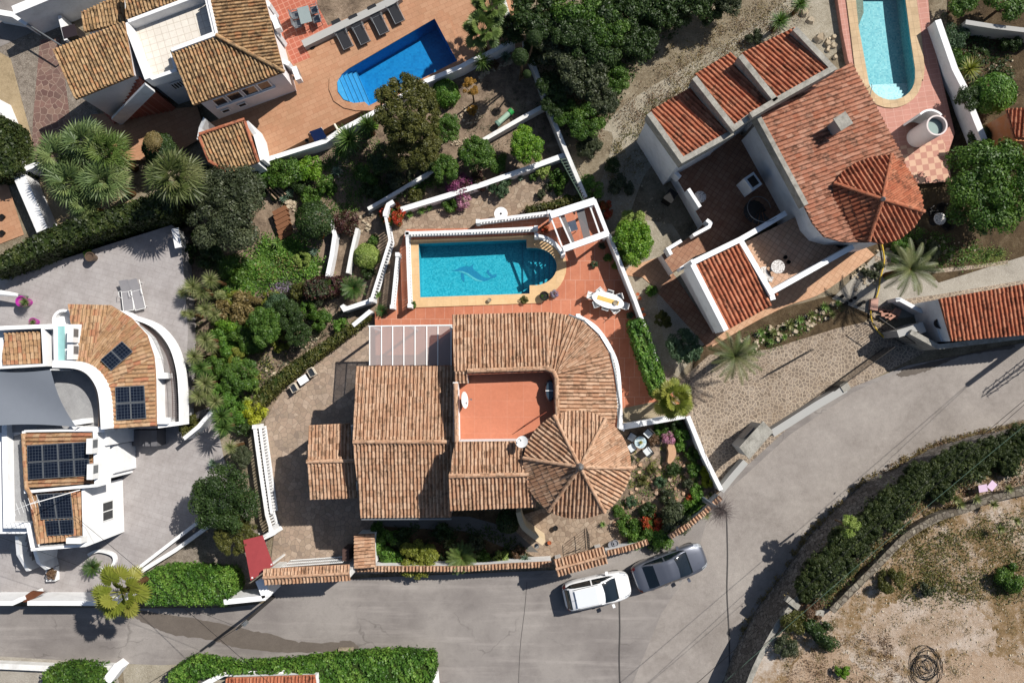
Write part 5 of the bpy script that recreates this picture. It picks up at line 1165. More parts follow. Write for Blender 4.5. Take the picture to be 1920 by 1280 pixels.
# ============================================================ cars
def loft(mb, secs, close=True, r=.5):
    n_ = len(secs[0]); vs = [p for s in secs for p in s]
    fs = [(i*n_+k, (i+1)*n_+k, (i+1)*n_+k+1, i*n_+k+1) for i in range(len(secs)-1) for k in range(n_-1)]
    if close: fs += [tuple(range(n_)), tuple(len(vs)-1-k for k in range(n_))]
    mb.add(vs, fs, r)
def interp(tab, x):
    for (a, b), (c, d) in zip(tab, tab[1:]):
        if x <= c: s = (x-a)/(c-a); s = s*s*(3-2*s) if False else s; return b+(d-b)*s
    return tab[-1][1]
def make_car(label, px, py, ang, L, W, Hh, paint, suv, z=0.008):
    p = P(px, py, z); t_ = thing('parked_car', label, 'car', (0, 0, 0), 'cars parked nose to tail by the street wall')
    hl = L/2; hw = W/2
    wid = [(-hl, .60), (-hl+.06, .76), (-hl+.25, .9), (-hl+.7, .985), (0, 1), (hl-1.0, .99), (hl-.5, .93), (hl-.2, .82), (hl-.06, .68), (hl, .5)]
    if suv: belt = [(-hl, .62), (-hl+.05, .9), (-hl+.25, 1.03), (0, 1.0), (hl-1.25, 1.0), (hl-.7, .96), (hl-.25, .86), (hl-.05, .7), (hl, .55)]
    else: belt = [(-hl, .6), (-hl+.05, .84), (-hl+.3, .97), (-hl+.9, .98), (0, .93), (hl-1.5, .93), (hl-.8, .84), (hl-.25, .7), (hl-.05, .58), (hl, .45)]
    xs = [-hl, -hl+.03, -hl+.08, -hl+.16, -hl+.3, -hl+.5, -hl+.8]+[(-hl+.8)+(L-1.6)*i/9 for i in range(1, 9)]+[hl-.8, hl-.5, hl-.3, hl-.18, hl-.09, hl-.03, hl]
    body = MB(); secs = []
    for x in xs:
        w_ = hw*interp(wid, x); zt = interp(belt, x); zb = .22 if abs(x) < hl-.3 else .3
        half = [(w_*.9, zb), (w_*.98, zb+.08), (w_, .5 if zt > .6 else zt*.8), (w_*.985, min(zt-.12, .72)), (w_*.95, zt-.07), (w_*.88, zt-.015), (w_*.7, zt+.02), (w_*.35, zt+.035), (0, zt+.04)]
        prof = half+[(-a, b) for a, b in half[-2::-1]]; secs.append([(x, a, b) for a, b in prof])
    loft(body, secs)
    b = body.build('body', paint, t_, smooth=True, local=True)
    # glasshouse
    if suv: rt = [(-hl+.12, .98), (-hl+.32, 1.32), (-hl+.7, Hh-.07), (-.3, Hh), (.25, Hh-.03), (.62, Hh-.16), (1.22, 1.02)]; x0, x1 = -hl+.12, 1.22
    else: rt = [(-hl+.62, .97), (-hl+1.25, Hh-.14), (-.45, Hh-.02), (-.1, Hh), (.35, Hh-.05), (.6, Hh-.14), (1.2, .95)]; x0, x1 = -hl+.62, 1.2
    N = 26; gx = [x0+(x1-x0)*i/N for i in range(N+1)]; secs = []; top = []
    def glass_sec(x, off=0, cut=None):
        zr = interp(rt, x); zb = interp(belt, x)-.03; wb = hw*interp(wid, x)*.9; f = max(0, (zr-zb)/(Hh-zb)); wr = wb-(wb-hw*.68)*f
        end = min(1, min((x-x0), (x1-x))/.35); wb *= .86+.14*math.sqrt(max(0, end)); wr *= .86+.14*math.sqrt(max(0, end))
        half = [(wb, zb), (wb+(wr-wb)*.5, zb+(zr-zb)*.55), (wr, zr-.07*f), (wr*.92, zr-.02*f), (wr*.6, zr+.012), (0, zr+.02)]
        return half
    for x in gx:
        h = glass_sec(x); pr = h+[(-a, b_) for a, b_ in h[-2::-1]]; secs.append([(x, a, c_) for a, c_ in pr])
    g_ = MB(); loft(g_, secs); g_.build('windows', M['car_glass'], t_, smooth=True, local=True)
    # roof skin and pillars in body colour, standing 6 mm proud
    rx0, rx1 = (-hl+.42, .3) if suv else (-.98, .3)
    rs = MB(); secs = []; fr = []
    M_ = 12
    for i in range(M_+1):
        x = rx0+(rx1-rx0)*i/M_; h = glass_sec(x)[2:]; bow = 0
        pr = h+[(-a, b_) for a, b_ in h[-2::-1]]; secs.append([(x+.1*(1-(abs(a)/(hw*.7))**2)*(1 if i == M_ else 0), a*1.004, c_+.008) for a, c_ in pr])
    loft(rs, secs, False)
    for sgn in (1, -1):
        for xa, xb in ((rx1, x1-.02), (x0+.05, rx0)):
            k = 8; vs = []
            for i in range(k+1):
                x = xa+(xb-xa)*i/k; h = glass_sec(x); (a0, z0_), (a1, z1_) = h[1], h[2]
                a2, z2_ = h[3]
                q = [(x, sgn*(a1+.008-(a1-a0)*.35), z1_-(z1_-z0_)*.35), (x, sgn*(a1+.012), z1_+.008), (x, sgn*(a2-.0), z2_+.010)]; vs += q
            fs = [(i*3+j, (i+1)*3+j, (i+1)*3+j+1, i*3+j+1) for i in range(k) for j in range(2)]
            rs.add(vs, [f if sgn > 0 else f[::-1] for f in fs], .5)
        x = -.25; h = glass_sec(x); vs = [(x+dx, sgn*(a+.007), zz) for a, zz in h[:3] for dx in (-.04, .04)]; rs.add(vs, [(0, 1, 3, 2), (2, 3, 5, 4)], .5)
    ro = rs.build('roof', paint, t_, smooth=True, local=True)
    if suv:
        m = MB()
        for s in (1, -1): m.tube([(-hl+.7, s*hw*.64, Hh-.02), (-hl+.9, s*hw*.66, Hh+.03), (.1, s*hw*.66, Hh+.02), (.3, s*hw*.66, Hh-.04)], .018, 6)
        m.build('roof_rails', M['grey_metal'], ro, local=True)
        m = MB(); m.tube([(-hl+.75, 0, Hh), (-hl+.6, 0, Hh+.16)], .012, 5); m.build('aerial', M['rubber'], ro, local=True)
        m = MB(); m.prism([(-1.35, -.5), (-1.35, .5), (-.05, .5), (-.05, -.5)], Hh+.0, Hh+.03); m.build('sunroof', m_plain('white roof glass', '#e9edf2', .8, .1, .6, 0, .02), ro, local=True)
    else:
        m = MB()
        for s in (1, -1): m.tube([(hl-1.35, s*.42, .905), (hl-.55, s*.3, .84)], .014, 5)
        m.build('bonnet_crease', paint, b, local=True)
    m = MB(); fx = lambda x, k: (x, k*hw*interp(wid, x), interp(belt, x)+.026-.02*abs(k)); ln = []
    m.tube([fx(hl-1.2, k/8) for k in range(-6, 7)], .007, 4); m.tube([fx(hl-.16-.1*abs(k/8)**2, k/8) for k in range(-6, 7)], .007, 4)
    for s in (1, -1): m.tube([fx(hl-1.2+.13*k, s*.76) for k in range(8)], .007, 4)
    if not suv: m.tube([fx(-hl+.62, k/8) for k in range(-6, 7)], .007, 4); m.tube([fx(-hl+.1+.05*abs(k/8), k/8) for k in range(-6, 7)], .007, 4)
    m.build('panel_gaps', M['rubber'], b, local=True)
    for sx in (1, -1):
        for sy in (1, -1):
            cx = (hl-.82) if sx > 0 else (-hl+.82); rr = .34 if suv else .33
            m = MB(); q = [(rr*.6, -.1), (rr*.97, -.1), (rr, -.07), (rr, .07), (rr*.97, .1), (rr*.6, .1)]; vs = []; seg = 24
            for ra, yy in q:
                for k in range(seg): a = 2*math.pi*k/seg; vs.append((cx+ra*math.cos(a), sy*(hw-.17)+yy, rr+ra*math.sin(a)))
            m.add(vs, [(i*seg+k, i*seg+(k+1) % seg, (i+1)*seg+(k+1) % seg, (i+1)*seg+k) for i in range(5) for k in range(seg)], .5)
            wh = m.build('wheel', M['rubber'], t_, local=True)
            m = MB(); m.add([(cx+rr*.62*math.cos(2*math.pi*k/16), sy*(hw-.068), rr+rr*.62*math.sin(2*math.pi*k/16)) for k in range(16)], [tuple(range(16))], .5)
            m.build('rim', M['grey_metal'], wh, local=True)
    for s in (1, -1):
        m = MB(); m.box((.78, s*(hw+.09), 1.0 if suv else .94), (.16, .22, .13), s*-.15); m.build('wing_mirror', paint if s < 0 or not suv else paint, t_, local=True)
        m = MB(); vs = []
        for i in range(7):
            x = hl-.5+.42*i/6; w_ = hw*interp(wid, x); zt = interp(belt, x); vs += [(x, s*(w_*.985+.006), zt-.16), (x, s*(w_*.94+.01), zt-.05), (x, s*(w_*.74), zt+.028)]
        fs = [(i*3+j, (i+1)*3+j, (i+1)*3+j+1, i*3+j+1) for i in range(6) for j in range(2)]; m.add(vs, [f[::-1] if s < 0 else f for f in fs], .5); m.build('headlight', M['lamp_glass'], t_, local=True)
        m = MB(); vs = []
        for i in range(4):
            x = -hl+.02+.24*i/3; w_ = hw*interp(wid, x); zt = interp(belt, x); vs += [(x-.008, s*(w_*1.0+.006), .62), (x-.008, s*(w_*.97+.01), zt-.06), (x-.008, s*(w_*.8), zt+.022)]
        fs = [(i*3+j, (i+1)*3+j, (i+1)*3+j+1, i*3+j+1) for i in range(3) for j in range(2)]; m.add(vs, [f[::-1] if s < 0 else f for f in fs], .5); m.build('tail_light', M['red_glass'], t_, local=True)
        for x in (.3, -.62):
            m = MB(); m.box((x, s*(hw*1.0+.01), .8), (.18, .03, .03)); m.build('door_handle', M['grey_metal'] if suv else M['grey_metal'], t_, local=True)
    t_.location = p; t_.rotation_euler = (0, 0, R(ang)); return t_
M['car_glass'] = m_plain('tinted car glass', '#0f171c', 1, .04, 1.0, 0, .1, 1)
M['lamp_glass'] = m_plain('headlamp glass', '#c8cdd2', .8, .08, .8, .3, .05)
M['red_glass'] = m_plain('red lamp glass', '#6e0f12', .9, .15, .6)
def carpaint(n_, h, k, metal, rough):
    t = NT(n_); t.out(mulc(lin(h), k), rough, .5, metal); t.b.inputs['Coat Weight'].default_value = .8; t.b.inputs['Coat Roughness'].default_value = .05; return t.m
M['paint_white'] = carpaint('white car paint', '#ffffff', .82, 0, .35); M['paint_grey'] = carpaint('silver grey metallic paint', '#787c87', .8, .6, .3)
make_car('white hatchback crossover with roof rails parked behind the silver grey saloon', 1117, 1101, 12.5, 4.12, 1.78, 1.56, M['paint_white'], True)
make_car('silver grey saloon car parked in front of the white car', 1252, 1058, 20, 4.6, 1.83, 1.38, M['paint_grey'], False)
# ============================================================ garden furniture
def chair(loc, rz, mat, label, group, style='plain', cushion=None, z=None):
    t_ = thing('garden_chair', label, 'chair', (0, 0, 0), group)
    w_ = .5
    m = MB(); m.box((0, 0, .43), (w_, w_, .035)); 
    m.build('seat', mat, t_, local=True)
    m = MB(); m.box((0, -w_/2+.02, .68), (w_*.95, .035, .45), 0, None, R(8)); m.build('backrest', mat, t_, local=True)
    for x in (-1, 1):
        for y in (-1, 1): m = MB(); m.tube([(x*w_*.45, y*w_*.45, 0), (x*w_*.43, y*w_*.43, .42)], .018, 5); m.build('leg', mat, t_, local=True)
    for x in (-1, 1): m = MB(); m.tube([(x*w_*.5, -w_*.45, .62), (x*w_*.52, 0, .66), (x*w_*.5, w_*.4, .62), (x*w_*.48, w_*.42, .42)], .02, 5); m.build('armrest', mat, t_, local=True)
    if cushion: m = MB(); m.box((0, 0.01, .48), (w_*.86, w_*.86, .06)); m.build('cushion', cushion, t_, local=True)
    t_.location = loc; t_.rotation_euler = (0, 0, rz); return t_
def round_table(label, loc, rad, h, mat, legmat=None, rx=1, rz=0, cat='table', topmats=None, group=None):
    t_ = thing('garden_table', label, cat, loc, group)
    m = MB(); m.lathe((loc[0], loc[1], loc[2]+h-.04), [(rad*.98, 0), (rad, .02), (rad*.98, .04)], 32, .5, rx, 1, rz); top = m.build('table_top', mat, t_)
    m = MB(); m.lathe((loc[0], loc[1], loc[2]), [(rad*.5, 0), (rad*.45, .04), (.06, .07), (.05, h-.05)], 16); m.build('pedestal', legmat or mat, t_)
    return t_, top
# oval table with six chairs on the pool deck
p = P(1140, 563, TD+.75); L0 = (p.x, p.y, TD)
tt, top = round_table('white oval dining table with a yellow runner on the pool deck', L0, .47, .75, M['white_clean'], M['white_metal'], 2.15, R(-17))
m = MB(); m.box((L0[0]+.0, L0[1], TD+.757), (1.35, .26, .012), R(-17)); m.build('runner', m_plain('yellow straw runner', '#e3bd6a', .85, .8, .2, 0, .15, 8), top)
for k, (dx, dy) in enumerate(((-.6, .4), (0, .42), (.6, .4), (-.6, -.4), (0, -.42), (.6, -.4), (1.1, .0), (-1.1, 0))):
    ca, sa = math.cos(R(-17)), math.sin(R(-17)); x = L0[0]+dx*ca-dy*sa; y = L0[1]+dx*sa+dy*ca
    lab = ['at the upper left', 'in the middle of the upper side', 'at the upper right', 'at the lower left', 'in the middle of the lower side', 'at the lower right', 'at the right hand end', 'at the left hand end'][k]
    chair((x, y, TD), R(-17)+math.atan2(-dy, -dx)-R(90), M['white_metal'], 'white wire chair '+lab+' of the oval table', 'white wire chairs round the oval table').scale = (.8, .8, .95)
# pieces on the oval table
m = MB(); m.lathe((L0[0]+.45, L0[1]-.15, TD+.77), [(.03, 0), (.14, .05), (.15, .08), (.13, .06), (.02, .02)], 14); tag(m.build('fruit_bowl', M['stone']), 'small round bowl on the oval dining table', 'bowl')
p = P(939, 400, .9); _, rtop = round_table('round white stone table with a central hole beside the deck wall', (p.x, p.y, 0), .42, .8, M['white_clean'])
m = MB(); m.lathe((p.x, p.y, .8), [(.07, 0), (.07, .012)], 12); m.build('parasol_hole', M['rubber'], rtop)
p = P(1072, 424, TD+.72); t_ = thing('garden_table', 'square white glass table standing under the pergola', 'table', (p.x, p.y, TD)); m = MB(); m.box((p.x, p.y, TD+.7), (.62, .62, .04), R(17)); m.build('table_top', M['white_clean'], t_)
for k in range(4): m = MB(); a = R(17+45+90*k); m.tube([(p.x+.38*math.cos(a), p.y+.38*math.sin(a), TD), (p.x+.38*math.cos(a), p.y+.38*math.sin(a), TD+.68)], .025, 6); m.build('leg', M['white_metal'], t_)
# mosaic table with four chairs in the succulent garden
p = P(1201, 829, .75)
tm = NT('blue white mosaic'); vv = tm.n('TexVoronoi', feature='F1'); tm.l(tm.co(), vv.inputs['Vector']); vv.inputs['Scale'].default_value = 14; sp_ = tm.n('SeparateColor'); tm.l(vv.outputs['Color'], sp_.inputs[0])
M['mos_table'] = tm.out(tm.ramp(sp_.outputs[0], [(0, mulc(lin('#8fb6c4'), .8)), (.5, mulc(lin('#dfe6e4'), .8)), (1, mulc(lin('#a9c7d2'), .8))]), .4, .4)
round_table('round blue and white mosaic table in the succulent garden', (p.x, p.y, .01), .37, .74, M['mos_table'], M['black_metal'])
m = MB(); m.lathe((p.x, p.y, .752), [(.06, 0), (.08, .1), (.02, .1)], 10)
for k in range(16): a = k*.8; m.add([(p.x, p.y, .84), (p.x+.1*math.cos(a), p.y+.1*math.sin(a), .95), (p.x+.16*math.cos(a+.3), p.y+.16*math.sin(a+.3), .88)], [(0, 1, 2)], None)
tag(m.build('table_plant', m_leaf('yellow flower leaves', '#5e7a2c', '#d8c040')), 'small yellow flowering pot plant on the mosaic table', 'plant')
cu = m_plain('white seat cushion', '#dfe4e6', .8, .8)
for (x, y, lab) in ((1184, 819, 'upper left'), (1215, 812, 'upper right'), (1184, 839, 'lower left'), (1214, 846, 'lower right')):
    q = P(x, y, .45); chair((q.x, q.y, .01), math.atan2(p.y-q.y, p.x-q.x)-R(90), M['black_metal'], 'black iron chair with white cushion at the '+lab+' of the mosaic table', 'black iron chairs round the mosaic table', cushion=cu)
# lace tables of the right hand house
tl_ = NT('white lace tile'); vv = tl_.n('TexVoronoi', feature='DISTANCE_TO_EDGE'); tl_.l(tl_.co(), vv.inputs['Vector']); vv.inputs['Scale'].default_value = 9
M['lace'] = tl_.out(tl_.ramp(vv.outputs['Distance'], [(.03, mulc(lin('#8a7f78'), .8)), (.1, mulc(lin('#e9e5e0'), .8))]), .5, .3)
p = P(1313, 369, ZC+.75); round_table('round white lace patterned table by the courtyard parapet', (p.x, p.y, ZC), .36, .74, M['lace'], M['white_metal'])
p = P(1459, 500, ZG+.75); round_table('round white lace patterned table on the sandy roof terrace beside the curved bench', (p.x, p.y, ZG), .4, .74, M['lace'], M['white_metal'])
t_ = thing('bench', 'curved grey tiled bench beside the round table on the sandy roof terrace', 'bench', (p.x-.9, p.y-.4, ZG)); m = MB()
pts = [P(*q, ZG+.45) for q in spline([(1432, 500), (1434, 512), (1440, 520), (1449, 524)], 4)]; m.wall([(a.x, a.y) for a in pts], .3, ZG+.38, ZG+.45); m.build('seat', M['lace'], t_)
m = MB(); m.wall([(a.x, a.y) for a in pts], .12, ZG, ZG+.38); m.build('base', M['grey_render'], t_)
for x, y in ((1471, 483), (1477, 492)):
    q = P(x, y, ZG); m = MB(); m.lathe((q.x, q.y, ZG), [(.09, 0), (.12, .2), (.09, .2), (.08, .05)], 12); tag(m.build('plant_pot', M['rubber']), 'small dark pot beside the lace table on the sandy terrace', 'pot', 'small dark pots beside the lace table')
# dark round grill wheel in the courtyard
p = P(1411, 405, ZC); t_ = thing('spiral_stair', 'black iron spiral stair rising in the shaded corner of the courtyard', 'stair', (p.x, p.y, ZC)); m = MB()
m.tube([(p.x, p.y, ZC), (p.x, p.y, ZC+2.2)], .06, 8); m.build('pole', M['black_metal'], t_)
m = MB()
for k in range(12):
    a = R(20+k*24); zz = ZC+.15*(k+1); e1 = Vector((math.cos(a), math.sin(a))); e2 = Vector((math.cos(a+R(22)), math.sin(a+R(22))))
    m.prism([(p.x+e1.x*.08, p.y+e1.y*.08), (p.x+e1.x*.85, p.y+e1.y*.85), (p.x+e2.x*.85, p.y+e2.y*.85)], zz-.03, zz)
m.build('treads', M['black_metal'], t_)
m = MB(); m.tube([(p.x+.87*math.cos(R(20+k*12)), p.y+.87*math.sin(R(20+k*12)), ZC+.9+.075*k) for k in range(25)], .02, 6); m.build('handrail', M['grey_metal'], t_)
# sun loungers
def lounger(label, px, py, ang, z, frame, sling, group, L=1.9):
    t_ = thing('sun_lounger', label, 'sun lounger', (0, 0, 0), group)
    m = MB(); m.box((.3, 0, .3), (L*.6, .58, .03)); m.build('seat', sling, t_, local=True)
    m = MB(); m.box((-.62, 0, .42), (.72, .58, .03), 0, None, 0, R(20)); m.build('backrest', sling, t_, local=True)
    m = MB()
    for s in (1, -1): m.tube([(.9, s*.32, .3), (-.9, s*.32, .3)], .022, 6)
    m.tube([(.9, -.32, .3), (.9, .32, .3)], .022, 6); m.tube([(-.28, -.32, .3), (-.28, .32, .3)], .02, 6); m.build('frame', frame, t_, local=True)
    for x in (.75, -.75):
        for s in (1, -1): m = MB(); m.tube([(x, s*.32, .3), (x+.04, s*.34, 0)], .02, 5); m.build('leg', frame, t_, local=True)
    for s in (1, -1): m = MB(); m.tube([(-.35, s*.34, .3), (-.3, s*.38, .5), (-.0, s*.38, .52), (.1, s*.34, .3)], .015, 5); m.build('armrest', frame, t_, local=True)
    p = P(px, py, z); t_.location = p; t_.rotation_euler = (0, 0, R(ang)); return t_
sl_d = m_plain('charcoal sling cloth', '#2c2d31', .9, .7, .2); sl_g = m_plain('grey sling cloth', '#99979a', .8, .8, .2)
for k, (x, y, lab) in enumerate(((644, 70, 'black sun lounger nearest the house on the blue pool terrace'), (676, 61, 'second black sun lounger from the house on the blue pool terrace'), (711, 43, 'third black sun lounger from the house on the blue pool terrace'), (740, 22, 'black sun lounger farthest from the house beside the blue pool'))):
    lounger(lab, x, y, -64, TP, M['grey_metal'], sl_d, 'black sun loungers by the blue pool')
lounger('grey folding lounger with white frame lying left of its twin on the grey patio', 243, 556, -82, NPZ, M['white_metal'], sl_g, 'grey loungers with white frames on the grey patio')
lounger('grey folding lounger with white frame lying right of its twin on the grey patio', 262, 554, -76, NPZ, M['white_metal'], sl_g, 'grey loungers with white frames on the grey patio')
# grey table with chairs on the red square tiles
p = P(571, 28, TP+.75); t_ = thing('garden_table', 'rectangular grey glass table on the red tiled terrace', 'table', (p.x, p.y, TP)); m = MB(); m.box((p.x, p.y, TP+.73), (.72, 1.05, .04), R(15)); m.build('table_top', m_plain('grey table glass', '#97a3a3', .8, .25), t_)
for sx in (-1, 1):
    for sy in (-1, 1): m = MB(); q = Vector((sx*.28, sy*.42)); c_, s_ = math.cos(R(15)), math.sin(R(15)); x, y = p.x+q.x*c_-q.y*s_, p.y+q.x*s_+q.y*c_; m.tube([(x, y, TP), (x, y, TP+.7)], .025, 5); m.build('leg', M['grey_metal'], t_)
for dx, dy, lab in ((-.62, -.28, 'lower left'), (-.62, .3, 'upper left'), (.62, .3, 'upper right'), (.62, -.28, 'lower right')):
    c_, s_ = math.cos(R(15)), math.sin(R(15)); chair((p.x+dx*c_-dy*s_, p.y+dx*s_+dy*c_, TP), R(15)+(R(-90) if dx < 0 else R(90)), M['grey_metal'], 'grey wire chair at the '+lab+' of the grey glass table', 'grey chairs round the glass table')
p = P(585, 88, TP); m = MB(); m.lathe((p.x, p.y, TP), [(.2, 0), (.19, .05), (.04, .08), (.04, .3)], 14); tag(m.build('umbrella_stand', M['rubber']), 'dark round parasol base at the end of the grey render wall', 'parasol base')
m = MB(); a = P(627, 233, TP+.3); b = P(637, 250, TP+.3); m.tube([a, b], .07, 8); tag(m.build('folded_parasol', m_plain('cream cloth', '#efe6cf', .85)), 'furled cream parasol lying by the white parapet', 'parasol')
t_ = thing('solar_shower', 'small dark blue solar heater panel standing by the white parapet of the blue pool terrace', 'solar panel', P(598, 250, TP)); q = [P(580, 247, TP+.2), P(602, 239, TP+.5), P(613, 258, TP+.5), P(590, 266, TP+.2)]
m = MB(); m.add(q+[v-Vector((0, 0, .05)) for v in q], [(3, 2, 1, 0), (4, 5, 6, 7), (0, 1, 5, 4), (1, 2, 6, 5), (2, 3, 7, 6), (3, 0, 4, 7)], .5); m.build('panel', m_plain('dark blue glass', '#1a2a52', .9, .15, .6), t_)
m = MB(); 
for v in q: m.tube([(v.x, v.y, TP), v-Vector((0, 0, .04))], .03, 6)
m.build('stand', M['white_metal'], t_)
p = P(577, 266, TP); m = MB(); m.lathe((p.x, p.y, TP), [(.1, 0), (.13, .25), (.11, .25), (.1, .1)], 12); tag(m.build('plant_pot', M['rubber']), 'dark pot standing left of the small solar heater', 'pot')
# white wicker chairs and table on the drive
p = P(568, 712, .5); t_ = thing('garden_table', 'small white table between two pale wicker chairs on the flagstone driveway', 'table', (p.x, p.y, 0)); m = MB(); m.box((p.x, p.y, .5), (.62, .46, .04), R(33)); m.build('table_top', M['white_clean'], t_)
for k in range(4): a = R(33+37+[0, 106, 180, 286][k]); m = MB(); m.tube([(p.x+.3*math.cos(a), p.y+.3*math.sin(a), 0), (p.x+.3*math.cos(a), p.y+.3*math.sin(a), .48)], .02, 5); m.build('leg', M['white_metal'], t_)
wic = m_plain('pale wicker', '#d8cdbb', .8, .8, .1, 0, .3, 20)
for x, y, lab in ((585, 698, 'upper right'), (552, 727, 'lower left')):
    q = P(x, y, .4); chair((q.x, q.y, 0), R(120), wic, 'pale wicker armchair at the '+lab+' of the small white driveway table', 'pale wicker armchairs on the driveway')
# stone bench/urn things in the succulent garden
m = MB(); q = PP(spline([(1254, 832), (1262, 830), (1268, 845), (1266, 858), (1258, 868), (1252, 866), (1254, 850), (1252, 840)], 3), .55); m.prism(q, .0, .5); tag(m.build('rock_seat', m_plain('pink sandstone', '#c9a07f', .8, .9, .1, 0, .25, 6, .5)), 'curved pink sandstone slab seat in the succulent garden', 'bench')
# metal cabinets, trampolines and bits
p = P(944, 238, .6); t_ = thing('fallen_drum', 'fallen pale green drum lying beside the white wall in the lemon garden', 'drum', (p.x, p.y, 0)); m = MB(); a = P(935, 230, .3); b = P(955, 212, .3); m.tube([a, b], .17, 14); m.build('drum', m_plain('pale green plastic', '#a9c7b0', .8, .5), t_)  # plastic drum lying on its side, with lid and foot
m = MB(); m.tube([b, b+(b-a).normalized()*.25], .21, 14); m.build('drum_lid', m_plain('green plastic', '#2f9a4a', .8, .5), t_)
m = MB(); m.tube([a, a-(b-a).normalized()*.18], .21, 14); m.build('drum_foot', m_plain('grey green plastic', '#6f8f80', .8, .5), t_)
t_ = thing('wheeled_bin', 'black plastic wheeled bin on its back against the courtyard wall', 'bin', P(1257, 368, 0)); m = MB(); p = P(1257, 368, 1.0); m.box((p.x, p.y, .55), (.55, .7, 1.0), R(-35)); m.build('bin_body', M['rubber'], t_)
m = MB(); m.box((p.x, p.y, 1.08), (.6, .76, .06), R(-35)); m.build('lid', M['rubber'], t_)
# big trampoline-like black hoops by the tower
t_ = thing('garden_swing', 'round black garden table set in the shade east of the tower roof', 'table', P(1762, 412, 0)); p = P(1763, 410, .75)
m = MB(); m.lathe((p.x, p.y, .7), [(.36, 0), (.38, .02), (.36, .05)], 24); m.build('table_top', M['lace'], t_); m = MB(); m.lathe((p.x, p.y, 0), [(.3, 0), (.05, .06), (.05, .7)], 12); m.build('pedestal', M['black_metal'], t_)
for k, (x, y, a) in enumerate(((1745, 398, 40), (1762, 392, 0), (1778, 408, -80), (1774, 424, -140))):
    q = P(x, y, .4); chair((q.x, q.y, 0), math.atan2(p.y-q.y, p.x-q.x)-R(90), M['black_metal'], 'black garden chair in the shade east of the tower roof', 'black chairs in the shade east of the tower')
# ============================================================ pots and small plants
def pot(px, py, r_, h, mat, label, z=0., cat='pot', group=None):
    p = P(px, py, z); m = MB(); m.lathe((p.x, p.y, z), [(r_*.7, 0), (r_*.95, h*.8), (r_*1.05, h*.82), (r_*1.05, h), (r_*.85, h), (r_*.8, h*.85)], 16); return tag(m.build('plant_pot', mat), label, cat, group)
mag = m_plain('magenta plastic', '#b5319d', .8, .5)
pot(55, 567, .32, .8, mag, 'large magenta planter on the grey patio', NPZ); pot(70, 604, .24, .45, mag, 'smaller magenta planter beside the white turret', NPZ)
pot(178, 484, .28, .6, m_plain('brown glazed pot', '#5d4d40', .9, .5), 'brown round pot with a leafy shoot on the grey patio', NPZ)
pot(1254, 0+762, .2, .3, M['terracotta'], 'terracotta pot behind the white deck wall', TD)
for x, y in ((1020, 556), ): pot(x, y, .28, .4, M['rubber'], 'large dark planter at the pool corner', TD)
pot(918, 563, .12, .2, M['stone'], 'small pale stone figure pot on the pool coping', TD+.06)
for x, y in ((1195, 552), (1199, 560), (1204, 580), (1207, 590)): pot(x, y, .1, .18, M['terracotta'], 'small pot hanging on the thin boundary wall', TD+.3, group='small pots along the thin boundary wall')
for i in range(6): pot(1577+i*8 % 42, 556+(i*13) % 18, .11, .2, M['rubber'], 'small dark pot among the succulents by the grey gate', 0, group='small dark pots by the grey gate')
pot(1006, 1022, .14, .2, m_plain('grey pot', '#8d8b88', .8), 'grey round pot on the wall top beside the entrance arch', 1.2); pot(1041, 988, .15, .3, M['rubber'], 'dark pot on the entrance paving below the tower', 0)
pot(1030, 1046-30, .12, .2, M['terracotta'], 'terracotta pot at the foot of the curved wing wall')
for (x, y) in ((1145, 1018), (1152, 1015)): pot(x, y, .2, .45, m_plain('grey shiny pot', '#8b8c92', .8, .3), 'grey urn standing beside the entrance arch', 0, group='grey urns beside the entrance arch')
for (x, y, lab) in ((8, 407, 'upper'), (8, 437, 'lower')): pot(x, y, .14, .25, M['rubber'], lab+' dark round pot on the far west clay patio', 0)
t_ = thing('wicker_planter', 'small table planter full of red brown leaves beside the white front steps', 'planter', P(92, 1078, 0)); m = MB(); p = P(93, 1077, .5); m.box((p.x, p.y, .2), (.6, .85, .4), .05); m.build('box', M['white_clean'], t_)
# red tile pile, boxes by the hose
m = MB()
for k in range(10):
    p = P(1655+k*3.2, 583+((k*7) % 12), .1+.12*(k % 2)); m.box((p.x, p.y, .12+.13*(k % 2)), (.45, .22, .12), R(-10+k*9), None)
tag(m.build('brick_pile', m_plain('pink brick', '#c08f7c', .8, .9)), 'small pile of pink bricks beside the yellow hose', 'bricks')
m = MB(); m.prism(PP([(1634, 560), (1648, 558), (1646, 582), (1632, 580)], .3), 0, .28); tag(m.build('paver_stack', m_plain('pink paving slabs', '#c79c8c', .8, .9)), 'stack of pink paving slabs behind the brick pile', 'slabs')
# yellow hose
M['hose'] = m_plain('yellow hose', '#d3b13a', .85, .5)
m = MB(); hp = spline([(1652, 452), (1656, 470), (1658, 490), (1654, 508), (1650, 525), (1647, 545), (1640, 565), (1633, 578), (1634, 598), (1640, 612), (1650, 625), (1660, 634)], 5); m.tube([P(x, y, .12) for x, y in hp], .05, 8); tag(m.build('garden_hose', M['hose']), 'thick yellow hose snaking down from the tower roof to the drive gate', 'hose')
# rope coil on the rubble
m = MB(); rng = random.Random(5); pts = []
for k in range(150):
    a = k*.42; rr = .55+.35*math.sin(k*.11)+.15*math.sin(k*.37); c0 = P(1735+10*math.sin(k*.05), 1252+8*math.cos(k*.07), PZ+.05); pts.append((c0.x+rr*math.cos(a), c0.y+rr*1.15*math.sin(a), PZ+.04+.03*(k % 3)))
m.tube(pts, .018, 5); tag(m.build('wire_coil', M['rubber']), 'tangled coil of dark cable lying on the rubble plot', 'cable coil')
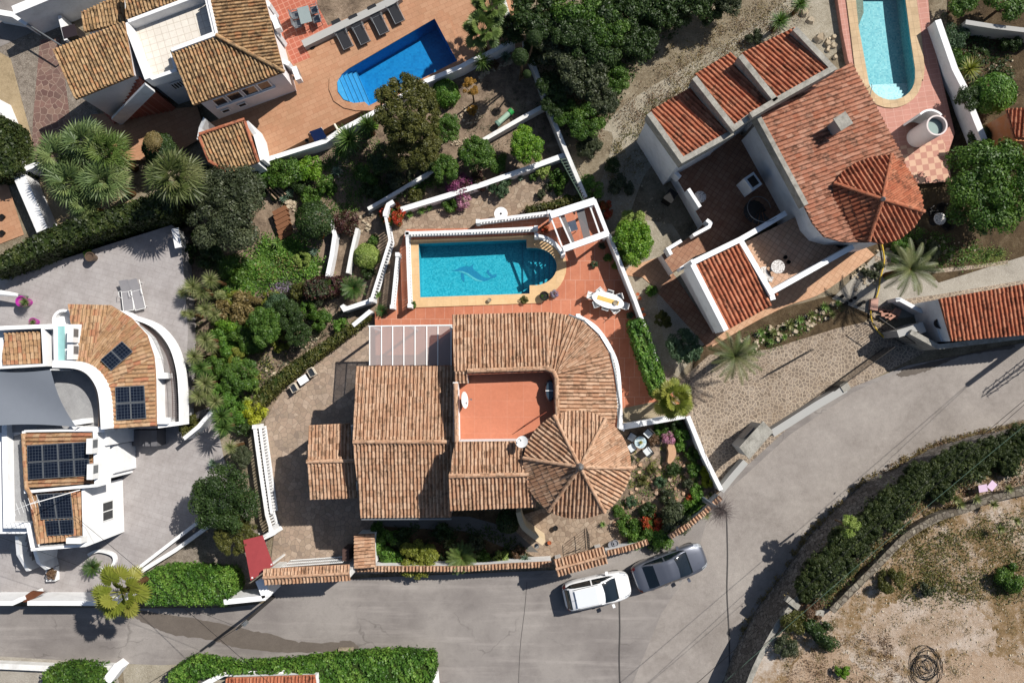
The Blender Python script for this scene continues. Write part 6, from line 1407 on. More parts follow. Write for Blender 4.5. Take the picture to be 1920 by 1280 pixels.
# pink cloths on the cactus wall
m = MB()
for (x, y, a) in ((1843, 915, 10), (1860, 910, 50)): p = P(x, y, PZ+.65); m.box((p.x, p.y, PZ+.65), (.5, .42, .03), R(a), None, .1)
tag(m.build('plastic_sheet', m_plain('pale pink plastic', '#d8bdd2', .85, .6)), 'torn pale pink plastic sheets lying on the dry stone wall', 'plastic sheet')
# ============================================================ gates and railings
def rail_fence(name, label, a, b, z0, h, mat, n_=30, cat='fence', rad=.015, rails=(0.1, 1.)):
    t_ = thing(name, label, cat, tuple((a+b)/2)); m = MB()
    for k in rails: m.tube([(a.x, a.y, z0+h*k), (b.x, b.y, z0+h*k)], rad*1.8, 6)
    m.build('rails', mat, t_); m = MB()
    for k in range(n_+1): p = a.lerp(b, k/n_); m.tube([(p.x, p.y, z0), (p.x, p.y, z0+h)], rad, 5)
    m.build('bars', mat, t_); return t_
rail_fence('sliding_gate', 'long black sliding gate across the brown flagstone drive', P(1545, 732, 0), P(1655, 652, 0), .05, 1.5, M['black_metal'], 44, 'gate')
rail_fence('railing', 'black railing along the bank of the succulent bed', P(1440, 700, .0), P(1520, 655, .0), .05, .5, M['black_metal'], 4, 'railing')
a = P(1625, 600, 0); b = P(1690, 645, 0); rail_fence('iron_gate', 'open black iron gate leaf beside the grey pier', a, b, .05, 1.6, M['black_metal'], 16, 'gate')
ggm = m_plain('dark green fence slats', '#2c4636', .8, .6)
t_ = thing('slat_fence', 'dark green slatted fence leaning against the white garden wall', 'fence', P(1078, 340, 0)); m = MB()
for k in range(16): a = P(1050+k*3, 300+k*5.4, 1.4); b = P(1072+k*2.4, 296+k*5.2, 1.0); m.tube([a, b], .035, 4)
m.build('slats', ggm, t_); m = MB(); m.tube([P(1052, 298, .3), P(1052, 298, 1.4)], .04); m.tube([P(1096, 378, .3), P(1096, 378, 1.4)], .04); m.tube([P(1050, 297, 1.35), P(1097, 384, 1.35)], .04); m.build('posts', ggm, t_)
# ============================================================ poles and cables
def pole(label, px, py, h, rad, mat, arm=True, nest=False):
    p = P(px, py, 0); t_ = thing('utility_pole', label, 'utility pole', p); m = MB(); m.tube([(p.x, p.y, 0), (p.x, p.y, h)], [rad, rad*.7], 10); m.build('pole', mat, t_)
    m = MB()
    if arm:
        m.box((p.x, p.y, h-.3), (.7, .08, .08), R(40)); m.box((p.x+.1, p.y, h-.7), (.22, .22, .3), R(40)); m.build('bracket', M['grey_metal'], t_)
    return t_, Vector((p.x, p.y, h))
_, top1 = pole('dark wooden utility pole at the end of the white wall below the red canopy', 512, 1119, 5.6, .11, m_plain('dark tarred wood', '#2d2a28', .9, .8))
_, top2 = pole('grey pole with dry twigs tangled at its top at the corner of the bend', 1316, 934, 4.4, .16, m_plain('grey weathered pole', '#77808a', .8, .7), False)
tw = MB(); rng = random.Random(8)
for k in range(420):
    a = rng.uniform(0, 6.28); e = rng.uniform(-.6, 1.2); L = rng.uniform(.35, 1.15); d = Vector((math.cos(a)*math.cos(e), math.sin(a)*math.cos(e), math.sin(e)*.7)); s = top2+Vector((rng.uniform(-.1, .1), rng.uniform(-.1, .1), rng.uniform(-.4, .1)))
    mid = s+d*L*.5+Vector((rng.uniform(-.1, .1), rng.uniform(-.1, .1), rng.uniform(-.05, .1))); tw.tube([s, mid, s+d*L+Vector((rng.uniform(-.15, .15), rng.uniform(-.15, .15), 0))], [.008, .006, .003], 3, .5, False)
tag(tw.build('dry_twigs', m_plain('dry grey twigs', '#6b5f5c', .8, .9)), 'bare ball of dry grey twigs tangled over the corner pole', 'twigs')
p = P(1935, 636, 0); t_ = thing('lattice_pole', 'steel lattice pylon and concrete pole at the right edge', 'utility pole', p)
m = MB(); p2 = P(1955, 615, 0); m.tube([(p2.x, p2.y, 0), (p2.x, p2.y, 6.0)], [.2, .15], 10); m.build('pole', M['concrete'], t_)
m = MB(); q = Vector(P(1978, 640, 0)); w_ = .22
for sx, sy in ((-1, -1), (-1, 1), (1, 1), (1, -1)): m.tube([(q.x+sx*w_, q.y+sy*w_, 0), (q.x+sx*w_*.6, q.y+sy*w_*.6, 5.6)], .03, 4)
for k in range(14):
    z_ = k*.4; s = 1 if k % 2 else -1
    m.tube([(q.x-w_*s, q.y-w_, z_), (q.x+w_*s, q.y-w_, z_+.4)], .018, 4); m.tube([(q.x-w_, q.y+w_*s, z_), (q.x-w_, q.y-w_*s, z_+.4)], .018, 4)
m.build('lattice', M['grey_metal'], t_)
def cable(label, pts, rad=.012, mat='rubber'):
    P0 = [Vector(p) for p in pts]; out = []
    for i in range(len(P0)-1):
        L = (P0[i+1]-P0[i]).length
        for k in range(12): s = k/12; v = P0[i].lerp(P0[i+1], s); v.z -= L*.025*4*s*(1-s)*.5; out.append(v)
    out.append(P0[-1]); m = MB(); m.tube(out, rad, 5); tag(m.build('cable', M[mat]), label, 'cable', 'overhead cables')
cable('overhead cable running from the solar panel house over the road to the bottom edge', [P(140, 967, 4.3), P(560, 1330, 6.)])
cable('overhead cable from the dark wooden pole towards the bottom left', [top1, P(200, 1330, 6.)])
cable('overhead cable from the dark wooden pole over the tan villa gate', [top1, P(-60, 985, 6.)], .008)
M['green_cable'] = m_plain('grey green cable', '#5b7566', .8, .6)
cable('grey green overhead cable crossing the conifer hedge on the right', [P(1985, 745, 5.5), P(1300, 1330, 5.5)], .011, 'green_cable')
cable('pair of thin overhead cables from the lattice pylon across the road bend', [(p2.x, p2.y, 6.), P(1240, 1340, 6.)], .014); cable('second of the thin overhead cables from the lattice pylon', [(p2.x+.4, p2.y+.3, 5.8), P(1275, 1360, 5.6)], .012)
cable('dark overhead cable dropping from the corner pole to the garden wall above the entrance', [top2, P(1280, 690, 2.)], .012)
# ============================================================ vegetation
def leaves_mesh(name, n_, leaf, kind='bush', seed=0, sq=.85):
    rg = np.random.default_rng(seed)
    if kind in ('bush', 'tree', 'pine', 'loose'):
        K = {'bush': 16, 'tree': 64, 'pine': 120, 'loose': 22}[kind]
        th = rg.uniform(0, 2*np.pi, K); rad = np.sqrt(rg.uniform(.02, 1, K))*.78; zz = np.sqrt(np.clip(1-rad**2, 0, 1))
        lo = rg.random(K) < .3
        C = np.stack([rad*np.cos(th), rad*np.sin(th), np.where(lo, -.25, 1)*zz*.75*sq*rg.uniform(.75, 1.15, K)], 1)
        cr = {'bush': .36, 'tree': .205, 'pine': .125, 'loose': .24}[kind]*rg.uniform(.65, 1.35, K)
        w_ = cr**2/np.sum(cr**2); idx = rg.choice(K, n_, p=w_)
        d = rg.normal(size=(n_, 3)); d[:, 2] = np.abs(d[:, 2])*.9+d[:, 2]*.25; d /= np.linalg.norm(d, axis=1)[:, None]
        rr = rg.uniform(.2, 1, n_)**.45
        pos = C[idx]+d*(cr[idx]*rr)[:, None]*np.array([1, 1, .8]); tone = rg.uniform(-.22, .22, K)[idx]
        jit = {'bush': .7, 'tree': .8, 'pine': 1.2, 'loose': 1.2}[kind]
    elif kind == 'ball':
        d = rg.normal(size=(n_, 3)); d[:, 2] = np.where(d[:, 2] < -.4, -d[:, 2], d[:, 2]); d /= np.linalg.norm(d, axis=1)[:, None]
        lump = 1+.05*np.sin(d[:, 0]*7+1)*np.cos(d[:, 1]*6)+.04*np.sin(d[:, 2]*9+d[:, 0]*5); pos = d*(lump*rg.uniform(.9, 1.02, n_))[:, None]*np.array([1, 1, sq]); jit = .8; tone = .12*np.sin(pos[:, 0]*5)*np.cos(pos[:, 1]*4)
    nrm = d+rg.normal(size=(n_, 3))*jit*.6; nrm /= np.linalg.norm(nrm, axis=1)[:, None]
    t_ = rg.normal(size=(n_, 3)); u = np.cross(nrm, t_); u /= np.linalg.norm(u, axis=1)[:, None]; v = np.cross(nrm, u)
    s = leaf*rg.uniform(.6, 1.35, n_)[:, None]; asp = .32 if kind in ('pine',) else .55
    V = np.stack([pos-u*s, pos+v*s*asp, pos+u*s, pos-v*s*asp], 1).reshape(-1, 3)
    return V, rg.random(n_)*.7+.15+tone
def mesh_from(name, V, r):
    me = bpy.data.meshes.new(name); n_ = len(V)//4
    me.vertices.add(len(V)); me.vertices.foreach_set('co', np.ascontiguousarray(V, dtype=np.float32).ravel())
    me.loops.add(4*n_); me.loops.foreach_set('vertex_index', np.arange(4*n_, dtype=np.int32))
    me.polygons.add(n_); me.polygons.foreach_set('loop_start', np.arange(0, 4*n_, 4, dtype=np.int32))
    me.update(calc_edges=True); at = me.attributes.new('rnd', 'FLOAT', 'FACE'); at.data.foreach_set('value', np.clip(np.asarray(r, dtype=np.float32), 0, 1)); return me
SPEC = {'bushS': ('bush', 1500, .105, .85), 'bushM': ('bush', 4200, .066, .8), 'treeM': ('tree', 11000, .044, .75), 'treeL': ('tree', 24000, .028, .6), 'pine': ('pine', 22000, .042, 1.0), 'loose': ('loose', 3200, .07, .75), 'looseL': ('loose', 8000, .045, .7), 'ball': ('ball', 6000, .06, .95), 'ballS': ('ball', 2600, .08, .95)}
MESH = {}
def get_mesh(k, var):
    key = (k, var)
    if key not in MESH:
        kd, n_, lf, sq = SPEC[k]; V, r_ = leaves_mesh(k, n_, lf, kd, var*17+hash_(k), sq); MESH[key] = mesh_from('foliage', V, r_)
    return MESH[key]
def hash_(s): return sum(ord(c)*(i+1) for i, c in enumerate(s)) % 1000
LF = {
 'dark': m_leaf('dark evergreen leaves', '#24371b', '#3d5628', '#587236', .58), 'olive': m_leaf('grey olive leaves', '#363f2a', '#545f41', '#757d5a', .58),
 'mid': m_leaf('mid green leaves', '#2f4d1c', '#4c7027', '#73923c', .72), 'bright': m_leaf('bright green leaves', '#3f6a1c', '#669328', '#94b53c', .76),
 'lime': m_leaf('lime yellow leaves', '#85901e', '#aeb52c', '#cdcf4a', .78), 'pale': m_leaf('pale green leaves', '#6f8a3c', '#93aa50', '#b4c26d', .76),
 'pine': m_leaf('yellow green pine needles', '#3c4420', '#666a31', '#8c8a46', .58), 'dry': m_leaf('dry straw leaves', '#6e5f3c', '#93814f', '#b09c68', .60),
 'brown': m_leaf('dry rust leaves', '#5b4636', '#86664c', '#a3876a', .60), 'maroon': m_leaf('purple brown leaves', '#3f2a28', '#6b3f40', '#4c5a30', .60),
 'magenta': m_leaf('magenta bracts', '#7d3560', '#a04a80', '#56633a', .8), 'pink': m_leaf('pink flowers', '#c06f98', '#dd9abb', '#6b7d45', .8), 'lilac': m_leaf('lilac flowers', '#9a7fae', '#b9a3c6', '#73855a', .8),
 'red': m_leaf('red flowers', '#a8301c', '#c9472f', '#54702e', .8), 'blue': m_leaf('blue green leaves', '#37523a', '#55734f', '#7d9670', .61), 'hedge': m_leaf('glossy hedge leaves', '#30501c', '#507a28', '#7fa045', .86),
 'conif': m_leaf('dark conifer sprays', '#232f17', '#3d4d24', '#606a36', .7), 'palm': m_leaf('palm green blades', '#3f5a26', '#66803a', '#8d9d56', .61, .2), 'palm_y': m_leaf('yellow green palm blades', '#66762a', '#8f9a38', '#b3b054', .62, .25), 'grey': m_leaf('grey green palm blades', '#4a6337', '#728a52', '#9aa868', .62, .2),
 'yucca': m_leaf('pale yucca blades', '#5f7038', '#8f9a5b', '#bcbd86', .62, .2), 'yucca_d': m_leaf('green yucca blades', '#35521f', '#577a35', '#7f9a50', .61, .2), 'agave': m_leaf('blue agave blades', '#5c7d68', '#84a08a', '#a5bba0', .62, .15), 'cycad': m_leaf('deep green cycad blades', '#24401a', '#3f6224', '#6a8540', .60, .15), 'aloe': m_leaf('green aloe blades', '#3f6a30', '#6b9440', '#93b05e', .62, .2)}
def wmat(ob, mat):
    ob.material_slots[0].link = 'OBJECT'; ob.material_slots[0].material = mat
def foliage_obj(name, me, mat):
    if not me.materials: me.materials.append(mat)
    o = bpy.data.objects.new(name, me); S.collection.objects.link(o); wmat(o, mat); return o
rngv = random.Random(77)
def plant(k, px, py, rpx, h, leaf, label, cat='bush', z=0., name=None, group=None, sx=1., rot=None, trunk=None):
    "crown centre seen at this spot, crown radius rpx picture px, h = height of crown middle"
    c = P(px, py, z+h*.75); rad = rpx/30*(H-c.z)/H; g0 = Vector((c.x, c.y, z))
    me = get_mesh(k, rngv.randrange(3)); trunk = h > 1.5 if trunk is None else trunk
    name = name or ('tree' if trunk else 'bush')
    rot = rngv.uniform(0, 6.28) if rot is None else R(rot)
    zs = min(rad*1.0, h*.9+.1) if not trunk else rad*.85
    if not trunk:
        o = foliage_obj(name, me, LF[leaf]); o.location = (c.x, c.y, z+zs*.35); o.scale = (rad*sx, rad/sx if sx != 1 else rad, zs); o.rotation_euler = (0, 0, rot); OFF[o] = o.location.copy()
        return tag(o, label, cat, group)
    t_ = thing(name, label, cat, g0, group)
    o = foliage_obj('crown', me, LF[leaf]); o.parent = t_; o.location = (0, 0, max(h*.75, zs*.5)); o.scale = (rad*sx, rad/sx, zs); o.rotation_euler = (0, 0, rot); OFF[o] = g0
    m = MB(); tr = max(.05, rad*.075); hh = max(h*.75, zs*.5); m.tube([(0, 0, -.05), (.03*rad, .02*rad, hh*.5), (0, 0, hh*.95)], [tr*1.2, tr, tr*.7], 8)
    for q in range(5):
        a = rngv.uniform(0, 6.28); e = Vector((math.cos(a)*rad*.55, math.sin(a)*rad*.55, hh+zs*.25)); m.tube([(0, 0, hh*.45), (e.x*.4, e.y*.4, hh*.8), e], [tr*.6, tr*.45, tr*.15], 6)
    b = m.build('trunk', M['bark'], t_, local=True); return t_
# ---- bladed plants
def blades(name, specs, seed):
    "specs: list of (dir angle, elevation, length, width, droop)"
    V = []; r_ = []; rg = random.Random(seed)
    for (a, e, L, wd, dr) in specs:
        d = Vector((math.cos(a), math.sin(a), 0)); sd = Vector((-d.y, d.x, 0)); prev = None; pts = []
        N = 3
        for i in range(N+1):
            s = i/N; ee = e-dr*s; x = L*s*math.cos(e-dr*s*.5); z_ = L*s*math.sin(e-dr*s*.6); w_ = wd*(1-s)**.6*(1 if i else .8); pts.append((d*x+Vector((0, 0, z_)), w_ if i < N else .004))
        rv = rg.random()
        for i in range(N):
            (p, w0), (q, w1) = pts[i], pts[i+1]; V += [p-sd*w0, p+sd*w0, q+sd*w1, q-sd*w1]; r_.append(rv)
    return mesh_from(name, np.array([tuple(v) for v in V]), r_)
def rosette_mesh(kind, seed):
    rg = random.Random(seed); sp = []
    if kind == 'yucca':
        for k in range(90): f = k/90; sp.append((k*2.4, R(80-95*f+rg.uniform(-8, 8)), 1*(.75+.3*rg.random()), .045, R(15)))
    elif kind == 'agave':
        for k in range(34): f = k/34; sp.append((k*2.4, R(75-65*f+rg.uniform(-5, 5)), 1*(.7+.3*f), .1, R(-10)))
    elif kind == 'aloe':
        for k in range(26): f = k/26; sp.append((k*2.4, R(70-60*f), 1*(.6+.4*rg.random()), .09, R(20)))
    return blades('blades', sp, seed)
def frond_mesh(kind, seed):
    "feather palm or cycad crown: arching fronds with leaflets on both sides"
    rg = random.Random(seed); V = []; r_ = []; N = {'cycad': 40, 'date': 22}[kind]; nl = {'cycad': 26, 'date': 30}[kind]
    for k in range(N):
        f = k/N; a = k*2.399; e0 = R(62-(60 if kind == 'date' else 62)*f); dr = R(60 if kind == 'date' else 35); L = .85+.2*rg.random(); rv = .2+.6*rg.random()
        if kind == 'date' and f > .8: rv = .95
        d = Vector((math.cos(a), math.sin(a), 0)); sd = Vector((-d.y, d.x, 0)); x = z_ = 0; pts = []
        for i in range(nl+1):
            s = i/nl; e = e0-dr*s; pts.append(Vector((d.x*x, d.y*x, z_))); x += L/nl*math.cos(e); z_ += L/nl*math.sin(e)
        for i in range(1, nl):
            s = i/nl; p = pts[i]; t_ = (pts[i+1]-pts[i]).normalized(); ll = (.17 if kind == 'cycad' else .13)*math.sin(math.pi*min(1, s*.85+.12))**.6; up = sd.cross(t_)*-1
            for sg in (1, -1):
                q = p+(sd*sg*.85+t_*.5+Vector((0, 0, -.12))).normalized()*ll; w_ = t_*(.012 if kind == 'date' else .013)
                V += [p-w_, p+w_, q+w_*.3, q-w_*.3]; r_.append(rv+rg.uniform(-.1, .1))
            if i % 3 == 0: V += [p-sd*.008, p+sd*.008, pts[min(nl, i+3)]+sd*.006, pts[min(nl, i+3)]-sd*.006]; r_.append(.9)
    return mesh_from('fronds', np.array([tuple(v) for v in V]), r_)
def fan_mesh(seed, n_=30, big=.5, wk=1., ln=.5):
    rg = random.Random(seed); V = []; r_ = []
    for k in range(n_):
        f = k/n_; a = k*2.399+rg.uniform(-.15, .15); e = R(75-85*f+rg.uniform(-6, 6)); L = ln*(.85+.35*rg.random()); d = Vector((math.cos(a)*math.cos(e), math.sin(a)*math.cos(e), math.sin(e))); sd = Vector((-math.sin(a), math.cos(a), 0)); hub = d*L; up = sd.cross(d)*-1
        V += [sd*-.012, sd*.012, hub+sd*.01, hub-sd*.01]; r_.append(.85); rv = .15+.6*rg.random()
        if f > .85: rv = .97
        d2 = (d+Vector((0, 0, -.35))).normalized(); R_ = big*(.85+.3*rg.random()); ns = 22
        for j in range(ns):
            b = R(-130+260*j/(ns-1)); q = d2*math.cos(b)+sd*math.sin(b); ll = R_*(.72+.28*math.cos(b)); tip = hub+q*ll+Vector((0, 0, -.12*ll)); mid = hub+q*ll*.6; pw = sd.cross(q); pw = (sd*math.cos(b)-d2*math.sin(b)); wd = .038*R_/.5*wk
            fold = up*(.012 if j % 2 else -.012)
            V += [hub, mid-pw*wd+fold, tip, mid+pw*wd-fold]; r_.append(rv+rg.uniform(-.08, .08))
    return mesh_from('fans', np.array([tuple(v) for v in V]), r_)
def bladed(kind, px, py, rpx, h, leaf, label, cat, z=0., group=None, name=None, trunk=None):
    key = ('b', kind, rngv.randrange(2))
    if key not in MESH: MESH[key] = {'fan': lambda s: fan_mesh(s, 26, .56, .52, .48), 'fanbig': lambda s: fan_mesh(s, 19, .42, 1.2, .6), 'date': lambda s: frond_mesh('date', s), 'cycad': lambda s: frond_mesh('cycad', s)}.get(kind, lambda s: rosette_mesh(kind, s))(key[2]*31+5)
    c = P(px, py, z+h); rad = rpx/30*(H-c.z)/H; name = name or {'fan': 'fan_palm', 'fanbig': 'fan_palm', 'date': 'feather_palm', 'cycad': 'cycad', 'yucca': 'yucca', 'agave': 'agave', 'aloe': 'aloe'}[kind]
    if h < .5:
        o = foliage_obj(name, MESH[key], LF[leaf]); o.location = (c.x, c.y, z+h); o.scale = (rad,)*3; o.rotation_euler = (0, 0, rngv.uniform(0, 6)); return tag(o, label, cat, group)
    t_ = thing(name, label, cat, (c.x, c.y, z), group); o = foliage_obj('crown', MESH[key], LF[leaf]); o.parent = t_; o.location = (0, 0, h); o.scale = (rad,)*3; o.rotation_euler = (0, 0, rngv.uniform(0, 6))
    m = MB(); tr = .07+rad*.06; m.tube([(0, 0, -.05), (.02, .03, h*.5), (0, 0, h+.05)], [tr*1.3, tr, tr*.9], 10); m.build('trunk', M['palmbark'], t_, local=True); return t_
def hedge(pts, zt, leaf, label, zb=0., dens=380, lf=.075, cat='hedge', name='hedge', round_=.12, group=None, core='#1d2b12'):
    q = PP(pts, zt); xy = [(p.x, p.y) for p in q]; rg = random.Random(len(pts)*7+int(abs(pts[0][0]))); V = []; r_ = []
    ar = abs(sum(xy[i][0]*xy[(i+1) % len(xy)][1]-xy[(i+1) % len(xy)][0]*xy[i][1] for i in range(len(xy))))/2
    def leafq(p, nn):
        nn = (nn+Vector((rg.gauss(0, .5), rg.gauss(0, .5), rg.gauss(0, .5)))).normalized(); t_ = nn.orthogonal().normalized(); t_ = (t_*math.cos(rg.uniform(0, 6))+nn.cross(t_)*math.sin(rg.uniform(0, 6))).normalized(); b = nn.cross(t_); s = lf*rg.uniform(.45, 1.6)
        V.extend([p-t_*s, p+b*s*.6, p+t_*s, p-b*s*.6]); r_.append(rg.uniform(.0, .8)+.3*math.sin(p.x*1.7)*math.cos(p.y*2.1)+.15*math.sin(p.x*5.3+p.y*4.1))
    for k in range(int(ar*dens)):
        x, y = rand_in(xy, rg); z_ = zt+.12*math.sin(x*3.1+1)*math.cos(y*2.7)+.09*math.sin(x*7.7)*math.sin(y*8.3)+.05*math.sin(x*17+y*5)-abs(rg.gauss(0, .07))+(rg.random() < .03)*.12; leafq(Vector((x, y, z_)), Vector((0, 0, 1)))
    for i in range(len(xy)):
        a = Vector(xy[i]); b = Vector(xy[(i+1) % len(xy)]); L = (b-a).length; nn = Vector((b.y-a.y, a.x-b.x, 0)).normalized(); 
        if inpoly((a.x+b.x)/2+nn.x*.05, (a.y+b.y)/2+nn.y*.05, xy): nn = -nn
        for k in range(int(L*(zt-zb)*dens*.7)):
            s = rg.random(); zz = rg.uniform(zb, zt); o_ = rg.gauss(.02, .06); leafq(Vector((a.x+(b.x-a.x)*s+nn.x*o_, a.y+(b.y-a.y)*s+nn.y*o_, zz)), nn)
    V = np.array([tuple(v) for v in V]); c = V.mean(0); c[2] = zb
    me = mesh_from('leaves', V-c, r_); o = foliage_obj(name, me, LF[leaf]); o.location = tuple(c)
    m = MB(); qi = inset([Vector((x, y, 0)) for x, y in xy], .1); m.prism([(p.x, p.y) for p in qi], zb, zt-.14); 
    t_ = o; tag(t_, label, cat, group)
    OFF[o] = Vector(c); m.build('branches', M['branch'], o); return o
M['branch'] = m_plain('dark green hedge branches', '#3a4a24', .6, .95, .05, 0, .5, 8)  # even dark green for the solid core inside every hedge
def cover(pts, leaf, label, n_, lf=.07, hz=.25, kind='stuff', cat='ground cover', name='ground_cover', z=0., clump=None, cs=.16):
    q = PP(pts, z); xy = [(p.x, p.y) for p in q]; rg = random.Random(n_+int(abs(pts[0][0]))); V = []; r_ = []
    cl = [rand_in(xy, rg) for _ in range(clump)] if clump else None
    for k in range(n_):
        if cl: cx, cy = cl[rg.randrange(len(cl))]; x = cx+rg.gauss(0, cs); y = cy+rg.gauss(0, cs)
        else: x, y = rand_in(xy, rg)
        nn = Vector((rg.gauss(0, .7), rg.gauss(0, .7), 1)).normalized(); t_ = nn.orthogonal().normalized(); an = rg.uniform(0, 6); t_ = t_*math.cos(an)+nn.cross(t_)*math.sin(an); b = nn.cross(t_); s = lf*rg.uniform(.5, 1.4)
        hh = hz*(.5+.5*math.sin(x*2.1+y)*math.cos(y*1.7)); p = Vector((x, y, z+.03+abs(hh)*rg.random())); V += [p-t_*s, p+b*s*.5, p+t_*s, p-b*s*.5]; r_.append(rg.random())
    V = np.array([tuple(v) for v in V]); c = V.mean(0); c[2] = z; o = foliage_obj(name, mesh_from('leaves', V-c, r_), LF[leaf]); o.location = tuple(c); return tag(o, label, cat, None, kind)
def stones(pts, n_, s0, s1, label, mat='stone', z=0., name='stones', seed=1, kind='stuff', line=False, cat='stones'):
    rg = random.Random(seed*13+n_); m = MB(); q = PP(pts, z); xy = [(p.x, p.y) for p in q]
    for k in range(n_):
        if line:
            t_ = rg.random()*(len(q)-1); i = int(t_); p = q[i].lerp(q[i+1], t_-i); x, y = p.x+rg.gauss(0, .08), p.y+rg.gauss(0, .08)
        else: x, y = rand_in(xy, rg)
        s = s0+(s1-s0)*rg.random()**2; vs = []
        for (a, b, c_) in ((1, 0, 0), (.5, .85, 0), (-.5, .85, .1), (-1, 0, 0), (-.5, -.85, .05), (.5, -.85, 0)): vs.append((x+a*s*rg.uniform(.7, 1.15), y+b*s*rg.uniform(.7, 1.15), z-.02))
        for (a, b) in ((.6, .1), (.25, .55), (-.35, .5), (-.62, -.05), (-.25, -.5), (.35, -.5)): vs.append((x+a*s*rg.uniform(.8, 1.2), y+b*s*rg.uniform(.8, 1.2), z+s*rg.uniform(.45, .8)))
        m.add(vs, [(6, 7, 8, 9, 10, 11)]+[(i, (i+1) % 6, 6+(i+1) % 6, 6+i) for i in range(6)])
    return tag(m.build(name, M[mat]), label, cat, None, kind)
M['stone_rnd'] = m_tile('pale field stones', ['#9a8b76', '#c8b79c', '#dccdb4', '#b5a38a', '#d9c9b0'], '#6f6352', .2, .85)
M['stone_pink'] = m_tile('pink garden stones', ['#b08a70', '#c9a588', '#d8b89c', '#a98066', '#c7b09a'], '#5f4c3e', .3, .85)
G = lambda *a, **k: plant(*a, **k)
# --- wild thicket at the top centre
th = 'thicket trees behind the pompom tree'
for (x, y, r_, h, lf, lab) in [
 (1005, 30, 58, 3.6, 'dark', 'dark green tree at the upper left corner of the thicket, next to the fan palms'), (1078, 18, 62, 3.8, 'mid', 'green tree at the top edge in the middle left of the thicket'),
 (1155, 22, 60, 3.6, 'dark', 'dark tree at the top edge in the middle of the thicket'), (1225, 10, 60, 3.4, 'dark', 'dark tree at the top edge in the right half of the thicket'),
 (1300, -8, 52, 3.2, 'dark', 'last dark tree on the right of the thicket at the top edge'), (1365, -5, 40, 2.4, 'olive', 'olive bush at the top edge between thicket and yuccas'),
 (1052, 92, 50, 3.2, 'olive', 'grey green tree in the second row of the thicket, left'), (1120, 88, 58, 3.4, 'dark', 'dark tree in the centre of the thicket'),
 (1192, 82, 46, 3.0, 'dark', 'dark green tree on the bare slope side of the thicket'), (1090, 140, 58, 3.0, 'olive', 'rounded grey green olive like tree in the lower thicket'),
 (1150, 150, 36, 2.2, 'mid', 'small green bush at the right foot of the thicket'), (1035, 165, 34, 2.2, 'dark', 'dark bush behind the long white wall at the lower left of the thicket'), (1098, 232, 40, 1.9, 'mid', 'bush with rusty red shoots at the lowest end of the thicket'),
 (1062, 215, 30, 1.8, 'mid', 'green bush against the white garden wall above the lemon terrace'), (1105, 270, 28, 1.4, 'olive', 'low olive green bush by the bend of the white garden wall')]:
    G('treeM', x, y, r_, h, lf, lab, 'tree', group=th)
for (x, y, r_, h, lf, lab) in [(955, 60, 34, 2.6, 'dark', 'dark bush between the fan palms and the pompom heads'), (1000, 100, 30, 2.0, 'dark', 'dark bush hugging the white wall behind the pompom heads'), (1170, -10, 50, 3.6, 'dark', 'dark tree crown cut by the top edge in the middle of the thicket'), (1070, 60, 44, 4.2, 'dark', 'tallest dark crown inside the thicket'), (1140, 55, 44, 3.9, 'mid', 'greener crown between the dark ones of the thicket'), (1210, 45, 40, 3.0, 'dark', 'dark crown on the slope edge of the thicket'), (1265, 25, 36, 2.6, 'dark', 'lower dark crown by the brambles'), (1040, 200, 28, 2.0, 'dark', 'dark bush below the wall bend in the thicket'), (1130, 190, 34, 2.2, 'olive', 'olive bush on the clearing side of the thicket'), (1330, 20, 32, 1.8, 'dark', 'dark shrub at the right end of the brambles')]:
    G('treeM', x, y, r_, h, lf, lab, 'tree', group=th)
cover([(940, -40), (1300, -40), (1320, 20), (1200, 130), (1130, 250), (1060, 260), (985, 90)], 'dark', 'shaded undergrowth beneath the thicket', 5000, .09, .8)
cover([(1060, 200), (1120, 200), (1130, 260), (1085, 270)], 'brown', 'rust red shoots on the low thicket bushes', 700, .06, 1.6, clump=14)
cover([(1230, 130), (1380, 30), (1480, -20), (1520, 20), (1360, 130), (1240, 230), (1170, 260), (1150, 210)], 'brown', 'dry brown brambles spilling down the bare slope', 4200, .045, .3, clump=150, cs=.22)
cover([(1230, 110), (1330, 20), (1500, -10), (1490, 60), (1370, 130), (1250, 220)], 'dry', 'straw coloured weeds on the bare slope', 3500, .045, .2, clump=120, cs=.25)
cover([(1150, 240), (1300, 150), (1400, 90), (1420, 110), (1250, 200), (1200, 330), (1130, 350)], 'dry', 'sparse dry weeds on the pale clearing', 1800, .045, .15, clump=70)
cover([(1150, 300), (1300, 180), (1390, 100), (1300, 140), (1170, 210)], 'pine', 'scattered green weeds on the pale clearing', 800, .05, .15, clump=30)
# --- blue pool garden
G('pine', 768, 212, 76, 5.2, 'pine', 'tall yellow green pine in front of the blue pool', 'tree')
G('pine', 780, 275, 62, 3.4, 'pine', 'lower spreading pine branches below the tall pine', 'tree')
G('treeM', 838, 243, 32, 2.2, 'mid', 'green citrus tree right of the big pine', 'tree')
G('ball', 833, 167, 27, 1.5, 'hedge', 'dense round green bush behind the white pool parapet', 'bush')
for (x, y, r_, lab) in [(895, 290, 40, 'lemon tree on the left of the lemon terrace'), (987, 275, 40, 'lemon tree on the right of the lemon terrace'), (836, 318, 30, 'lemon tree beside the lower pine branches')]: G('treeM', x, y, r_, 1.9, 'bright' if x > 950 else 'mid', lab, 'tree', group='lemon trees')
LF['gold'] = m_leaf('golden dry leaves', '#7d5c22', '#a67c30', '#c79a4a', .8)
G('looseL', 884, 165, 19, 3.2, 'gold', 'slender tree with yellow dry leaves in a ring of stones', 'tree'); G('loose', 884, 198, 13, 1.4, 'gold', 'drooping dry lower branches of the slender tree', 'bush')
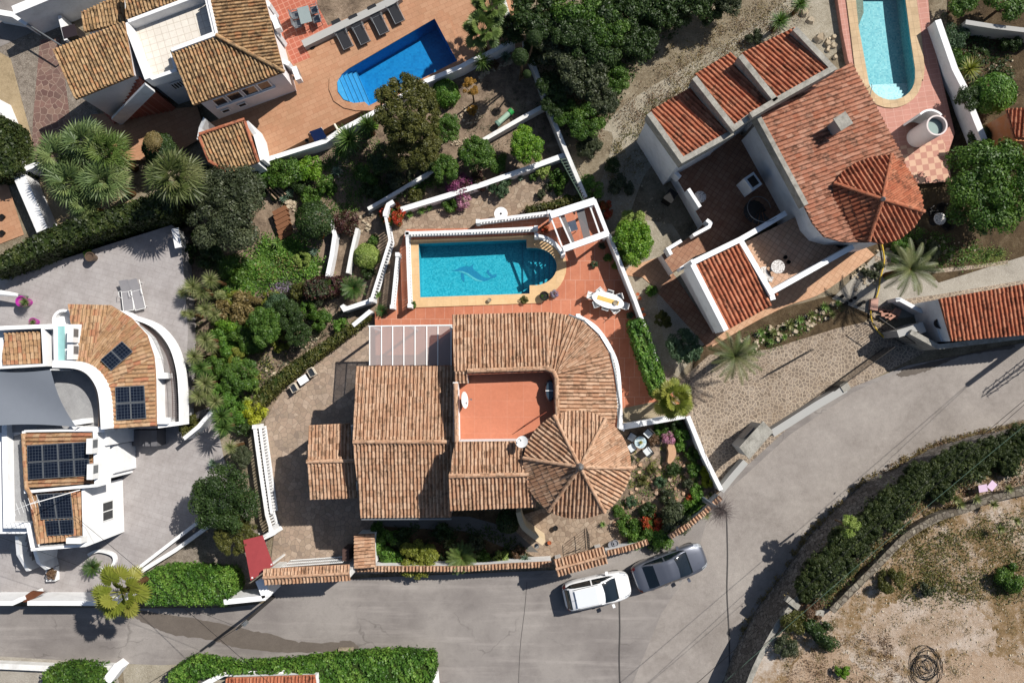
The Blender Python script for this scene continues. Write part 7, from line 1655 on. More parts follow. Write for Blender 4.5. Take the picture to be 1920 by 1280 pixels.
bladed('yucca', 904, 115, 26, .9, 'yucca_d', 'dark green yucca by the white parapet near the fan palms', 'yucca'); bladed('agave', 948, 108, 16, .3, 'agave', 'pale agave below the pompom tree', 'agave'); plant('loose', 925, 120, 12, .6, 'brown', 'small orange dry bush beside the yucca', 'bush')
stones([(866, 222), (868, 212), (876, 204), (888, 203), (896, 210), (897, 220), (891, 229), (880, 231), (870, 229), (866, 222)], 46, .06, .13, 'ring of pale stones round the slender tree', 'stone_rnd', line=True, seed=3)
stones([(900, 148), (915, 136), (935, 126), (955, 118), (965, 108)], 60, .06, .16, 'row of pale stones under the yucca', 'stone_rnd', line=True, seed=4); stones([(845, 262), (860, 268), (872, 266), (872, 258)], 34, .05, .1, 'short curve of pale stones by the citrus tree', 'stone_rnd', line=True, seed=5)
# pompom topiary
t_ = thing('pompom_tree', 'clipped pompom tree with three round green heads', 'tree', P(975, 150, 0)); gp = P(975, 150, 0)
for (x, y, r_, h) in ((975, 107, 16, 4.0), (1002, 72, 15, 4.3), (988, 139, 8, 2.4)):
    c = P(x, y, h); rad = r_/30*(H-h)/H; o = foliage_obj('pompom', get_mesh('ball', 0), LF['dark']); o.parent = t_; o.location = c-gp; o.scale = (rad,)*3; m = MB(); m.tube([(0, 0, 0), tuple((c-gp)*.5+Vector((.1, .1, 0))), tuple(c-gp)], [.09, .06, .04], 7); m.build('trunk', M['bark'], t_, local=True)
# garden between
G('bushM', 578, 312, 26, 1.2, 'bright', 'bright green bush below the blue pool terrace parapet', 'bush'); G('bushM', 530, 325, 34, 1.4, 'mid', 'dark green bush right of the red edged porch roof', 'bush'); G('bushM', 500, 318, 22, 1.1, 'hedge', 'small green bush touching the porch roof corner', 'bush')
for (x, y, r_, h, lab) in ((655, 262, 36, 1.8, 'spiky dark yucca tree beside the curved parapet'), (690, 235, 28, 1.6, 'bushy yucca nearest the blue pool parapet'), (640, 285, 24, 1.0, 'lower yucca rosette beside the stony bed')): bladed('yucca', x, y, r_, h, 'yucca_d', lab, 'yucca')
G('bushM', 690, 225, 18, 1.2, 'bright', 'bright green shrub hanging over the blue pool parapet', 'bush'); bladed('agave', 632, 322, 14, .25, 'agave', 'pale agave in the stony bed below the yuccas', 'agave'); bladed('agave', 545, 362, 12, .2, 'agave', 'pale agave beside the brown garden steps, upper', 'agave'); bladed('agave', 533, 372, 12, .2, 'agave', 'pale agave beside the brown garden steps, lower', 'agave')
G('treeL', 435, 395, 92, 3.6, 'olive', 'very large dark olive green tree left of the garden steps', 'tree'); G('treeM', 400, 350, 45, 2.8, 'olive', 'dark upper part of the olive grove beside the porch roof', 'tree')
G('ball', 590, 414, 36, 1.9, 'dark', 'large round clipped bush with rusty shoots', 'bush'); G('ball', 683, 477, 25, 1.4, 'pale', 'round pale green clipped bush beside the deck stairs', 'bush')
G('bushM', 648, 415, 26, 1.1, 'maroon', 'purple brown bougainvillea above the garden path', 'bush'); G('loose', 607, 432, 18, .8, 'red', 'red tinged twigs on the right of the round clipped bush', 'bush'); G('bushS', 585, 370, 20, .7, 'mid', 'small green shrub above the round clipped bush', 'bush')
G('loose', 735, 400, 28, 1.1, 'red', 'red flowering shrub at the head of the deck stairs', 'bush'); G('loose', 728, 402, 20, .9, 'mid', 'green shrub mixed with red flowers by the deck stairs', 'bush')
G('bushM', 862, 345, 26, .9, 'magenta', 'magenta bougainvillea spilling over the thick white wall', 'bush'); G('loose', 890, 342, 24, .8, 'maroon', 'dark bougainvillea branches right of the magenta one', 'bush'); G('bushS', 866, 378, 18, .6, 'pink', 'pink flowering bush on the pool path side of the wall', 'bush'); G('bushS', 845, 382, 16, .6, 'mid', 'green shrub left of the pink flowers on the pool path', 'bush')
G('loose', 935, 352, 22, .7, 'blue', 'grey green feathery shrub on the pool path', 'bush'); bladed('aloe', 790, 395, 14, .2, 'aloe', 'green aloe against the thick white wall, left', 'aloe'); bladed('aloe', 805, 388, 12, .2, 'aloe', 'green aloe against the thick white wall, right', 'aloe'); bladed('aloe', 768, 402, 13, .2, 'aloe', 'green aloe nearest the red flowering shrub', 'aloe')
bladed('agave', 952, 338, 13, .25, 'aloe', 'spiky succulent under the white wall end', 'agave'); bladed('agave', 975, 332, 11, .2, 'agave', 'small blue succulent under the white wall end', 'agave'); G('bushS', 1018, 318, 16, .7, 'pale', 'yellow green shrub at the wall corner by the green fence', 'bush'); G('bushS', 1045, 335, 20, .8, 'mid', 'green shrub leaning on the green slat fence', 'bush'); G('bushS', 1014, 362, 10, .5, 'olive', 'small potted shrub on the paved pool path', 'bush')
hedge([(985, 388), (1060, 372), (1110, 358), (1112, 368), (1060, 382), (990, 398)], .8, 'pine', 'narrow yellow green hedge north of the pergola', lf=.06)
G('bushM', 1108, 352, 26, 1.0, 'hedge', 'green shrub between the green fence and the pergola', 'bush'); G('loose', 1135, 390, 20, 1.2, 'red', 'red flowering creeper right of the pergola', 'bush')
# slope left of the deck
hedge([(572, 528), (600, 518), (640, 520), (646, 535), (628, 552), (590, 560), (572, 552)], 1.0, 'maroon', 'clipped purple green hedge block left of the cycad', lf=.06)
hedge([(573, 530), (612, 522), (615, 550), (590, 557), (574, 550)], 1.04, 'olive', 'dark green clipped part of the hedge block', lf=.06)
bladed('cycad', 662, 540, 28, .9, 'cycad', 'large dark cycad at the foot of the deck stairs', 'cycad'); bladed('cycad', 716, 583, 15, .6, 'cycad', 'small cycad at the corner of the terracotta deck', 'cycad'); bladed('aloe', 708, 553, 12, .3, 'aloe', 'leafy plant in the planter between the deck stairs', 'plant')
G('bushS', 515, 600, 0+26, .9, 'mid', 'green bush under the lilac flowers', 'bush'); cover([(505, 538), (545, 530), (550, 545), (515, 548)], 'lilac', 'lilac flowers bordering the garden path', 500, .05, .3, clump=14)
for (x, y, r_, h, lf, lab) in [(540, 590, 34, 1.6, 'dark', 'dark bushy tree in the middle of the lower garden'), (500, 612, 42, 1.8, 'mid', 'green bushy tree left of the middle of the lower garden'), (560, 625, 30, 1.6, 'dark', 'dark tree above the curved stone edge'), (425, 602, 28, 1.5, 'bright', 'bright green bush beside the yuccas of the west border'), (470, 640, 30, 1.5, 'mid', 'green bush over the bare earth bed'), (455, 705, 40, 1.9, 'mid', 'leafy green tree on the left of the long clipped hedge'), (420, 742, 30, 1.7, 'hedge', 'green bush between the yuccas and the lime bush'), (398, 690, 30, 1.4, 'mid', 'green bush amid the west border yuccas'), (425, 650, 26, 1.4, 'hedge', 'dense green bush above the leafy tree'), (592, 560, 18, 1.0, 'olive', 'dark bush below the clipped hedge block')]: G('treeM' if r_ > 29 else 'bushM', x, y, r_, h, lf, lab, 'tree' if r_ > 29 else 'bush')
G('bushM', 474, 772, 24, 1.3, 'lime', 'lime yellow bush at the head of the thick balustered wall', 'bush'); G('loose', 440, 575, 38, 1.1, 'dry', 'large dry grey brown bush east of the yuccas', 'bush'); G('looseL', 470, 575, 26, .9, 'dry', 'smaller dry bush at the right of the dry grey brown bush', 'bush'); G('bushM', 520, 575, 26, .9, 'blue', 'blue green shrub below the lilac flowers', 'bush'); G('bushS', 556, 545, 18, .7, 'pine', 'yellow green shrub between lilac flowers and hedge block', 'bush')
hedge([(470, 760), (500, 715), (560, 670), (620, 632), (668, 600), (690, 590), (692, 597), (630, 645), (570, 690), (530, 722), (500, 752), (480, 772)], .9, 'pine', 'long narrow clipped hedge along the flagstone driveway', lf=.055, dens=420)
cover([(400, 560), (470, 470), (560, 440), (590, 480), (600, 505), (530, 520), (470, 545), (410, 550)], 'hedge', 'dense leafy ground cover below the big olive green tree', 11000, .075, .55, clump=55, cs=.42)
cover([(490, 480), (560, 480), (590, 495), (560, 510), (480, 530)], 'dry', 'orange flecked succulents in the ground cover', 900, .05, .6, clump=30)
bladed('aloe', 520, 455, 16, .5, 'aloe', 'pale aloe rosette in the leafy ground cover', 'aloe'); bladed('agave', 590, 472, 12, .3, 'agave', 'blue agave beside the shadow of the round bush', 'agave')
G('bushM', 375, 440, 22, 1.3, 'bright', 'bright green bush behind the garden sink', 'bush')
for i, (x, y, r_, h) in enumerate([(362, 538, 24, 1.6), (395, 525, 22, 1.7), (378, 548, 22, 1.3), (344, 548, 16, 1.0), (385, 580, 20, 1.3), (402, 590, 18, 1.1), (358, 590, 13, .8), (347, 587, 11, .7), (385, 637, 22, 1.5), (365, 668, 21, 1.4), (396, 650, 16, 1.0), (385, 718, 24, 1.5), (372, 742, 22, 1.4), (388, 735, 16, 1.2), (404, 752, 20, 1.2), (432, 838, 16, 1.2)]):
    bladed('yucca', x, y, r_, h+.8, 'yucca', 'pale green yucca of the spiky border between the grey patio and the garden', 'yucca', group='pale yuccas of the west border')
for i, (x, y, r_, h) in enumerate([(415, 780, 26, 1.8), (420, 800, 26, 1.6), (376, 690, 24, 1.5)]): bladed('yucca', x, y, r_, h+.5, 'yucca_d', 'darker green yucca at the lower end of the spiky border', 'yucca', group='dark yuccas of the west border')
G('treeM', 455, 855, 24, 1.7, 'olive', 'small grey green tree above the big dark tree', 'tree'); G('treeL', 425, 935, 72, 3.2, 'dark', 'big dark round tree south of the grey patio', 'tree'); G('pine', 445, 998, 46, 2.4, 'pine', 'yellow green pine branches hanging over the red canopy', 'tree'); bladed('agave', 400, 867, 12, .4, 'agave', 'blue grey rosette in the shade above the big dark tree', 'agave'); G('bushS', 352, 798, 22, .8, 'pine', 'yellow green bush in the triangular bed by the balcony', 'bush')
stones([(500, 755), (515, 735), (530, 715), (560, 695)], 30, .06, .14, 'stones edging the head of the driveway', 'stone_rnd', line=True, seed=7); stones([(540, 650), (548, 640), (560, 648), (575, 655), (585, 640), (600, 632)], 50, .06, .14, 'curved stone edging of the bare earth bed', 'stone_rnd', line=True, seed=8); stones([(430, 645), (455, 652), (470, 650), (500, 690), (505, 705), (530, 695), (545, 682)], 60, .07, .15, 'stone border below the leafy trees', 'stone_rnd', line=True, seed=9); stones([(480, 520), (520, 515), (560, 505), (590, 520), (600, 500)], 40, .06, .14, 'pale stones lining the garden path', 'stone_rnd', line=True, seed=10); stones([(530, 380), (550, 395), (560, 385), (545, 375)], 20, .1, .25, 'pale boulders beside the brown garden steps', 'stone_rnd', seed=11); stones([(600, 360), (640, 330), (660, 300), (650, 290), (610, 340)], 30, .06, .16, 'stones scattered through the yucca bed', 'stone_rnd', seed=12)
m = MB()
for k in range(6): p = P(535-k*2.2, 440-k*9, .25+.05*k); m.box((p.x, p.y, .12+.03*k), (.9, .3, .24+.06*k), R(28), .5)
tag(m.build('garden_steps', m_plain('red brown steps', '#8c6248', .7, .9, .1, 0, .3, 6)), 'red brown steps beside the big olive green tree', 'steps')
m = MB()
for k in range(4): m.tube([P(488+k*6, 342-k*1.6, .4), P(518+k*6, 374-k*3, .4)], .05, 6)
tag(m.build('bleached_poles', M['tan_wood']), 'bleached wooden poles leaning above the garden steps', 'poles')
# --- hedges on the left
hedge([(-30, 498), (45, 452), (120, 418), (220, 388), (318, 352), (330, 382), (325, 400), (230, 420), (120, 455), (40, 493), (-30, 515)], 3.0, 'conif', 'long tall conifer hedge between the sandy strip and the grey patio', lf=.085, dens=330, round_=.2)
hedge([(268, 1078), (300, 1070), (380, 1072), (428, 1078), (436, 1105), (425, 1132), (340, 1133), (272, 1133)], 1.9, 'hedge', 'clipped green hedge block behind the white street wall', lf=.06, dens=520)
hedge([(-40, 195), (18, 230), (32, 290), (38, 318), (20, 328), (-40, 330)], 1.8, 'conif', 'dark hedge in the far left corner by the parking court', lf=.08)
hedge([(1182, 604), (1205, 598), (1215, 620), (1232, 670), (1248, 715), (1240, 742), (1228, 742), (1212, 700), (1196, 655)], TD+1.5, 'hedge', 'glossy clipped hedge along the east side of the pool deck', zb=TD, lf=.07, dens=450)
hedge([(590, 1240), (660, 1232), (740, 1228), (812, 1232), (814, 1262), (800, 1300), (600, 1300), (540, 1262), (510, 1250)], 1.3, 'hedge', 'leafy green hedge at the bottom centre of the street', lf=.075, dens=420)
hedge([(318, 1262), (352, 1240), (430, 1250), (490, 1250), (530, 1246), (520, 1262), (440, 1262), (370, 1270), (340, 1300), (310, 1300)], 1.3, 'hedge', 'leafy green hedge left of the orange roof strip at the bottom', lf=.075, dens=400)
hedge([(85, 1258), (130, 1250), (185, 1258), (195, 1300), (75, 1300)], 1.3, 'mid', 'green hedge behind the pale kerb wall at the bottom left', lf=.075, dens=400)
# --- palms
LF['dpalm'] = m_leaf('dark olive palm blades', '#37461f', '#586632', '#87895a', .68, .2)
for (x, y, r_, h, lf, lab) in [(115, 300, 54, 2.6, 'grey', 'fan palm at the left of the palm clump by the sandy strip'), (165, 270, 52, 3.2, 'grey', 'fan palm at the top of the palm clump by the sandy strip'), (205, 290, 54, 3.0, 'palm', 'fan palm at the upper right of the palm clump'), (140, 345, 54, 2.8, 'grey', 'fan palm at the lower left of the palm clump'), (200, 340, 52, 3.0, 'grey', 'fan palm at the lower right of the palm clump'), (160, 385, 36, 2.4, 'grey', 'lowest fan palm of the clump, next to the conifer hedge')]: bladed('fan', x, y, r_, h, lf, lab, 'palm tree', group='fan palms in the clump by the sandy strip')
bladed('fan', 332, 335, 60, 5.0, 'dpalm', 'yellow green fan palm beside the brown topped clipped bush', 'palm tree'); bladed('fanbig', 232, 1108, 56, 4.4, 'palm_y', 'bright yellow green fan palm over the white street wall', 'palm tree'); bladed('fanbig', 1262, 748, 42, 3.4, 'palm_y', 'yellow green fan palm at the corner of the boarded deck', 'palm tree')
for (x, y, r_, h, lab) in ((918, 15, 34, 3.6, 'upper fan palm beside the blue pool'), (905, 58, 36, 3.4, 'lower fan palm beside the blue pool')): bladed('fanbig', x, y, r_+6, h, 'palm', lab, 'palm tree')
bladed('date', 1378, 668, 57, 2.6, 'dpalm', 'feather palm arching over the brown flagstone drive', 'palm tree'); bladed('date', 1706, 505, 60, 2.8, 'dpalm', 'feather palm standing in the gravel drive', 'palm tree'); bladed('cycad', 866, 1046, 33, 1.0, 'palm', 'round yellow green cycad by the tiled street wall', 'cycad'); bladed('yucca', 1462, 40, 24, 1.2, 'yucca_d', 'dark yucca on the slope above the stepped roofs', 'yucca'); bladed('yucca', 1500, 8, 22, 1.2, 'yucca_d', 'dark yucca at the top edge above the stepped roofs', 'yucca'); bladed('cycad', 174, 1063, 20, .5, 'cycad', 'small cycad in the white kerbed bed of the grey patio', 'cycad'); G('loose', 1415, 68, 18, .7, 'olive', 'low dark shrub left of the slope yucca', 'bush')
# brown topped clipped bush
t_ = plant('ball', 300, 280, 31, 2.4, 'dark', 'tall clipped green drum bush with a dry brown top', 'bush', name='drum_bush'); 
c = P(287, 264, 3.0); o = foliage_obj('dry_top', get_mesh('ballS', 1), LF['dry']); o.parent = t_; o.location = c-Vector((t_.location.x, t_.location.y, 0)); o.scale = (.55, .55, .3)
# potted and patio bits on the left
plant('bushS', 160, 474, 9, .7, 'bright', 'leafy shoot growing by the brown pot on the grey patio', 'plant', z=NPZ); bladed('yucca', 48, 566, 14, .45, 'grey', 'spiky grass in the large magenta planter', 'plant', z=NPZ+.45); bladed('yucca', 62, 604, 9, .3, 'grey', 'spiky grass in the smaller magenta planter', 'plant', z=NPZ+.3)
o = plant('bushS', 93, 1077, 11, .55, 'brown', 'red brown leaves filling the small planter by the front steps', 'plant', z=.3)
# --- right hand garden
G('treeM', 1186, 455, 48, 2.0, 'bright', 'bright green lemon tree east of the pergola', 'tree'); G('treeM', 1186, 420, 30, 1.8, 'pale', 'pale upper crown of the lemon tree by the pergola', 'tree'); G('treeM', 1281, 650, 37, 1.6, 'blue', 'large round grey green bush south of the small garage roof', 'bush'); G('loose', 1245, 598, 20, .8, 'pine', 'sparse yellow green shrub left of the narrow clay path', 'bush'); G('bushS', 1222, 547, 13, .5, 'hedge', 'small round green plant by the garden steps', 'plant')
G('treeL', 1850, 350, 98, 3.2, 'mid', 'huge glossy green tree at the right edge', 'tree'); G('ball', 1862, 176, 38, 1.6, 'hedge', 'round green clipped bush right of the aqua pool wall', 'bush'); G('bushM', 1815, 185, 24, 1.6, 'dark', 'dark shrub between the aqua pool and its wall', 'bush')
for (x, y, r_, h, lf, lab) in [(1800, 5, 30, 1.6, 'mid', 'green shrub at the top edge beyond the aqua pool'), (1798, 60, 26, 1.5, 'blue', 'blue green shrub behind the aqua pool wall, upper'), (1812, 100, 24, 1.4, 'mid', 'green shrub behind the aqua pool wall, lower'), (1880, 12, 34, 1.6, 'mid', 'green shrub in the upper right corner garden'), (1905, 70, 22, 1.2, 'dark', 'dark shrub below the cracked brown wall'), (1850, 262, 28, 1.4, 'dark', 'dark shrub at the foot of the aqua pool wall'), (1700, 475, 24, .9, 'mid', 'low green bush beneath the tower roof'), (1740, 470, 26, .9, 'olive', 'olive green bush between tower and gravel drive'), (1690, 448, 18, .8, 'hedge', 'little green bush at the eave of the tower roof')]: G('bushM', x, y, r_, h, lf, lab, 'bush')
bladed('yucca', 1818, 130, 26, 1.0, 'palm_y', 'grassy yellow green plant behind the aqua pool wall', 'plant')
for (x, y, r_, lf) in [(1400, 640, 12, 'aloe'), (1425, 622, 13, 'aloe'), (1450, 622, 11, 'yucca'), (1480, 608, 14, 'yucca'), (1500, 600, 12, 'aloe'), (1520, 590, 12, 'yucca'), (1545, 575, 13, 'aloe'), (1560, 590, 10, 'yucca'), (1470, 632, 10, 'aloe'), (1445, 640, 9, 'aloe'), (1405, 662, 9, 'yucca'), (1570, 568, 9, 'aloe')]:
    bladed('aloe' if lf == 'aloe' else 'agave', x, y, r_, .18, lf, 'green spiky succulent in the bed along the brown flagstone drive', 'succulent', group='succulents along the flagstone drive', name='succulent')
stones([(1380, 640), (1440, 615), (1560, 570), (1590, 560), (1560, 600), (1460, 640), (1400, 665)], 70, .06, .22, 'pale stones among the succulents of the drive bed', 'stone_rnd', seed=14); cover([(1380, 640), (1440, 612), (1570, 565), (1590, 575), (1460, 645), (1400, 670)], 'mid', 'low succulents covering the drive bed', 1500, .045, .12, clump=60)
# --- front and corner gardens
LF['ygreen'] = m_leaf('yellow green leaves', '#5f6b22', '#868f34', '#a9ac50', .7)
G('treeM', 782, 1048, 42, 1.3, 'ygreen', 'yellow green rounded shrub by the tiled street wall', 'bush'); G('bushM', 718, 1020, 28, 1.4, 'hedge', 'green shrub beside the lean-to tile roof', 'bush'); G('ballS', 722, 1050, 15, 1.0, 'hedge', 'small round clipped bush beside the lean-to tile roof', 'bush'); G('bushS', 705, 1000, 18, .9, 'mid', 'dark green shrub under the villa eave', 'bush'); bladed('agave', 842, 1018, 14, .25, 'yucca', 'pale spiky succulent above the cycad', 'succulent'); G('loose', 815, 1025, 16, .4, 'brown', 'reddish dry plant left of the pale succulent', 'plant'); bladed('agave', 985, 1047, 14, .5, 'agave', 'blue green succulent hanging over the street wall', 'succulent'); G('bushS', 972, 1038, 14, .6, 'brown', 'rust coloured bush above the street wall', 'bush'); G('bushS', 938, 1048, 16, .5, 'pale', 'low pale plants on the inner side of the street wall', 'plant'); G('ballS', 952, 980, 22, .9, 'dark', 'dark round bush in the shade of the villa', 'bush'); bladed('aloe', 1130, 982, 10, .15, 'aloe', 'small green rosette on the entrance paving', 'succulent')
G('bushM', 1270, 975, 32, 1.3, 'olive', 'flowering cream green bush in the corner garden', 'bush'); G('bushM', 1205, 1000, 26, 1.1, 'mid', 'green bush left of the red flowers in the corner garden', 'bush'); G('bushS', 1225, 982, 20, .9, 'red', 'red flowering bush in the corner garden', 'bush'); G('bushM', 1245, 1008, 22, 1.0, 'hedge', 'green bush overhanging the saloon car side', 'bush'); bladed('yucca', 1322, 963, 14, .7, 'yucca', 'yellow green rosette by the sloping street wall', 'succulent'); bladed('aloe', 1245, 0+818, 12, .2, 'aloe', 'leafy rosette by the white deck wall', 'succulent'); G('bushS', 1308, 945, 18, .7, 'hedge', 'green bush below the corner pole', 'bush')
for (x, y, r_, lf, lab) in [(1252, 822, 15, 'pink', 'pink flowering bush beside the sandstone seat'), (1224, 824, 13, 'brown', 'rust orange round bush beside the mosaic table'), (1275, 835, 13, 'hedge', 'green bush right of the sandstone seat, upper'), (1300, 852, 14, 'mid', 'green bush right of the sandstone seat, lower'), (1240, 803, 14, 'mid', 'green plant under the white deck wall, left'), (1270, 800, 14, 'dark', 'dark plant under the white deck wall, middle'), (1322, 885, 12, 'lime', 'lime bush against the corner garden wall, upper'), (1328, 903, 12, 'lime', 'lime bush against the corner garden wall, lower'), (1308, 920, 13, 'hedge', 'green bush below the lime bushes'), (1205, 900, 10, 'pine', 'yellowish cushion plant near the tower eave'), (1222, 880, 9, 'pine', 'yellow cushion plant below the mosaic table'), (1238, 905, 12, 'blue', 'blue grey cushion plant in the middle of the corner garden'), (1185, 940, 11, 'blue', 'blue green dome plant near the tower eave'), (1290, 905, 12, 'olive', 'olive cushion plant in the right of the corner garden'), (1160, 960, 12, 'mid', 'green plant at the left end of the corner garden'), (1295, 935, 9, 'red', 'small red flowering plant near the corner pole'), (1182, 860, 0+9, 'olive', 'small dark plant on the edge of the dining paving')]: G('bushS', x, y, r_, .5, lf, lab, 'plant')
stones([(1170, 875), (1270, 860), (1330, 900), (1310, 945), (1220, 975), (1150, 985), (1175, 930)], 150, .05, .24, 'pink and cream rocks of the corner rock garden', 'stone_pink', seed=15); cover([(1150, 950), (1185, 880), (1290, 850), (1335, 930), (1250, 985), (1160, 1000)], 'mid', 'small succulents between the rocks of the corner garden', 2600, .045, .2, clump=90); cover([(1185, 890), (1260, 870), (1290, 930), (1200, 960)], 'maroon', 'dark red succulents between the rocks', 900, .04, .16, clump=34); cover([(700, 985), (940, 990), (1010, 1050), (700, 1062)], 'dark', 'dark ground plants in the shaded front garden', 3500, .06, .25, clump=80)
stones([(640, 400), (700, 400), (690, 440), (665, 450), (640, 430)], 60, .05, .15, 'rubble stones around the purple bougainvillea', 'stone_rnd', seed=16); cover([(740, 375), (830, 340), (800, 330), (720, 370)], 'mid', 'green plants above the thick white wall', 1500, .06, .4, clump=30); G('bushS', 780, 368, 18, .7, 'pine', 'yellow green bush above the thick white wall', 'bush'); G('bushM', 700, 350, 26, 1.1, 'dark', 'dark bush in the pine shadow above the thin white wall', 'bush')
cover([(620, 330), (830, 200), (1000, 130), (1050, 290), (900, 330), (700, 380)], 'olive', 'sparse weeds on the garden soil', 2200, .04, .1, clump=90)
stones([(1000, 300), (1070, 340), (1060, 375), (1020, 360)], 30, .05, .16, 'stones and clutter by the green slat fence', 'stone_rnd', seed=17)
for x, y, lf in ((1000, 330, 'mid'), (1048, 358, 'mid'), (1030, 350, 'olive'), (1064, 372, 'hedge')): G('bushS', x, y, 9, .4, lf, 'small potted shrub in the clutter by the green fence', 'plant', group='small potted shrubs by the green fence')
for x, y, lf, lab in ((1128, 461, 'olive', 'small potted shrub on the deck below the pergola'), (1115, 494, 'blue', 'silvery potted plant on the deck, below the pergola'), (1140, 482, 'mid', 'green potted shrub against the thin boundary wall'), (1019, 556, 'mid', 'leafy plant in the dark planter at the pool corner'), (1040, 550, 'lilac', 'purple flowering plant right of the pool corner planter'), (772, 571, 'mid', 'small plant at the foot of the west balustrade'), (1022, 430, 'red', 'red potted flower under the long balustrade end'), (983, 561, 'pine', 'small trailing plant on the pool coping'), (1182, 592, 'blue', 'potted plants at the head of the glossy deck hedge')): G('bushS', x, y, 8 if x != 1019 else 9, .45, lf, lab, 'plant', z=TD)
# --- conifer hedge and rubble plot
hg = 'conifers of the dark hedge along the retaining wall'
rr = random.Random(3); path = spline([(1528, 1085), (1570, 1035), (1620, 985), (1680, 930), (1740, 890), (1800, 858), (1860, 838), (1940, 818)], 4)
for i, (x, y) in enumerate(path):
    G('treeM', x+rr.uniform(-6, 6)-2, y+rr.uniform(-4, 8)+2, rr.uniform(22, 30), rr.uniform(.9, 1.5), 'conif', 'dark bushy conifer in the continuous hedge behind the retaining wall', 'tree', group=hg, z=PZ)
hb = [(1492, 1108), (1568, 1012), (1665, 918), (1760, 875), (1930, 825), (1930, 880), (1800, 900), (1700, 960), (1600, 1050), (1530, 1125)]
cover(hb, 'conif', 'ragged dark scrub filling the conifer hedge', 11000, .08, 1.2, z=PZ, clump=75, cs=.33)
for (x, y, r_) in ((1512, 1100, 20), (1548, 1066, 24), (1600, 1014, 24), (1660, 960, 26), (1720, 915, 24), (1780, 885, 24), (1850, 860, 26), (1910, 840, 24), (1620, 1030, 22), (1680, 985, 20), (1640, 1000, 24), (1590, 1062, 26), (1555, 1100, 22), (1700, 955, 24), (1775, 925, 24), (1840, 880, 26), (1900, 860, 26), (1520, 1118, 20), (1900, 880, 20)): G('treeM', x, y, r_, 1.2, 'conif', 'dark bushy conifer in the continuous hedge behind the retaining wall', 'tree', group=hg, z=PZ)
G('loose', 1590, 985, 22, 2.2, 'pale', 'light green feathery tree standing against the conifer hedge', 'tree', z=PZ)
G('looseL', 1672, 1092, 28, .9, 'pine', 'green brush beside the tumbled stone wall', 'bush', z=PZ); G('loose', 1740, 1105, 16, .6, 'olive', 'smaller green brush in the rubble plot', 'bush', z=PZ); G('bushM', 1900, 1085, 28, 1.0, 'mid', 'green bush at the right edge of the rubble plot', 'bush', z=PZ); G('bushM', 1545, 1190, 30, 1.2, 'dark', 'dark juniper at the lower end of the low pale wall', 'bush', z=PZ, sx=1.3, rot=-40); G('loose', 1580, 1258, 15, .5, 'bright', 'small bright weed clump at the bottom of the rubble plot', 'plant', z=PZ); G('bushM', 1492, 1165, 24, 1.0, 'pine', 'yellow green bush between retaining wall and low pale wall', 'bush', z=PZ); G('bushM', 1475, 1215, 22, .9, 'olive', 'olive bush below the yellow green bush by the retaining wall', 'bush', z=PZ); G('bushM', 1530, 1148, 24, 1.1, 'brown', 'dry reddish bush at the end of the stone wall', 'bush', z=PZ)
RB = [(1450, 1290), (1480, 1200), (1560, 1140), (1700, 1020), (1800, 970), (1930, 950), (1930, 1290)]
cover([(1485, 1125), (1560, 1020), (1680, 925), (1780, 880), (1900, 860), (1900, 885), (1780, 915), (1680, 975), (1590, 1060), (1520, 1135)], 'dry', 'dry grass breaking through the conifer hedge', 5000, .06, .5, z=PZ, clump=60, cs=.3)
stones(RB, 900, .02, .09, 'small pale stones strewn over the rubble plot', 'stone_rnd', seed=20, z=PZ); cover(RB, 'dry', 'straw coloured weeds over the rubble plot', 5500, .035, .1, clump=150, z=PZ); cover([(1660, 1060), (1800, 980), (1930, 960), (1930, 1120), (1700, 1130), (1640, 1110)], 'pine', 'green and ochre weeds by the dry stone wall', 9000, .05, .14, clump=170, cs=.28, z=PZ); cover([(1480, 1230), (1660, 1180), (1700, 1290), (1470, 1290)], 'brown', 'brown tufts on the lower rubble plot', 2500, .04, .1, clump=110, z=PZ)
cover([(1480, 1200), (1560, 1120), (1720, 1010), (1790, 960), (1800, 930), (1700, 980), (1560, 1090)], 'dry', 'dry vegetation between the hedge and the stone wall', 5000, .06, .35, clump=120, z=PZ)
cover([(1700, 960), (1790, 905), (1870, 900), (1930, 890), (1930, 930), (1800, 950)], 'brown', 'brown weeds around the stone wall top', 1800, .05, .25, clump=60, z=PZ)
cover([(1380, 1195), (1415, 1130), (1455, 1078), (1515, 993), (1612, 900), (1668, 872), (1740, 834), (1800, 814), (1930, 786), (1935, 794), (1805, 823), (1740, 845), (1672, 883), (1620, 910), (1524, 1002), (1463, 1086), (1424, 1138), (1392, 1200)], 'dry', 'dry roadside weeds at the foot of the retaining wall', 4000, .05, .25, clump=170, cs=.1)
cover([(1650, 878), (1740, 834), (1930, 786), (1932, 794), (1745, 846), (1660, 890)], 'brown', 'reddish roadside weeds along the bend', 1200, .05, .3, clump=60, cs=.1)
for i, (x, y, a) in enumerate([(1800, 945, 20), (1830, 935, -30), (1862, 945, 10), (1890, 915, 60), (1905, 975, -10), (1875, 990, 35), (1790, 935, -50)]):
    bladed('agave', x, y, 13, .2, 'yucca', 'fallen pale agave leaves piled on the dry stone wall', 'agave', z=PZ+.4, group='fallen agave leaves on the stone wall')
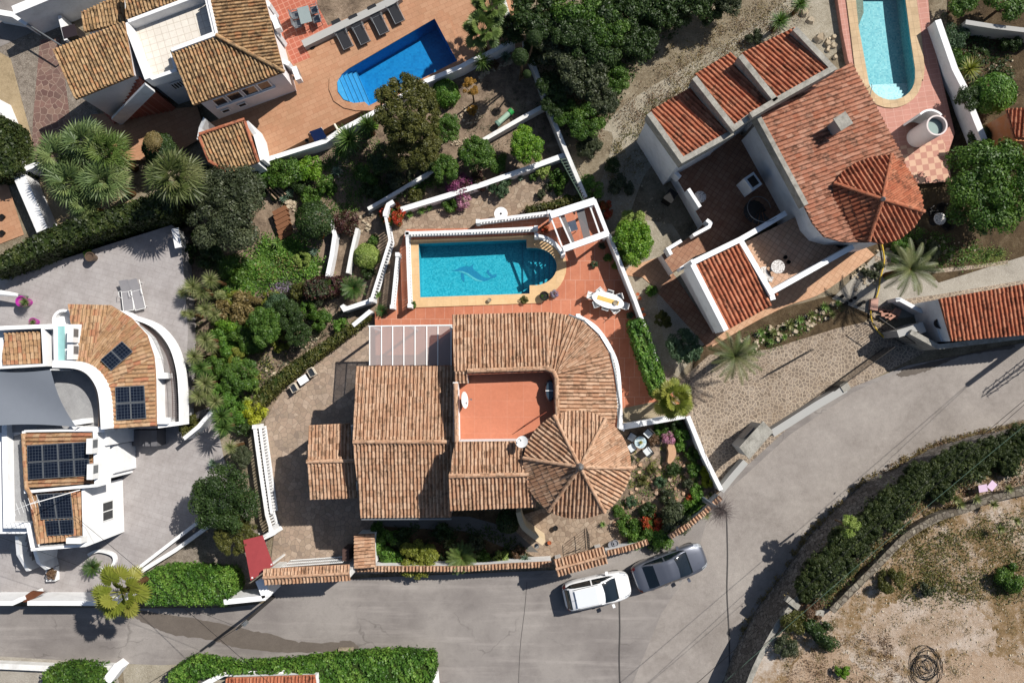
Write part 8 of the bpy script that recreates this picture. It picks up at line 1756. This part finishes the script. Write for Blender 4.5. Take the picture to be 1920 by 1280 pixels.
stones([(1505, 20), (1560, 60), (1585, 100), (1560, 110), (1520, 70)], 14, .1, .42, 'sandstone boulders between the stepped roofs and the aqua pool', 'stone_rnd', seed=22); stones([(1110, 380), (1200, 330), (1250, 420), (1180, 420)], 30, .04, .12, 'loose stones on the ground by the courtyard wall', 'stone_rnd', seed=23); G('loose', 1165, 350, 26, .5, 'olive', 'sparse weeds in the shadow of the courtyard wall', 'bush'); G('bushM', 1150, 310, 16, .6, 'dark', 'small shrub at the tip of the courtyard wall shadow', 'bush'); G('bushS', 1205, 610, 11, .7, 'mid', 'small pot plants beside the hedge end', 'plant')

# --- planting below the tower roof and by the gravel drive
cover([(1665, 440), (1740, 430), (1800, 450), (1880, 470), (1830, 500), (1740, 500), (1680, 490)], 'mid', 'loose green planting between the tower roof and the gravel drive', 3000, .06, .3, clump=90)
stones([(1640, 470), (1700, 450), (1780, 440), (1830, 470), (1760, 500), (1680, 495)], 70, .05, .18, 'pale stones between the tower roof and the gravel drive', 'stone_rnd', seed=31)
cover([(1820, 470), (1890, 465), (1890, 490), (1825, 498)], 'pale', 'dry pale grass patch by the big tree', 1500, .03, .06, clump=60)
for x, y in ((1640, 515), (1650, 498), (1625, 510)): G('bushS', x, y, 9, .4, 'olive', 'grey succulent clump between the clay walk and the yellow hose', 'plant', group='grey succulent clumps by the yellow hose')
stones([(1590, 510), (1640, 490), (1650, 530), (1600, 545)], 40, .05, .16, 'stones between the clay walk and the yellow hose', 'stone_rnd', seed=32)
cover([(1760, 20), (1900, 90), (1900, 200), (1830, 210), (1800, 120)], 'dark', 'rank undergrowth in the upper right garden', 3500, .07, .35, clump=90)
stones([(1850, 120), (1900, 110), (1910, 190), (1870, 180)], 40, .05, .18, 'stones lying in the upper right garden', 'stone_rnd', seed=33)

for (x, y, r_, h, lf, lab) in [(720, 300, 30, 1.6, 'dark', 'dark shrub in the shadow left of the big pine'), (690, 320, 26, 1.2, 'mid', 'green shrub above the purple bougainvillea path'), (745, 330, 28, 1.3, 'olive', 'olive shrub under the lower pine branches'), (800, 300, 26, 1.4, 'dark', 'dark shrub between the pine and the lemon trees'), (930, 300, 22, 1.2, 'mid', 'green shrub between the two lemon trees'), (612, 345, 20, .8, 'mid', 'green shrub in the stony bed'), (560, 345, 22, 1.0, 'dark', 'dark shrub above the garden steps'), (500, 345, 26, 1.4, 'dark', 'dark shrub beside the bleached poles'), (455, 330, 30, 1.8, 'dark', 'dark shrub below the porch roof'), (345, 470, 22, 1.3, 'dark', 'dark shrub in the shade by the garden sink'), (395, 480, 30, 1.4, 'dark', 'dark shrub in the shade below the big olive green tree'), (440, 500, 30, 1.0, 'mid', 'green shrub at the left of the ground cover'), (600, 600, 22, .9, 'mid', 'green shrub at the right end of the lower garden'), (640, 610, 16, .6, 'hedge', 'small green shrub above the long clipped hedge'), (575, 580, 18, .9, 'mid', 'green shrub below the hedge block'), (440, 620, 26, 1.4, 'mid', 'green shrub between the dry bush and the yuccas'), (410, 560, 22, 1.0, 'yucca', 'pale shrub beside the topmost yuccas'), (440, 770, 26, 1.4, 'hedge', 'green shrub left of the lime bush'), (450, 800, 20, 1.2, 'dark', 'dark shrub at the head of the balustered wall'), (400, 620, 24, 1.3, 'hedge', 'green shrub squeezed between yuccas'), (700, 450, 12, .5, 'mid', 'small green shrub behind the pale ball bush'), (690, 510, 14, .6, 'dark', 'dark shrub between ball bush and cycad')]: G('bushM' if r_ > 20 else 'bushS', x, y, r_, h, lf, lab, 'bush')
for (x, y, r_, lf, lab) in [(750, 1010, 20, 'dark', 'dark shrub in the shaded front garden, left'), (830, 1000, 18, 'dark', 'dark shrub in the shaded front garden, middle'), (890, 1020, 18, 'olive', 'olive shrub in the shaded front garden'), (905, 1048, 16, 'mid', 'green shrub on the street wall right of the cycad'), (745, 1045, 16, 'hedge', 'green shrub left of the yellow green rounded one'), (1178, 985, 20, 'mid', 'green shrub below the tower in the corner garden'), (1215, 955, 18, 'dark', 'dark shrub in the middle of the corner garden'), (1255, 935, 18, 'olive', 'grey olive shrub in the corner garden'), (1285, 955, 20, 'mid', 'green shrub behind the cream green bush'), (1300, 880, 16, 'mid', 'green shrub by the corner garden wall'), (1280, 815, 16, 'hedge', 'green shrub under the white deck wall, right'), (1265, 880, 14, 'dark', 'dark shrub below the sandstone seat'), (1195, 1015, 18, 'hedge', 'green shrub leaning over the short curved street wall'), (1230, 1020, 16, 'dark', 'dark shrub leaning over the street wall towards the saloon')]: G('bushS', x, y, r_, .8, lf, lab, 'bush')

t_ = thing('cantilever_parasol', 'furled white parasol lying over the grey patio at the left edge', 'parasol', P(10, 552, NPZ))
m = MB(); a = P(-30, 545, NPZ+1.0); b = P(33, 553, NPZ+.9); m.tube([a, a.lerp(b, .5), b], [.05, .17, .1], 10); m.build('canopy', M['white_clean'], t_)
m = MB(); m.tube([b+Vector((.05, 0, 0)), Vector((b.x+.05, b.y, NPZ))], .04, 8); m.build('pole', M['grey_metal'], t_)
t_ = thing('garden_sink', 'white stone washing trough by the east edge of the grey patio', 'sink', P(331, 446, NPZ)); p = P(331, 446, NPZ+.8)
m = MB(); m.box((p.x, p.y, NPZ+.76), (.42, 1.2, .08), R(12)); m.build('basin', M['white_clean'], t_); m = MB(); m.box((p.x, p.y, NPZ+.36), (.3, 1.0, .72), R(12)); m.build('base', M['grey_render'], t_)

cover([(350, 520), (440, 540), (560, 500), (640, 560), (650, 600), (540, 680), (480, 760), (400, 790), (360, 700)], 'olive', 'shaggy olive undergrowth between the shrubs of the lower garden', 8000, .06, .45, clump=80, cs=.33)
cover([(400, 560), (520, 560), (560, 620), (480, 720), (400, 760)], 'ygreen', 'yellow green weeds among the shrubs of the lower garden', 4500, .055, .6, clump=50, cs=.28)
cover([(480, 330), (600, 310), (700, 230), (740, 300), (720, 370), (640, 400), (560, 400)], 'mid', 'low green undergrowth on the stony slope left of the pine', 4500, .055, .3, clump=60, cs=.28)
cover([(1130, 830), (1280, 790), (1340, 920), (1260, 990), (1160, 1010)], 'ygreen', 'small yellow green cushion plants of the corner garden', 1800, .045, .22, clump=46, cs=.12)
for (x, y, r_, lf, lab) in [(430, 560, 24, 'ygreen', 'shaggy yellow green shrub above the dry grey brown bush'), (480, 600, 22, 'ygreen', 'shaggy yellow green shrub right of the dry bushes'), (410, 600, 22, 'pale', 'pale loose shrub between yuccas and dry bush'), (440, 670, 24, 'ygreen', 'shaggy yellow green shrub in the upper leafy trees'), (520, 640, 22, 'ygreen', 'shaggy yellow green shrub over the bare earth bed'), (460, 740, 22, 'pale', 'pale loose shrub above the lime bush'), (560, 480, 20, 'pale', 'pale loose shrub at the right end of the ground cover'), (500, 560, 20, 'ygreen', 'shaggy yellow green shrub near the lilac flowers'), (1160, 480, 26, 'ygreen', 'loose yellow green branches at the foot of the lemon tree'), (1200, 430, 22, 'mid', 'loose green branches on the right of the lemon tree')]: G('looseL', x, y, r_, 1.5, lf, lab, 'bush', trunk=False)
